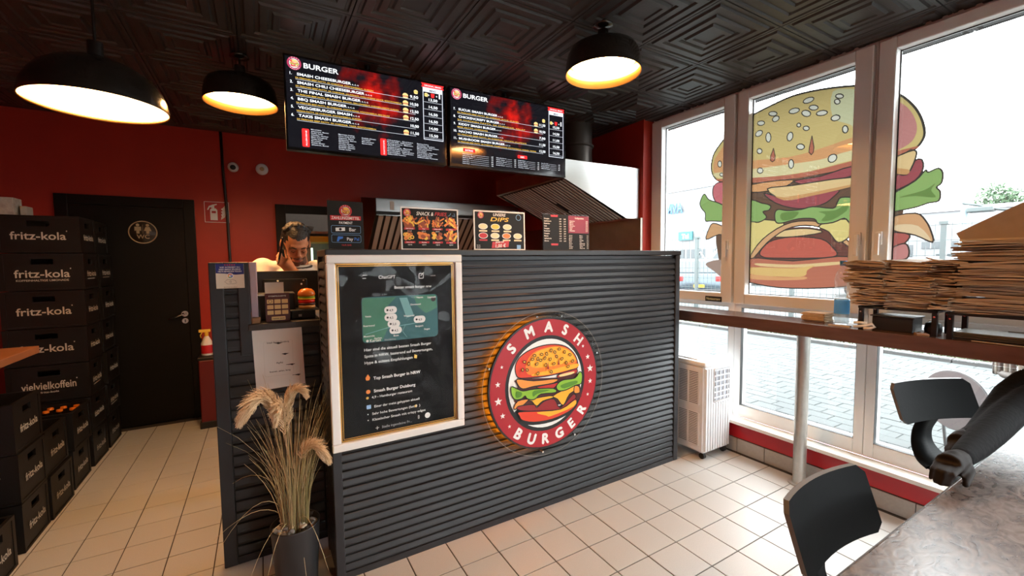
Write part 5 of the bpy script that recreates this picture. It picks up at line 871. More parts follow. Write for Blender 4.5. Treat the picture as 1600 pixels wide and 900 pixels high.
def man():
    t = thing('person', (.2, 3.02, 0), 'dark haired man in white T-shirt looking down, hand with phone at his cheek', 'person')
    Hc = Vector((.190, 2.93, 1.548)); Rh = Matrix.Rotation(math.radians(6), 3, 'Z') @ Matrix.Rotation(math.radians(33), 3, 'X'); W_ = lambda x, y, z: Hc + Rh @ Vector((x, y, z))
    b = MB(); E = lambda c, r, rot=None: b.ell(W_(*c), r, Rh @ rot if rot else Rh, 18, 12)
    E((0, .012, .03), (.074, .094, .088)); E((0, -.02, -.04), (.060, .068, .070)); E((0, -.045, -.085), (.040, .040, .034)); E((0, -.072, -.103), (.020, .016, .014))
    E((0, -.077, .022), (.052, .014, .014)); E((.030, -.062, -.018), (.024, .02, .02)); E((-.030, -.062, -.018), (.024, .02, .02))
    b.tube([W_(0, -.083, .012), W_(0, -.100, -.018), W_(0, -.104, -.030)], [.008, .0105, .013], 10); E((.011, -.094, -.033), (.008, .009, .007)); E((-.011, -.094, -.033), (.008, .009, .007))
    E((0, -.086, -.060), (.024, .011, .006)); E((0, -.083, -.071), (.020, .011, .007)); E((.028, -.076, .001), (.013, .011, .009)); E((-.028, -.076, .001), (.013, .011, .009))
    for s in (-1, 1): E((s * .076, .014, -.012), (.010, .022, .034)); E((s * .079, .01, .004), (.006, .017, .015))
    limb(b, [W_(0, .035, -.06), (.2, 3.035, 1.43), (.2, 3.05, 1.36)], [.058, .062, .085])
    # trunk, legs
    for z, rx, ry in ((1.33, .17, .105), (1.24, .18, .115), (1.12, .165, .112), (1.0, .16, .11), (.92, .17, .115)): b.ell((.2, 3.06, z), (rx, ry, .11))
    for s in (-1, 1): limb(b, [(.2 + s * .09, 3.06, .9), (.2 + s * .10, 3.05, .5), (.2 + s * .10, 3.08, .09)], [.092, .062, .045]); b.ell((.2 + s * .10, 3.03, .045), (.045, .12, .043))
    sh = {-1: (.010, 3.045, 1.395), 1: (.392, 3.045, 1.415)}
    limb(b, [sh[-1], (-.03, 2.93, 1.16), (.165, 2.80, 1.375)], [.056, .043, .029]); limb(b, [sh[1], (.43, 2.98, 1.13), (.33, 2.79, 1.19)], [.056, .043, .029])
    hand(b, (.165, 2.80, 1.378), ((.112, 2.798, 1.408), (.132, 2.835, 1.448)), [((.088, 2.80, 1.425), (.080, 2.815, 1.452)), ((.086, 2.812, 1.442), (.083, 2.832, 1.475)), ((.092, 2.826, 1.458), (.092, 2.845, 1.490)), ((.106, 2.842, 1.466), (.104, 2.858, 1.488))], [(.152, 2.80, 1.425), (.140, 2.815, 1.462)])
    hand(b, (.33, 2.79, 1.19), ((.27, 2.74, 1.18), (.33, 2.72, 1.18)), [((.25, 2.71, 1.175), (.245, 2.69, 1.165)), ((.272, 2.695, 1.175), (.268, 2.675, 1.165)), ((.297, 2.69, 1.175), (.295, 2.668, 1.165)), ((.325, 2.69, 1.175), (.325, 2.672, 1.165))], [(.27, 2.79, 1.185), (.25, 2.765, 1.175)])
    def pick(c):
        l = Rh.transposed() @ (Vector(c) - Hc)
        if l.length < .15:
            if l.z < -.052 and l.y < -.005 and l.y > -.12:
                if abs(l.x) < .022 and -.078 < l.z < -.054 and l.y < -.084: return 2
                if l.z < -.078 or abs(l.x) > .030 or l.z > -.056: return 1
            hl = .068 - .35 * max(0, .02 - abs(l.x)) + .25 * max(0, abs(l.x) - .03)
            if l.y < -.035: hl = hl if abs(l.x) < .052 else .045
            else: hl = .02 if l.y < .02 else -.06
            if l.z > hl and not (abs(l.x) > .073 and l.y < .04 and l.z < .03): return 4
            if abs(l.x) > .055 and l.z < -.02 and -.05 < l.y < .01: return 1
        if c[2] < .9: return 3
        return 0
    remeshed(b, 'body', [M_skin, M_beard, M_lip, mat('dark_trousers', (.02, .02, .025), .8), M_hair], .0055, 3, t, pick)
    # short swept-back wavy hair
    b = MB(); rh = random.Random(4)
    b.ell(W_(0, .024, .043), (.079, .091, .083), Rh, 20, 14); 
    for s in (-1, 1): b.ell(W_(s * .062, .03, .0), (.019, .05, .055), Rh)
    b.ell(W_(0, .095, -.01), (.06, .03, .06), Rh)
    for i in range(38):
        a = rh.uniform(-1.1, 1.1); q = rh.uniform(-.2, .75); p = W_(.082 * math.sin(a), .028 + .09 * math.sin(q) * math.cos(a) - .02, .045 + .08 * math.cos(q) * math.cos(a)); b.ell(p, (.010, .016, .012), Rh @ Matrix.Rotation(rh.uniform(-.8, .8), 3, 'Z'), 8, 6)
    remeshed(b, 'hair', [M_hair], .005, 2, t)
    b = MB(); 
    for s in (-1, 1): b.tube([W_(s * .012, -.0905, .0175), W_(s * .030, -.0885, .0235), W_(s * .048, -.076, .018)], [.0035, .0045, .002], 6)
    b.build('eyebrows', M_hair, t); b = MB()
    for s in (-1, 1): b.tube([W_(s * .017, -.0855, -.004), W_(s * .029, -.0885, -.0075), W_(s * .041, -.082, -.004)], [.0012, .0018, .0012], 6)
    b.build('eyelashes', M_hair, t)
    b = MB(); b.tube([W_(-.025, -.094, -.049), W_(0, -.1, -.046), W_(.025, -.094, -.049)], [.002, .0045, .002], 6); b.build('moustache', M_beard, t)
    # white T-shirt
    b = MB()
    for k in range(13): z = .9 + k * .037; b.ell((.2, 3.06, z), (.176 + .018 * math.sin((z - .9) * 6.5), .124, .075), None, 20, 12)
    limb(b, [(.1, 3.05, 1.395), sh[-1], (-.025, 2.965, 1.215)], [.055, .071, .072]); limb(b, [(.3, 3.05, 1.395), sh[1], (.425, 3.0, 1.20)], [.055, .071, .072]); b.tube([(.2, 3.04, 1.36), (.2, 3.03, 1.425)], [.12, .082], 20)
    b.smooth = True; remeshed(b, 't_shirt', [mat('white_cotton', (.78, .74, .68), .8, bump=.25, bscale=14)], .008, 4, t)
    b = MB(); b.tube([(.2 + .083 * math.cos(a), 3.03 + .083 * math.sin(a) * .95, 1.418 + .022 * math.sin(a)) for a in [i * PI / 12 for i in range(25)]], .009, 8, cap=False); b.build('collar', mat('grey_collar', (.06, .055, .055), .8), t)
man()
b = MB(); R = Matrix.Rotation(math.radians(12), 3, 'Y') @ Matrix.Rotation(math.radians(-28), 3, 'X'); b.box(.095, .106, 2.78, 2.85, 1.425, 1.575, rot=R, bev=.003); o = b.build('phone', mat('phone_black', (.006, .006, .008), .15)); tag(o, 'black phone held upright against the man\'s cheek', 'phone')
# ================================================================ pot with dry grass
px, py = .085, 2.06
t = thing('potted_grass', (px, py, 0), 'dark pot of dry ornamental grass with cream plumes before the wing', 'plant')
M_pot = mat('dark_grey_pot', (.022, .022, .024), .5, var=.15, vscale=20)
b = MB(); b.lathe([(0, 0), (.078, 0), (.082, .01), (.098, .285), (.100, .29), (.093, .29), (.090, .265), (0, .262)], (px, py, 0), 40); b.build('pot', M_pot, t)
PEB = [mat('pebble_' + n_, c, .5, var=.15, vscale=60) for n_, c in (('white', (.75, .68, .58)), ('tan', (.52, .38, .24)), ('grey', (.26, .24, .22)), ('dark', (.05, .045, .04)))]
pbs = []
for m in PEB:
    b = MB(); b.ell((0, 0, 0), (.014, .010, .007), None, 8, 5); me = bpy.data.meshes.new('pebble'); me.from_pydata(b.v, [], b.f); me.materials.append(m); me.polygons.foreach_set('use_smooth', [True] * len(me.polygons)); pbs.append(me)
rp = random.Random(8)
for i in range(64):
    a, r = rp.uniform(0, 2 * PI), .083 * math.sqrt(rp.uniform(.08, 1)); o = bpy.data.objects.new('pebble', rp.choice(pbs)); COL.objects.link(o)
    o.location = (px + r * math.cos(a), py + r * math.sin(a), .270 + rp.uniform(0, .022) + .01 * (1 - r / .083)); o.rotation_euler = (rp.uniform(-.4, .4), rp.uniform(-.4, .4), rp.uniform(0, 6)); s_ = rp.uniform(.7, 1.35); o.scale = (s_, s_, s_); o.parent = t; o.matrix_parent_inverse = PW(t).inverted()
def blade(b, p0, dirx, diry, hgt, bend, w_, seg=6, droop=0.0):
    pts = []
    for i in range(seg + 1):
        q = i / seg; pts.append(Vector((p0[0] + dirx * bend * q ** 1.9, p0[1] + diry * bend * q ** 1.9, p0[2] + hgt * (q - droop * q ** 3))))
    b.tube(pts, [w_ * (1 - .75 * (i / seg)) for i in range(seg + 1)], 3, cap=False)
GM = [mat('straw_green', (.42, .37, .17), .6), mat('straw_tan', (.62, .49, .26), .6), mat('straw_dark', (.22, .19, .09), .6)]
b = MB()
for i in range(190):
    a = rp.uniform(0, 2 * PI); r = .055 * math.sqrt(rp.random()); b.m = rp.choice((0, 0, 1, 1, 2)); h_ = rp.uniform(.32, .62); bd = rp.uniform(.01, .14)
    if i > 165: h_ = rp.uniform(.5, .8); bd = rp.uniform(.12, .30)
    an = a + rp.uniform(-.5, .5); dx, dy = math.cos(an), math.sin(an)
    if dy > .3 and bd > .12: bd = .12
    if dx > .5 and bd > .13 : bd = .12
    blade(b, (px + r * math.cos(a), py + r * math.sin(a), .265), dx, dy, h_, bd, rp.uniform(.0014, .0024), 6, rp.uniform(0, .18))
for dx, dy, h_, bd, dr in ((-1, -.2, .30, .26, .75), (-.95, -.3, .42, .26, .9), (.4, -1, .25, .22, 1.3), (-.6, -.8, .2, .2, 1.9), (.25, -.95, .12, .12, 4.2), (-.9, .1, .5, .22, .5), (-.8, -.5, .2, .24, 2.0)): b.m = 1; blade(b, (px + dx * .03, py + dy * .03, .265), dx, dy, h_, bd, .002, 10, dr)
b.build('grass_blades', GM, t, kind='stuff')
M_plume = mat('cream_plume', (.80, .62, .40), .8); M_plume2 = mat('tan_plume', (.62, .43, .24), .8)
def plume(path, L, seed, spread, n=420):
    r_ = random.Random(seed); P = [Vector(p) for p in spline(path, 8, False)]; b = MB(); b.m = 1; b.tube(P, .002, 4); np_ = len(P)
    for i in range(n):
        q = r_.uniform(.15, 1) ** .8 * (np_ - 2); k = int(q); p = P[k].lerp(P[k + 1], q - k); d = (P[k + 1] - P[k]).normalized()
        s = Vector((r_.gauss(0, 1), r_.gauss(0, 1), r_.gauss(0, 1))); s = (s - d * s.dot(d)).normalized(); env = math.sin(PI * min(1, (q / np_) * .8 + .25)) ** .6
        l = L * r_.uniform(.5, 1.1) * env; b.m = r_.choice((0, 0, 1)); e1 = p + d * l * .45 + s * spread * env * r_.uniform(.5, 1); e2 = p + d * l + s * spread * env * 1.1 + Vector((0, 0, -l * .15)); b.tube([p, e1, e2], [.0013, .0012, .0004], 3, cap=False)
    b.build('plume', [M_plume, M_plume2], t)
plume([(px - .01, py - .03, .55), (.045, 2.0, .76), (.012, 1.985, .865), (-.03, 1.97, .885), (-.075, 1.955, .845), (-.105, 1.95, .79)], .075, 1, .030, 850)
plume([(px, py - .04, .55), (.072, 1.99, .78), (.085, 1.97, .885), (.118, 1.955, .905), (.145, 1.95, .87)], .06, 2, .020, 560)
plume([(px, py - .03, .5), (.055, 1.99, .74), (.05, 1.96, .84), (.035, 1.94, .84), (.02, 1.93, .77)], .06, 6, .024, 480)
plume([(px + .01, py - .03, .45), (.115, 1.97, .62), (.15, 1.945, .665), (.19, 1.93, .63), (.222, 1.925, .575)], .065, 3, .022, 560)
def haze_mat(name, tint, haze, ior):
    m = pane_mat(name, tint, .04, ior); nt = m.node_tree; o = nt.nodes['Material Output']; src = o.inputs[0].links[0].from_socket
    d = nt.nodes.new('ShaderNodeBsdfTranslucent'); d.inputs[0].default_value = (.85, .88, .88, 1); e = nt.nodes.new('ShaderNodeBsdfDiffuse'); e.inputs[0].default_value = (.8, .82, .82, 1); x2 = nt.nodes.new('ShaderNodeMixShader'); x2.inputs[0].default_value = .5; nt.links.new(d.outputs[0], x2.inputs[1]); nt.links.new(e.outputs[0], x2.inputs[2])
    x = nt.nodes.new('ShaderNodeMixShader'); x.inputs[0].default_value = haze; nt.links.new(src, x.inputs[1]); nt.links.new(x2.outputs[0], x.inputs[2]); nt.links.new(x.outputs[0], o.inputs[0]); return m
# ================================================================ portable air conditioner
t = thing('air_conditioner', (2.80, 2.03, 0), 'white portable air conditioner with grilles between counter and windows', 'appliance')
ax0, ax1, ay0, ay1 = 2.645, 2.945, 1.862, 2.215
M_acw = mat('ac_white', (.74, .74, .75), .35, var=.03, vscale=4)
b = MB(); b.box(ax0 + .006, ax1 - .004, ay0 + .008, ay1, .045, .665, bev=.012); b.build('body', M_acw, t)
b = MB(); b.box(ax0 - .002, ax1, ay0 - .002, ay1 + .002, .665, .70, bev=.014); b.box(ax0 + .05, ax1 - .05, ay0 + .10, ay1 - .06, .699, .706, bev=.004); b.build('top_cover', M_white, t)
b = MB(); b.box(ax0 + .0, ax0 + .008, ay0 + .015, ay1 - .01, .06, .665, bev=.003); b.build('side_panel', M_acw, t)
for z0, z1 in ((.10, .335), (.395, .63)):
    b = MB(); b.box(ax0 - .0015, ax0 + .002, ay0 + .045, ay1 - .05, z0, z1); g = b.build('grille_recess', mat('grille_dark', (.10, .10, .11), .6), t)
    n = 19; hh = (z1 - z0) / n; sm_ = MB()
    for k in range(n + 1): sm_.box(ax0 - .005, ax0 - .0015, ay0 + .045, ay1 - .05, z0 + k * hh - hh * .24, z0 + k * hh + hh * .24)
    for q in range(4): yy = ay0 + .045 + q * (ay1 - ay0 - .095) / 3; sm_.box(ax0 - .0055, ax0 - .0015, yy - .006, yy + .006, z0, z1)
    sm_.build('grille_slats', M_acw, g, kind='stuff')
b = MB()
b.box(ax0 + .012, ax1 - .012, ay0 + .004, ay0 + .012, .06, .66)
b.build('front_panel', M_acw, t)
for k in range(10):
    x = ax0 + .022 + k * .0285; b = MB(); top = .655 if x < ax0 + .095 else .40
    b.box(x - .009, x + .009, ay0 - .006, ay0 + .006, .062, top, bev=.004); b.build('front_rib', M_acw, t)
b = MB(); b.box(ax0 + .10, ax1 - .022, ay0 - .001, ay0 + .0055, .415, .645); v_ = b.build('air_outlet', mat('outlet_grey', (.30, .31, .34), .5), t)
for i in range(6): b = MB(); z = .435 + i * .039; b.box(ax0 + .10, ax1 - .022, ay0 - .006, ay0 + .0, z, z + .010); b.build('louvre', mat('louvre_white', (.6, .6, .63), .4) if i == 0 else MATS['louvre_white'], v_)
for i in range(4): b = MB(); x = ax0 + .118 + i * .045; b.box(x, x + .008, ay0 - .0065, ay0 - .001, .42, .64); b.build('fin', MATS['louvre_white'], v_)
b = MB(); b.tube([(ax0 + .10, ay0 - .003, .412), (ax1 - .02, ay0 - .003, .412), (ax1 - .02, ay0 - .003, .648), (ax0 + .10, ay0 - .003, .648), (ax0 + .10, ay0 - .003, .412)], .005, 6); b.build('outlet_rim', M_acw, v_)
for x in (ax0 + .03, ax1 - .03):
    for y in (ay0 + .03, ay1 - .03): b = MB(); b.cyl((x - .012, y, .022), (x + .012, y, .022), .0215, n=14); b.box(x - .008, x + .008, y - .012, y + .012, .02, .05); b.build('castor', M_black, t)
# pale cabinet side and carton standing behind the appliance
b = MB(); b.box(2.53, 2.70, 2.33, 2.70, 0, .93, bev=.003); o = b.build('base_cabinet', mat('blue_grey_laminate', (.20, .23, .26), .45)); tag(o, 'plain blue grey cabinet behind the white air conditioner', 'cabinet')
t = thing('carton', (2.85, 2.5, 0), 'white carton with yellow stripe between grey cabinet and window', 'box')
b = MB(); A = [(2.735, 0), (2.94, 0), (2.94, .70), (2.90, .78), (2.80, .90), (2.735, .93)]; b.prism(A, lambda u, v, d: (u, 2.40 + d, v), .22); b.build('body', M_paper, t)
b = MB(); b.poly([(2.745, .885), (2.775, .90), (2.90, .73), (2.875, .715)], lambda u, v: (u, 2.3995, v)); b.m = 1; b.poly([(2.80, .895), (2.83, .865), (2.935, .70), (2.935, .66), (2.905, .725)], lambda u, v: (u, 2.3992, v)); b.build('print', [mat('stripe_yellow', sR((230, 180, 40)), .5), mat('stripe_brown', sR((120, 90, 70)), .5)], t)
# ================================================================ bar shelf along the windows
bt = thing('bar_table', (2.85, 1.0, 0), 'long narrow dark brown bar table along the windows on steel legs', 'table')
BX0, BX1, BZ = 2.72, 2.985, 1.046
b = MB(); b.box(BX0, BX1, .10, 2.44, BZ - .075, BZ, bev=.003); b.build('tabletop', M_wood, bt)
for y in (1.357, .16): b = MB(); b.cyl((2.89, y, 0.004), (2.89, y, BZ - .07), .036, n=24); b.cyl((2.89, y, 0), (2.89, y, .008), .06, n=24); b.build('leg', mat('worn_steel', (.48, .47, .44), .35, metal=.7, var=.15, vscale=30) if y > 1 else MATS['worn_steel'], bt)
# bottle of water
t = thing('water_bottle', (2.88, 1.18, BZ), 'clear plastic water bottle with blue cap and label on bar table', 'bottle')
label_mat = haze_mat('water_label', (.35, .62, .85), .55, 1.2)
for n_ in label_mat.node_tree.nodes:
    if n_.type in ('BSDF_TRANSLUCENT', 'BSDF_DIFFUSE'): n_.inputs[0].default_value = (.22, .55, .85, 1)
M_pet = haze_mat('clear_pet', (.96, .98, .985), .13, 1.25) if 1 else pane_mat('clear_pet', (.96, .98, .985), ior=1.18, gloss_rough=.03)
cx, cy = 2.875, 1.155
b = MB(); b.lathe([(0, BZ + .002), (.030, BZ + .001), (.036, BZ + .012), (.038, BZ + .05), (.036, BZ + .058), (.036, BZ + .145), (.038, BZ + .153), (.034, BZ + .17), (.029, BZ + .185), (.033, BZ + .205), (.039, BZ + .235), (.039, BZ + .262), (.030, BZ + .300), (.014, BZ + .325), (.0135, BZ + .345)], (cx, cy, 0), 28); b.build('bottle', M_pet, t)
b = MB(); b.lathe([(0, BZ + .004), (.032, BZ + .006), (.0345, BZ + .05), (.0335, BZ + .145), (.0335, BZ + .150), (0, BZ + .150)], (cx, cy, 0), 24); b.build('water', haze_mat('water', (.93, .97, .98), .30, 1.15), t)
b = MB(); b.lathe([(.0368, BZ + .062), (.0368, BZ + .142)], (cx, cy, 0), 28); b.build('label', label_mat, t)
b = MB(); b.cyl((cx, cy, BZ + .345), (cx, cy, BZ + .365), .0165, n=18); b.lathe([(.0165, BZ + .338), (.0165, BZ + .343)], (cx, cy, 0), 18); b.build('cap', mat('cap_blue', sR((40, 110, 170)), .35), t)
# napkins behind the bottle: a small pile
M_kraft = [mat('kraft_%d' % i, c, .75, var=.12, vscale=22, bump=.15, bscale=30) for i, c in enumerate(((.38, .265, .17), (.32, .22, .14), (.43, .31, .205), (.25, .165, .10)))]
M_nap = mat('napkin_tan', (.58, .42, .27), .8)
for k in range(7):
    b = MB(); y0 = 1.235 + rp.uniform(-.006, .006); b.box(2.86 + rp.uniform(-.006, .006), 2.975, y0, y0 + .125, BZ + .001 + k * .0075, BZ + .007 + k * .0075, bev=.002); o = b.build('napkin', M_nap); tag(o, 'tan paper napkin, %s from the bottom of the pile left of the bottle' % ordinal(k), 'napkin', 'napkins piled beside the bottle')
b = MB(); b.box(2.765, 2.79, 1.075, 1.175, BZ + .0005, BZ + .006, rot=Matrix.Rotation(.12, 3, 'Z')); o = b.build('paper_strip', M_nap); tag(o, 'narrow folded tan paper lying in front of the bottle', 'paper')
# ---- racks with stacks of paper bags
def rack(y0, y1, x0, x1, zt, label):
    t = thing('bag_rack', ((x0 + x1) / 2, (y0 + y1) / 2, BZ), label, 'rack')
    b = MB(); b.box(x0, x1, y0, y1, zt - .012, zt, bev=.002); b.build('shelf', M_blackm, t)
    for x in (x0 + .012, x1 - .012):
        for y in (y0 + .012, y1 - .012): b = MB(); b.box(x - .010, x + .010, y - .010, y + .010, BZ + .0005, zt - .012, bev=.002); lg = b.build('leg', M_blackm, t); b = MB(); b.cyl((x - .010, y, zt - .03), (x - .0125, y, zt - .03), .0045, n=10); b.build('screw', M_chrome, lg)
rack(.72, 1.035, 2.76, 2.965, BZ + .125, 'low black metal rack under the left stack of paper bags'); rack(.14, .685, 2.74, 2.97, BZ + .125, 'low black metal rack under the right stack of paper bags')
def bag_mesh(w_, d_, th, seed, curl=.012, n=4):
    """folded paper bag: several thin sheets whose ends fan out and sag"""
    r_ = random.Random(seed); b = MB(); nx = 7
    for s in range(n):
        zb = th * s / n; tt = th / n * .95; ph = r_.uniform(0, 6); sx = r_.uniform(-.008, .008); ex = r_.uniform(.94, 1.06); b.m = s % 2; vs = []
        for k in (0, 1):
            for j in range(3):
                for i in range(nx):
                    u = i / (nx - 1) - .5; v = j / 2 - .5
                    vs.append((v * d_ * (1 + .05 * math.sin(ph + u * 4)) + .004 * math.sin(ph * 2 + u * 9), u * w_ * ex + sx, zb + k * tt + curl * (.5 * math.sin(ph + u * 5.0) * (abs(u) * 2) ** 2) * (s + 1) / n + .003 * math.sin(ph + v * 3 + u * 6)))
        m_ = 3 * nx; q = []
        for j in range(2):
            for i in range(nx - 1): a = j * nx + i; q += [(a, a + nx, a + nx + 1, a + 1), (m_ + a, m_ + a + 1, m_ + a + nx + 1, m_ + a + nx)]
        for i in range(nx - 1): q += [(i, i + 1, m_ + i + 1, m_ + i), (2 * nx + i, m_ + 2 * nx + i, m_ + 2 * nx + i + 1, 2 * nx + i + 1)]
        for j in range(2): q += [(j * nx, m_ + j * nx, m_ + (j + 1) * nx, (j + 1) * nx), (j * nx + nx - 1, (j + 1) * nx + nx - 1, m_ + (j + 1) * nx + nx - 1, m_ + j * nx + nx - 1)]
        b.smooth = False; b._add(vs, q)
    return b
rb = random.Random(21); zt0 = BZ + .127
for c_, (yc, wd, nb_, nm) in enumerate(((.985, .16, 8, 'left'), (.842, .19, 7, 'middle'), (.712, .15, 8, 'right'))):
    z = zt0
    for k in range(nb_):
        th = (.236 / nb_) * rb.uniform(.85, 1.1); b = bag_mesh(wd * rb.uniform(.92, 1.2), .19, th, c_ * 50 + k, .022, 5)
        o = b.build('paper_bag', [M_kraft[(k + c_) % 4], M_kraft[(k + c_ + 1) % 4]]); o.location = (2.85 + rb.uniform(-.030, .012), yc + rb.uniform(-.022, .022), z + .002); o.rotation_euler = (rb.uniform(-.05, .05), rb.uniform(-.05, .08), rb.uniform(-.28, .28)); z += th * 1.02
        tag(o, 'small folded kraft bag bundle, %s from the bottom, %s column of left stack' % (ordinal(k), nm), 'bag', 'small paper bags in the left stack')
z = zt0
for k in range(13):
    th = rb.uniform(.022, .032); b = bag_mesh(.47 * rb.uniform(.96, 1.06), .215, th, 300 + k, .011, 4)
    o = b.build('paper_bag', [M_kraft[k % 4], M_kraft[(k + 2) % 4]]); o.location = (2.85 + rb.uniform(-.02, .015), .425 + rb.uniform(-.02, .02), z + .002); o.rotation_euler = (rb.uniform(-.02, .02), rb.uniform(-.03, .05), rb.uniform(-.08, .08)); z += th * .96
    tag(o, 'large folded kraft bag, %s from the bottom of the right stack' % ordinal(k), 'bag', 'large paper bags in the right stack')
# topmost big bag with its pointed flap standing up
b = MB(); b.prism([(.20, 0), (.665, 0), (.685, .035), (.50, .155), (.42, .185), (.34, .155), (.20, .05)], lambda u, v, d: (2.80 + d + v * .35, u, z + .004 + v), .004)
b.m = 1; b.box(2.80, 2.97, .21, .67, z + .001, z + .010); o = b.build('paper_bag', [M_kraft[2], mat('bag_cream', (.66, .55, .42), .7)]); tag(o, 'topmost large kraft bag with a pointed flap standing up on the right stack', 'bag')
# black box, clip, small things under the racks
b = MB(); b.box(2.80, 2.93, .82, .985, BZ + .0005, BZ + .072, bev=.003); o = b.build('black_box', M_black); tag(o, 'black box under the left rack of paper bags', 'box')
b = MB(); b.box(2.79, 2.94, .812, .992, BZ + .073, BZ + .079, bev=.002); o = b.build('box_lid', M_black); tag(o, 'thin black lid lying on the black box under the rack', 'lid')
t = thing('white_clamp', (2.755, 1.02, BZ), 'small white plastic clamp on the bar table at the left rack', 'clamp')
b = MB(); b.tube([(2.745, 1.045, BZ + .012), (2.75, 1.0, BZ + .020), (2.745, .965, BZ + .035), (2.75, .955, BZ + .020), (2.745, .975, BZ + .010), (2.745, 1.0, BZ + .008)], .007, 8); b.build('jaw', M_white, t); b = MB(); b.tube([(2.745, 1.045, BZ + .034), (2.75, 1.01, BZ + .036), (2.748, .985, BZ + .034)], .007, 8); b.build('jaw', M_white, t)
b = MB(); b.box(2.745, 2.80, .755, .80, BZ + .0005, BZ + .010, rot=Matrix.Rotation(.5, 3, 'Z')); o = b.build('wooden_stick', MATS['light_wood']); tag(o, 'short flat wooden piece between the two racks', 'stick')
b = MB(); b.lathe([(0, 0), (.030, 0), (.034, .02), (.030, .05), (.012, .06), (0, .06)], (2.88, .765, BZ + .0005), 20); o = b.build('black_pot', M_black); tag(o, 'small round black pot behind the rack legs', 'pot')
for k in range(4):
    b = MB(); b.box(2.755 + rb.uniform(-.004, .004), 2.93, .30 + rb.uniform(-.006, .006), .665, BZ + .0006 + k * .0092, BZ + .0090 + k * .0092, bev=.002); o = b.build('menu_folder', mat('folder_%d' % k, (.035 + .01 * k, .03 + .008 * k, .028), .35)); tag(o, 'dark menu folder, %s from the bottom of the small pile on the bar table' % ordinal(k), 'folder', 'menu folders')
b = MB(); b.tube(spline([(2.742, .60, BZ + .0035), (2.735, .50, BZ + .0035), (2.738, .42, BZ + .0035), (2.75, .36, BZ + .012), (2.80, .32, BZ + .045), (2.88, .42, BZ + .043), (2.90, .52, BZ + .041)], 5, False), .003, 6); o = b.build('cord', mat('beige_cord', (.40, .33, .25), .6)); tag(o, 'pale thin cord looped over the menu folders', 'cord')
# ================================================================ near table
def table_mat():
    m = mat('slate_laminate', (.12, .10, .09), .26, spec=.8, bump=.0); nt = m.node_tree; N = nt.nodes.new; L = nt.links.new; p = nt.nodes['Principled BSDF']
    tc = N('ShaderNodeTexCoord'); mp = N('ShaderNodeMapping'); mp.inputs['Scale'].default_value = (1.0, 1.6, 1); L(tc.outputs['Object'], mp.inputs[0])
    w_ = N('ShaderNodeTexNoise'); w_.inputs['Scale'].default_value = 17; w_.inputs['Detail'].default_value = 7; w_.inputs['Distortion'].default_value = 2.2; L(mp.outputs[0], w_.inputs['Vector'])
    r = N('ShaderNodeValToRGB'); e = r.color_ramp.elements; e[0].position = .32; e[0].color = (.06, .043, .04, 1); e[1].position = .68; e[1].color = (.19, .16, .145, 1); L(w_.outputs[0], r.inputs[0]); L(r.outputs[0], p.inputs['Base Color'])
    bp = N('ShaderNodeBump'); bp.inputs['Strength'].default_value = .13; bp.inputs['Distance'].default_value = .004; L(w_.outputs[0], bp.inputs['Height']); L(bp.outputs[0], p.inputs['Normal'])
    return m
t = thing('dining_table', (1.8, .0, 0), 'large table with grey brown slate patterned top in the foreground', 'table')
b = MB(); b.box(.72, 2.62, -.42, .405, .722, .752, bev=.004); b.build('tabletop', table_mat(), t)
b = MB(); b.box(.72, 2.62, .4045, .4075, .724, .750); b.build('edge_band', mat('dark_edge', (.05, .04, .035), .4), t)
for x in (.80, 2.50):
    for y in (-.34, .30): b = MB(); b.box(x - .025, x + .025, y - .025, y + .025, 0.0, .722); b.build('leg', M_blackm, t)
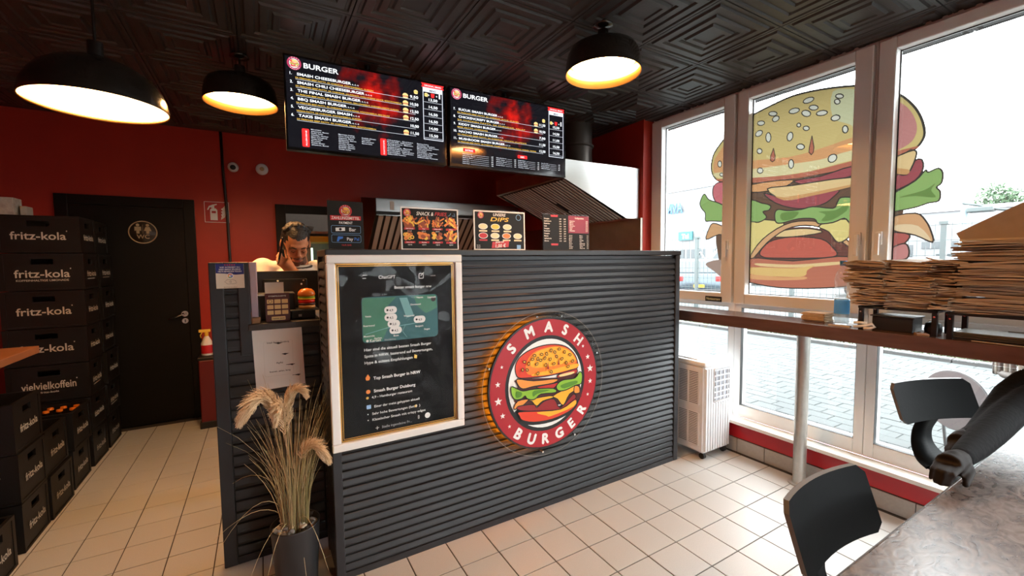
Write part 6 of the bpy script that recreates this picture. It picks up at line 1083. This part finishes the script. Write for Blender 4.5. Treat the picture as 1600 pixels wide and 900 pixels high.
# ================================================================ chairs of bent black plywood
M_ply = mat('black_stained_ply', (.0025, .003, .0035), .55, spec=.05, var=.25, vscale=8, bump=.03, bscale=60); M_plyedge = mat('pale_ply_edge', (.16, .15, .15), .35, metal=.3)  # backrest edges paler than the black plate
def chair(x, y, rz, label, sc=1.0, ztop=.83):
    t = thing('plywood_chair', (x, y, 0), label, 'chair', 'black plywood chairs at the front table', rz); t.scale = (sc, sc, sc)
    def put(b, n, m, par=t): o = b.build(n, m); o.parent = par; return o
    # backrest plate, curved in plan, leaning back (+y)
    b = MB(); W, n = .42, 10; z0, z1 = .640, ztop; th = .014; out = []
    def pt(u, v, k):   # u -1..1 , v 0..1
        yy = -.030 * u * u + .06 * v + .02; return (u * W / 2, yy + k * th, z0 + (z1 - z0) * v)
    rows = 8; vs = []
    def ins(u, v):     # rounded corners
        return u, v
    for k in (0, 1):
        for j in range(rows + 1):
            v = j / rows; c = min(v, 1 - v) * (z1 - z0); lim = 1.0
            if c < .025: lim = 1 - (.025 - math.sqrt(max(0, .025 ** 2 - (.025 - c) ** 2))) / (W / 2)
            for i in range(n + 1): u = (i / n * 2 - 1) * lim; vs.append(pt(u, v, k))
    m_ = (rows + 1) * (n + 1); q = []
    for j in range(rows):
        for i in range(n): a = j * (n + 1) + i; q += [(a, a + 1, a + n + 2, a + n + 1), (m_ + a, m_ + a + n + 1, m_ + a + n + 2, m_ + a + 1)]
    b.smooth = True; b._add(vs, q); b.smooth = False; b.m = 1
    b._add(vs, [(rows * (n + 1) + i, rows * (n + 1) + i + 1, m_ + rows * (n + 1) + i + 1, m_ + rows * (n + 1) + i) for i in range(n)] + [(i, m_ + i, m_ + i + 1, i + 1) for i in range(n)])
    b._add(vs, [(j * (n + 1), (j + 1) * (n + 1), m_ + (j + 1) * (n + 1), m_ + j * (n + 1)) for j in range(rows)] + [(j * (n + 1) + n, m_ + j * (n + 1) + n, m_ + (j + 1) * (n + 1) + n, (j + 1) * (n + 1) + n) for j in range(rows)])
    put(b, 'backrest', [M_ply, M_plyedge])
    # S-shaped stem and seat
    def ribbon(path, wid, name, thk=.013):
        P = spline(path, 5, False); b = MB(); vs = []
        for i, (yy, zz, ww) in enumerate(P):
            a = P[max(0, i - 1)]; c = P[min(len(P) - 1, i + 1)]; dy, dz = c[0] - a[0], c[1] - a[1]; l = math.hypot(dy, dz) or 1; ny, nz = -dz / l * thk / 2, dy / l * thk / 2
            vs += [(-ww / 2, yy + ny, zz + nz), (ww / 2, yy + ny, zz + nz), (ww / 2, yy - ny, zz - nz), (-ww / 2, yy - ny, zz - nz)]
        b.smooth = True; b._add(vs, [(4 * i + k, 4 * i + (k + 1) % 4, 4 * i + 4 + (k + 1) % 4, 4 * i + 4 + k) for i in range(len(P) - 1) for k in range(4)]); b.smooth = False
        b._add(vs[:4], [(3, 2, 1, 0)]); b._add(vs[-4:], [(0, 1, 2, 3)]); return put(b, name, M_ply)
    ribbon([(.04, .68, .12), (.055, .63, .105), (.075, .57, .095), (.07, .51, .11), (.035, .465, .15), (-.02, .452, .20)], 0, 'stem')
    ribbon([(-.015, .4505, .17), (-.09, .446, .24), (-.19, .447, .38), (-.30, .452, .41), (-.38, .452, .40), (-.42, .442, .36)], 0, 'seat')
    b = MB(); b.cyl((0, -.20, .03), (0, -.20, .44), .026, n=16); b.lathe([(0, 0), (.19, 0), (.19, .008), (.06, .025), (.03, .05)], (0, -.20, 0.001), 28); put(b, 'pedestal', M_blackm)
    return t
chair(1.315, .495, 0, 'black plywood chair at the table, curved back nearest the camera', 1.0, .815)
chair(2.66, .66, math.radians(-20), 'black plywood chair farther back, its stem curving below the back, by the sill', 1.06, .80)
# ================================================================ guest at the right end of the table (only the arms reach into the picture)
def guest():
    t = thing('person', (2.80, -.13, 0), 'guest outside the frame, black sleeved arms leaning on the table edge', 'person')
    M_sl = mat('black_knit', (.004, .004, .005), .8, spec=.15, bump=.3, bscale=60); M_dskin = mat('dark_skin', (.010, .006, .005), .6, spec=.2)
    b = MB()
    w1, w2 = Vector((1.815, .402, .822)), Vector((2.05, .445, .822))
    hand(b, w1, ((1.715, .385, .818), (1.725, .432, .815)), [((1.665, .385, .812), (1.655, .392, .782)), ((1.658, .400, .815), (1.646, .405, .782)), ((1.662, .415, .813), (1.652, .418, .782)), ((1.676, .430, .810), (1.666, .431, .784))], [(1.77, .372, .80), (1.715, .37, .778)], .0085)
    remeshed(b, 'hand', [M_dskin], .005, 3, t); b = MB()
    hand(b, w2, ((1.97, .425, .815), (1.975, .465, .805)), [((1.925, .425, .800), (1.915, .415, .778)), ((1.928, .44, .798), (1.912, .435, .775)), ((1.935, .455, .795), (1.918, .45, .774)), ((1.945, .468, .792), (1.93, .465, .774))], [(2.0, .41, .81), (1.955, .40, .79)], .008)
    remeshed(b, 'hand', [M_dskin], .005, 3, t)
    b = MB()
    limb(b, [w1 + Vector((-.005, 0, 0)), (1.92, .402, .826), (2.08, .402, .838), (2.28, .400, .858), (2.47, .375, .897), (2.62, .20, 1.02), (2.76, .02, 1.20)], [.030, .038, .045, .048, .050, .056, .07])
    limb(b, [w2 + Vector((-.01, 0, 0)), (2.12, .444, .818), (2.28, .448, .842), (2.50, .448, .898), (2.60, .425, .935), (2.665, .33, 1.0), (2.70, .16, 1.10), (2.78, .03, 1.21)], [.025, .028, .030, .032, .034, .040, .048, .07])
    for k in range(13):
        z = .74 + k * .04; q = (z - .74) / .48; b.ell((2.80, -.13, z), (.112 + .016 * q, .152 + .03 * q * q, .075))
    b.tube([(2.78, -.13, 1.28), (2.75, -.13, 1.38)], [.08, .06], 14)
    remeshed(b, 'pullover', [M_sl], .009, 4, t)
    b = MB(); b.ell((2.72, -.13, 1.49), (.095, .075, .115)); b.ell((2.68, -.13, 1.44), (.06, .055, .06)); b.tube([(2.635, -.13, 1.50), (2.612, -.13, 1.465)], [.010, .014], 10); b.tube([(2.76, -.13, 1.32), (2.74, -.13, 1.45)], [.055, .052], 12)
    for s in (-1, 1): b.ell((2.735, -.13 + s * .077, 1.485), (.022, .010, .033))
    b.ell((2.632, -.13, 1.425), (.012, .024, .008)); b.ell((2.64, -.10, 1.505), (.012, .013, .010)); b.ell((2.64, -.16, 1.505), (.012, .013, .010))
    remeshed(b, 'head', [M_dskin], .006, 3, t)
    b = MB(); b.ell((2.74, -.13, 1.525), (.10, .083, .10)); remeshed(b, 'hair', [M_hair], .008, 2, t)
    b = MB()
    for s in (-1, 1): limb(b, [(2.80, -.13 + s * .09, .72), (2.80 - .0, -.13 + s * .12, .46), (2.78, -.13 + s * .12, .06)], [.085, .065, .045]); b.ell((2.74, -.13 + s * .12, .05), (.12, .045, .045))
    remeshed(b, 'trousers', [MATS['dark_trousers']], .01, 3, t)
guest()
# ================================================================ burger film stuck on the panes
def film(name, col):
    m = bpy.data.materials.new(name); m.use_nodes = True; nt = m.node_tree; nt.nodes.clear(); N = nt.nodes.new; L = nt.links.new
    t = N('ShaderNodeBsdfTranslucent'); t.inputs[0].default_value = (*col, 1); d = N('ShaderNodeBsdfDiffuse'); d.inputs[0].default_value = (*col, 1)
    x = N('ShaderNodeMixShader'); x.inputs[0].default_value = .25; o = N('ShaderNodeOutputMaterial'); L(t.outputs[0], x.inputs[1]); L(d.outputs[0], x.inputs[2]); L(x.outputs[0], o.inputs[0]); return m
FILM_K = .225
FC = dict(bun=(212, 186, 112), bunpale=(206, 204, 158), pink=(198, 128, 122), bunor=(220, 156, 96), cream=(222, 206, 150), redor=(190, 108, 80), dark=(112, 84, 66), pink2=(206, 106, 112), purp=(164, 78, 82), slab=(226, 190, 128), slab2=(206, 150, 88), mar=(116, 72, 62), cheesor=(212, 158, 106), cheesor2=(226, 196, 150), pat=(196, 92, 72), red=(182, 92, 82), yell=(222, 200, 116), lett=(142, 176, 96), lett2=(108, 142, 70), yelor=(222, 180, 100), grey=(168, 138, 124), line=(72, 66, 60), wht=(222, 218, 200))
FM = [film('film_' + k, tuple((c * .86 + .14 * sum(sR(v)) / 3) * FILM_K for c in sR(v))) for k, v in FC.items()]
FI = {k: i for i, k in enumerate(FC)}
def clip(poly, lo, hi):
    for ax, s, lim in ((0, 1, lo[0]), (0, -1, hi[0]), (1, 1, lo[1]), (1, -1, hi[1])):
        out = []; n = len(poly)
        for i in range(n):
            a, c = poly[i], poly[(i + 1) % n]; da, dc = s * (a[ax] - lim), s * (c[ax] - lim)
            if da >= 0: out.append(a)
            if (da >= 0) != (dc >= 0): q = da / (da - dc); out.append((a[0] + (c[0] - a[0]) * q, a[1] + (c[1] - a[1]) * q))
        poly = out
        if len(poly) < 3: return []
    return poly
def clipline(P, lo, hi):
    segs, cur = [], []
    for p in P + P[:1]:
        if lo[0] <= p[0] <= hi[0] and lo[1] <= p[1] <= hi[1]: cur.append(p)
        else:
            if len(cur) > 1: segs.append(cur)
            cur = []
    if len(cur) > 1: segs.append(cur)
    return segs
import numpy as np
from mathutils.geometry import delaunay_2d_cdt
def quads(P, wd, closed=True):
    n = len(P); out = []
    for i in range(n if closed else n - 1):
        a, c = P[i], P[(i + 1) % n]; dx, dy = c[0] - a[0], c[1] - a[1]; l = math.hypot(dx, dy) or 1; nx, ny = -dy / l * wd / 2, dx / l * wd / 2; ex, ey = dx / l * wd * .3, dy / l * wd * .3
        out.append([(a[0] - ex + nx, a[1] - ey + ny), (a[0] - ex - nx, a[1] - ey - ny), (c[0] + ex - nx, c[1] + ey - ny), (c[0] + ex + nx, c[1] + ey + ny)])
    return out
LAY = []
for col, pts, ol in DECAL:
    P = spline(pts, 3); LAY.append((col, P))
    if ol: LAY += [('line', q) for q in quads(P, .0075 if col != 'bun' else .012)]
for P in DSEED: LAY.append(('wht', P)); LAY += [('line', q) for q in quads(P, .006)]
for P in DDRIP: LAY.append(('redor', P)); LAY += [('line', q) for q in quads(P, .005)]
for win, y0, y1 in WIN[:3]:
    lo, hi = (y0 + .003, 1.172), (y1 - .003, 2.563); V, F, C = [], [], []
    for col, P in LAY:
        P = clip(P, lo, hi)
        if len(P) < 3: continue
        if sum(P[i][0] * P[(i + 1) % len(P)][1] - P[(i + 1) % len(P)][0] * P[i][1] for i in range(len(P))) < 0: P = P[::-1]
        F.append(list(range(len(V), len(V) + len(P)))); V += [Vector(p) for p in P]; C.append(col)
    v2, e2, f2, ov, oe, of = delaunay_2d_cdt(V, [], F, 1, 1e-5)
    b = MB(); vv = [(3.1025, p[0], p[1]) for p in v2]; base = len(b.v); b.v += vv
    ctr_ = np.array([[sum(v2[i][d] for i in f_) / len(f_) for d in (0, 1)] for f_ in f2]); top = np.full(len(f2), -1)
    for q, poly_ in enumerate(F):
        P = np.array([V[i][:2] for i in poly_]); ins = (ctr_[:, 0] > P[:, 0].min()) & (ctr_[:, 0] < P[:, 0].max()) & (ctr_[:, 1] > P[:, 1].min()) & (ctr_[:, 1] < P[:, 1].max())
        ix = np.nonzero(ins)[0]
        if not len(ix): continue
        x, y = ctr_[ix, 0][:, None], ctr_[ix, 1][:, None]; A, B_ = P, np.roll(P, -1, 0); dy = B_[:, 1] - A[:, 1]; dy[dy == 0] = 1e-12
        hit = ((A[:, 1] > y) != (B_[:, 1] > y)) & (x < (B_[:, 0] - A[:, 0]) * (y - A[:, 1]) / dy + A[:, 0])
        top[ix[hit.sum(1) % 2 == 1]] = q
    for f_, q in zip(f2, top):
        if q >= 0: b.f.append(list(f_)); b.mi.append(FI[C[q]]); b.sm.append(False)
    b.build('burger_film', FM, win)
# ================================================================ outside: paving, kerb, lawn, fence
GZ = -.06
b = MB(); b.box(3.17, 8.3, -6, 14, GZ - .2, GZ - .006); pav = b.build('pavement', mat('paver_joint', (.012, .014, .014), .9), kind='structure')
M_pav = mat('grey_paver', (.038, .045, .045), .8, var=.2, vscale=16)
pme = tile_mesh('paver', .155, .245, .03, .004, M_pav); sp = []
for i in range(32):
    for j in range(-14, 46):
        x = 3.25 + i * .16; y = (j + (i % 2) * .5) * .25
        if -2.5 < y < 9 and y > x * .12 - 1: sp.append(((x, y, GZ), random.uniform(-.002, .002)))
pieces('paver', pme, sp, pav, 300, lambda p: project((p[0], p[1], p[2]))[1] > 480, 'paver_field', M_pav)
b = MB(); b.box(8.3, 8.48, -6, 14, GZ - .2, GZ - .004); kb = b.build('trim_3', MATS['paver_joint'], kind='structure')
M_kerb = mat('kerb_stone', (.045, .046, .045), .8, var=.15, vscale=8)
for j in range(-5, 13): b = MB(); b.box(8.31, 8.47, j + .005, j + .995, GZ - .02, GZ + .05, bev=.008); b.build('kerb_stone', M_kerb, kb)
b = MB(); b.box(8.48, 60, -30, 60, GZ - .2, GZ); b.box(-20, 3.17, -30, -1.79, GZ - .2, GZ); b.box(3.17, 8.3, -30, -6, GZ - .2, GZ); b.build('ground', mat('yard_asphalt', (.055, .056, .055), .9, var=.1), kind='structure')
b = MB(); rg = random.Random(2); GR = [mat('grass_green', (.036, .06, .014), .8), mat('grass_dry', (.06, .058, .022), .8)]
for i in range(6000):
    x, y = rg.uniform(8.5, 10.4), rg.uniform(-3, 9); b.m = rg.choice((0, 1, 1)); a = rg.uniform(0, PI); c, s_ = .02 * math.cos(a), .02 * math.sin(a); b._add([(x - c, y - s_, GZ), (x + c, y + s_, GZ), (x + rg.uniform(-.03, .03), y + rg.uniform(-.03, .03), GZ + rg.uniform(.04, .09))], [(0, 1, 2)])
b.build('lawn_strip', GR, kind='stuff')
M_galv = mat('galvanised', (.07, .085, .085), .5, metal=.5)
t = thing('mesh_fence', (10.5, 4, GZ), 'galvanised wire mesh fence across the lawn outside', 'fence')
for j in range(-2, 6):
    y = 2.71 + 2.5 * j; b = MB(); b.box(10.46, 10.54, y - .04, y + .04, GZ, 2.04); b.box(10.44, 10.56, y - .06, y + .06, 2.0, 2.05); b.build('post', M_galv, t)
    b = MB()
    for k in range(20): yy = y + .12 + k * .12; b.cyl((10.5, yy, GZ + .05), (10.5, yy, 2.02), .0045, n=4, cap=False)
    for k in range(8): zz = .10 + k * .27; b.cyl((10.495, y, zz), (10.495, y + 2.5, zz), .006, n=4, cap=False)
    b.build('wire_panel', M_galv, t)
# folded white bistro table and wicker chair on the paving
bx, by, bz = 4.4, 1.037, .36
t = thing('folding_table', (bx, by, GZ), 'white round folding table standing on edge outside behind the far chair', 'table')
R = Matrix.Rotation(math.radians(-22), 3, 'Z'); N_ = R @ Vector((1, 0, 0)); U_ = R @ Vector((0, 1, 0)); cc = Vector((bx, by, bz))
b = MB(); f = lambda u, v: tuple(cc + U_ * u + Vector((0, 0, v))); vs = []
b.cyl(cc, cc + N_ * .02, .215, n=48); b.build('tabletop', mat('table_white', (.12, .12, .12), .4), t)
b = MB(); b.tube([cc + U_ * .217 * math.cos(a) + Vector((0, 0, .217 * math.sin(a))) + N_ * .01 for a in [i * PI / 24 for i in range(49)]], .006, 8, cap=False); b.build('rim', mat('rim_grey', (.12, .13, .13), .4), t)
for s in (-.12, .12): b = MB(); b.tube([cc + N_ * .03 + U_ * s + Vector((0, 0, .10)), cc + N_ * .12 + U_ * s + Vector((0, 0, -.42 + .013))], .011, 8); b.build('leg', MATS['rim_grey'], t)
t = thing('wicker_chair', (5.6, .95, GZ), 'striped wicker chair seen through the lower window at the right edge', 'chair')
M_wick = [mat('wicker_brown', (.045, .034, .026), .6), mat('wicker_cream', (.16, .14, .11), .6)]
c0 = Vector((5.55, .80, 0))
b = MB()
for k in range(15):
    b.m = k % 2; P = []
    a = -1.25 + k * 2.5 / 14
    for j in range(9): q = j / 8; P.append(c0 + Vector((-.02 + .25 * (1 - math.cos(a)) , .30 * math.sin(a), .40 + (.44 - .13 * abs(a) / 1.25) * q - .05 * (1 - math.cos(a)))) + Vector((-.06 * q, 0, 0)))
    b.tube(P, .019, 6)
b.build('woven_back', M_wick, t); b = MB(); b.lathe([(0, .36), (.26, .36), (.28, .39), (.26, .42), (0, .42)], (5.72, .80, 0), 24); b.build('seat', M_wick[0], t)
for dx, dy in ((-.18, -.18), (.18, -.18), (-.18, .18), (.18, .18)): b = MB(); b.cyl((5.72 + dx, .80 + dy, GZ), (5.72 + dx * .85, .80 + dy * .85, .37), .018, n=8); b.build('leg', M_wick[0], t)
# ================================================================ cars
M_tyre = mat('tyre', (.015, .015, .015), .8); M_cglass = mat('car_glass', (.04, .05, .055), .08); M_tail = mat('tail_light', (.55, .02, .02), .25); M_plate = mat('plate_yellow', sR((240, 190, 30)), .4)
def car(x, y, rz, paint, label, sc=1.0, van=False):
    t = thing('car', (x, y, GZ), label, 'car', None, rz); t.scale = (sc, sc, sc)
    def put(b, n, m): o = b.build(n, m); o.parent = t; return o
    prof = [(-2.1, .30), (-2.16, .55), (-2.12, .88), (-1.95, .98), (-1.5, 1.42), (-.6, 1.50), (.35, 1.42), (1.05, .98), (1.95, .84), (2.12, .60), (2.1, .30)] if not van else [(-2.4, .35), (-2.45, .8), (-2.42, 1.9), (-2.3, 2.15), (1.1, 2.2), (1.75, 1.35), (2.35, 1.1), (2.45, .7), (2.4, .35)]
    b = MB(); n = len(prof); vs = []
    for w_ in (-1, -.93, .93, 1):
        for px_, pz in prof: k = (.90 if abs(w_) == 1 else 1); inn = (1 - .16 * max(0, (pz - .95) / .5)) if not van else 1 - .05 * max(0, pz - 1.2); vs.append((px_ * (1 if abs(w_) < 1 else .985), w_ * .86 * inn, .62 + (pz - .62) * (1 if abs(w_) < 1 else .96)))
    fs = [(q * n + i, q * n + (i + 1) % n, (q + 1) * n + (i + 1) % n, (q + 1) * n + i) for q in range(3) for i in range(n)]
    b.smooth = True; b._add(vs, fs); b.smooth = False; b._add(vs[:n], [tuple(range(n - 1, -1, -1))]); b._add(vs[3 * n:], [tuple(range(n))]); put(b, 'body', paint)
    g = lambda *P: P
    if not van:
        b = MB(); b._add([(-1.93, -.66, 1.02), (-1.93, .66, 1.02), (-1.54, .60, 1.40), (-1.54, -.60, 1.40)], [(0, 3, 2, 1)]); put(b, 'rear_window', M_cglass)
        b = MB(); b._add([(1.03, -.68, 1.02), (1.03, .68, 1.02), (.40, .60, 1.41), (.40, -.60, 1.41)], [(0, 1, 2, 3)]); put(b, 'windscreen', M_cglass)
        for s in (-1, 1): b = MB(); b._add([(-1.6, s * .862, 1.0), (.85, s * .862, 1.0), (.3, s * .775, 1.38), (-1.35, s * .775, 1.38)], [(0, 1, 2, 3)]); put(b, 'side_window', M_cglass)
    else:
        b = MB(); b._add([(1.16, -.72, 2.1), (1.16, .72, 2.1), (1.74, .75, 1.38), (1.74, -.75, 1.38)], [(0, 1, 2, 3)]); put(b, 'windscreen', M_cglass)
        for s in (-1, 1): b = MB(); b._add([(.5, s * .863, 1.3), (1.6, s * .863, 1.3), (1.05, s * .83, 2.0), (.5, s * .83, 2.0)], [(0, 1, 2, 3)]); put(b, 'side_window', M_cglass)
    xr = -2.18 if not van else -2.47
    for s in (-1, 1): b = MB(); b.box(xr + .02, xr + .10, s * .68 - .16, s * .68 + .16, .72 if not van else .8, .90 if not van else 1.1, bev=.02); put(b, 'tail_light', M_tail)
    b = MB(); b.box(xr - .005, xr + .03, -.17, .17, .50, .60); put(b, 'number_plate', M_plate); b = MB(); b.box(xr - .0, xr + .05, -.8, .8, .33, .45, bev=.02); put(b, 'bumper', MATS['dark_grey_plastic'])
    for px_ in (-1.32, 1.35):
        for s in (-1, 1): b = MB(); b.cyl((px_, s * .72, .31), (px_, s * .89, .31), .31, n=24); w_ = put(b, 'wheel', M_tyre)
M_silver = mat('silver_paint', (.06, .08, .095), .25, metal=.4); M_wpaint = mat('white_paint', (.17, .175, .18), .3); M_dpaint = mat('dark_paint', (.03, .035, .04), .25)
car(14.8, 10.75, math.radians(36), M_silver, 'silver car with yellow number plate parked behind the fence')
car(19.5, 19.5, math.radians(120), M_dpaint, 'dark parked car farther back beyond the silver car'); car(24, 14.6, math.radians(110), M_wpaint, 'white van parked before the white hall', 1.0, True)
car(20.0, 6.0, math.radians(95), M_wpaint, 'white car parked beyond the fence right of the burger picture')
# ================================================================ far halls, masts, signs, tree
M_hall = mat('white_cladding', (.16, .165, .17), .6, var=.04, vscale=1); M_hwin = mat('hall_window', (.03, .04, .045), .15)
def hall(name, x, y0, y1, h, label, wins):
    t = thing(name, (x, (y0 + y1) / 2, GZ), label, 'building')
    b = MB(); b.box(x, x + 10, y0, y1, GZ, h); b.build('wall', M_hall, t); b = MB(); b.box(x - .15, x + 10.1, y0 - .15, y1 + .15, h, h + .25); b.build('roof_edge', mat('roof_pale', (.5, .48, .5), .6), t)
    for (a, c, e, f) in wins: b = MB(); b.box(x - .06, x + .02, a, c, e, f); w_ = b.build('window', M_hwin, t); b = MB(); b.box(x - .08, x - .05, (a + c) / 2 - .04, (a + c) / 2 + .04, e, f); b.build('mullion', M_hall, w_)
hall('warehouse', 30, 18.5, 27.5, 7.0, 'white hall with a row of dark windows, behind the parked cars', [(19 + 1.05 * k, 19.8 + 1.05 * k, 1.0, 2.2) for k in range(8)])
hall('warehouse', 42, 4, 14.2, 4.6, 'long low white hall beyond the fence on the right', [(12.5, 13.6, 1.1, 2.3), (11.0, 12.0, 2.0, 2.5), (9.2, 10.4, 2.0, 2.5), (9.0, 11.2, .6, 1.6), (7.2, 8.0, 1.6, 3.0)])
t = thing('roof_sign', (29.8, 24.2, 5.3), 'blue outlined letters VIVA on the far white hall', 'sign'); f = lambda u, v: (29.78, 25.0 - u, 5.25 + v)
b = MB(); b.text('VIVA', 1.05, f, 0, 0, 'L', .06, width=1.75); b.build('letters', mat('sign_blue', sR((20, 75, 130)), .5), t); b = MB(); b.text('VIVA', 1.05, lambda u, v: (29.76, 24.98 - u, 5.27 + v), .04, .02, 'L', .0, width=1.62); b.build('letter_fill', mat('sign_paleblue', sR((80, 140, 175)), .5), t)
for y in (23.5, 24.7): b = MB(); b.box(29.78, 30.0, y - .05, y + .05, 5.3, 5.5); b.build('bracket', M_galv, t)
t = thing('info_sign', (29.7, 23.0, 3.0), 'small teal rectangular sign reading Tel under the blue letters', 'sign'); b = MB(); b.box(29.80, 29.915, 22.35, 23.65, 2.95, 3.65); b.build('board', mat('teal_board', sR((35, 95, 100)), .5), t); b = MB(); b.text('Tel', .5, lambda u, v: (29.79, 23.0 - u, 3.1 + v), 0, 0, 'C', .03); b.build('lettering', M_print_w, t); b = MB(); b.box(29.915, 29.99, 22.9, 23.1, 3.2, 3.4); b.build('bracket', M_galv, t)
t = thing('barrier_mast', (15.5, 10.9, GZ), 'white mast with slanted boom beside the silver car', 'mast')
mx, my = 18.2, 12.7; b = MB(); b.cyl((mx, my, GZ), (mx, my, 2.55), .18, .14, n=18); b.build('mast', M_wpaint, t); b = MB(); b.tube([(mx, my, 2.5), (mx - .05, my + .1, 2.75), (mx - .1, my + .28, 2.78)], .05, 8); b.build('lamp_arm', MATS['rim_grey'], t); b = MB(); b.tube([(mx, my, 1.1), (mx + .1, my + .55, 1.75), (mx + .2, my + 1.05, 1.2)], .045, 8); b.build('boom', M_wpaint, t)
t = thing('camera_mast', (17, 4.0, GZ), 'pale tall mast with camera and dark floodlight beyond the fence', 'mast')
b = MB(); b.cyl((17, 4.0, GZ), (17, 4.0, 2.75), .075, n=12); b.build('mast', mat('pale_blue_paint', (.18, .24, .27), .5), t)
b = MB(); b.box(16.8, 17.1, 3.42, 3.92, 2.62, 2.76, bev=.03); b.build('camera', M_galv, t); b = MB(); b.tube([(17, 4.05, 2.9), (17, 3.75, 2.82), (17, 3.4, 2.68), (17, 3.0, 2.6)], .035, 8); b.build('arm', M_galv, t)
b = MB(); b.box(16.85, 17.1, 2.85, 3.22, 2.3, 2.62, bev=.04); b.build('floodlight', mat('flood_teal', (.05, .09, .10), .4), t); b = MB(); b.box(16.9, 17.0, 2.95, 3.2, 1.95, 2.2); b.build('control_box', MATS['flood_teal'], t)
t = thing('tree', (55, 10.6, GZ), 'small green tree top showing above the right white hall', 'tree'); b = MB(); b.tube([(55, 10.6, GZ), (55.1, 10.6, 3), (55, 10.6, 5)], [.25, .18, .1], 8); b.build('trunk', mat('bark', (.08, .06, .045), .9), t)
b = MB()
for i in range(900):
    v = Vector((rg.gauss(0, 1), rg.gauss(0, 1), rg.gauss(0, 1))).normalized() * rg.uniform(.5, 1) ; c = Vector((55, 10.6 + .9 * (i % 2) - .4, 5.6 + .6 * (i % 2))) + Vector((v.x * 1.4, v.y * 1.3, v.z * 1.6)); u = Vector((rg.gauss(0, 1), rg.gauss(0, 1), rg.gauss(0, 1))).normalized() * .22; w_ = u.orthogonal() * .7
    b._add([c - u, c + w_ * .6, c + u, c - w_ * .6], [(0, 1, 2, 3)])
b.build('foliage', mat('leaf_green', (.05, .09, .045), .7, var=.3, vscale=1), t, kind='stuff')
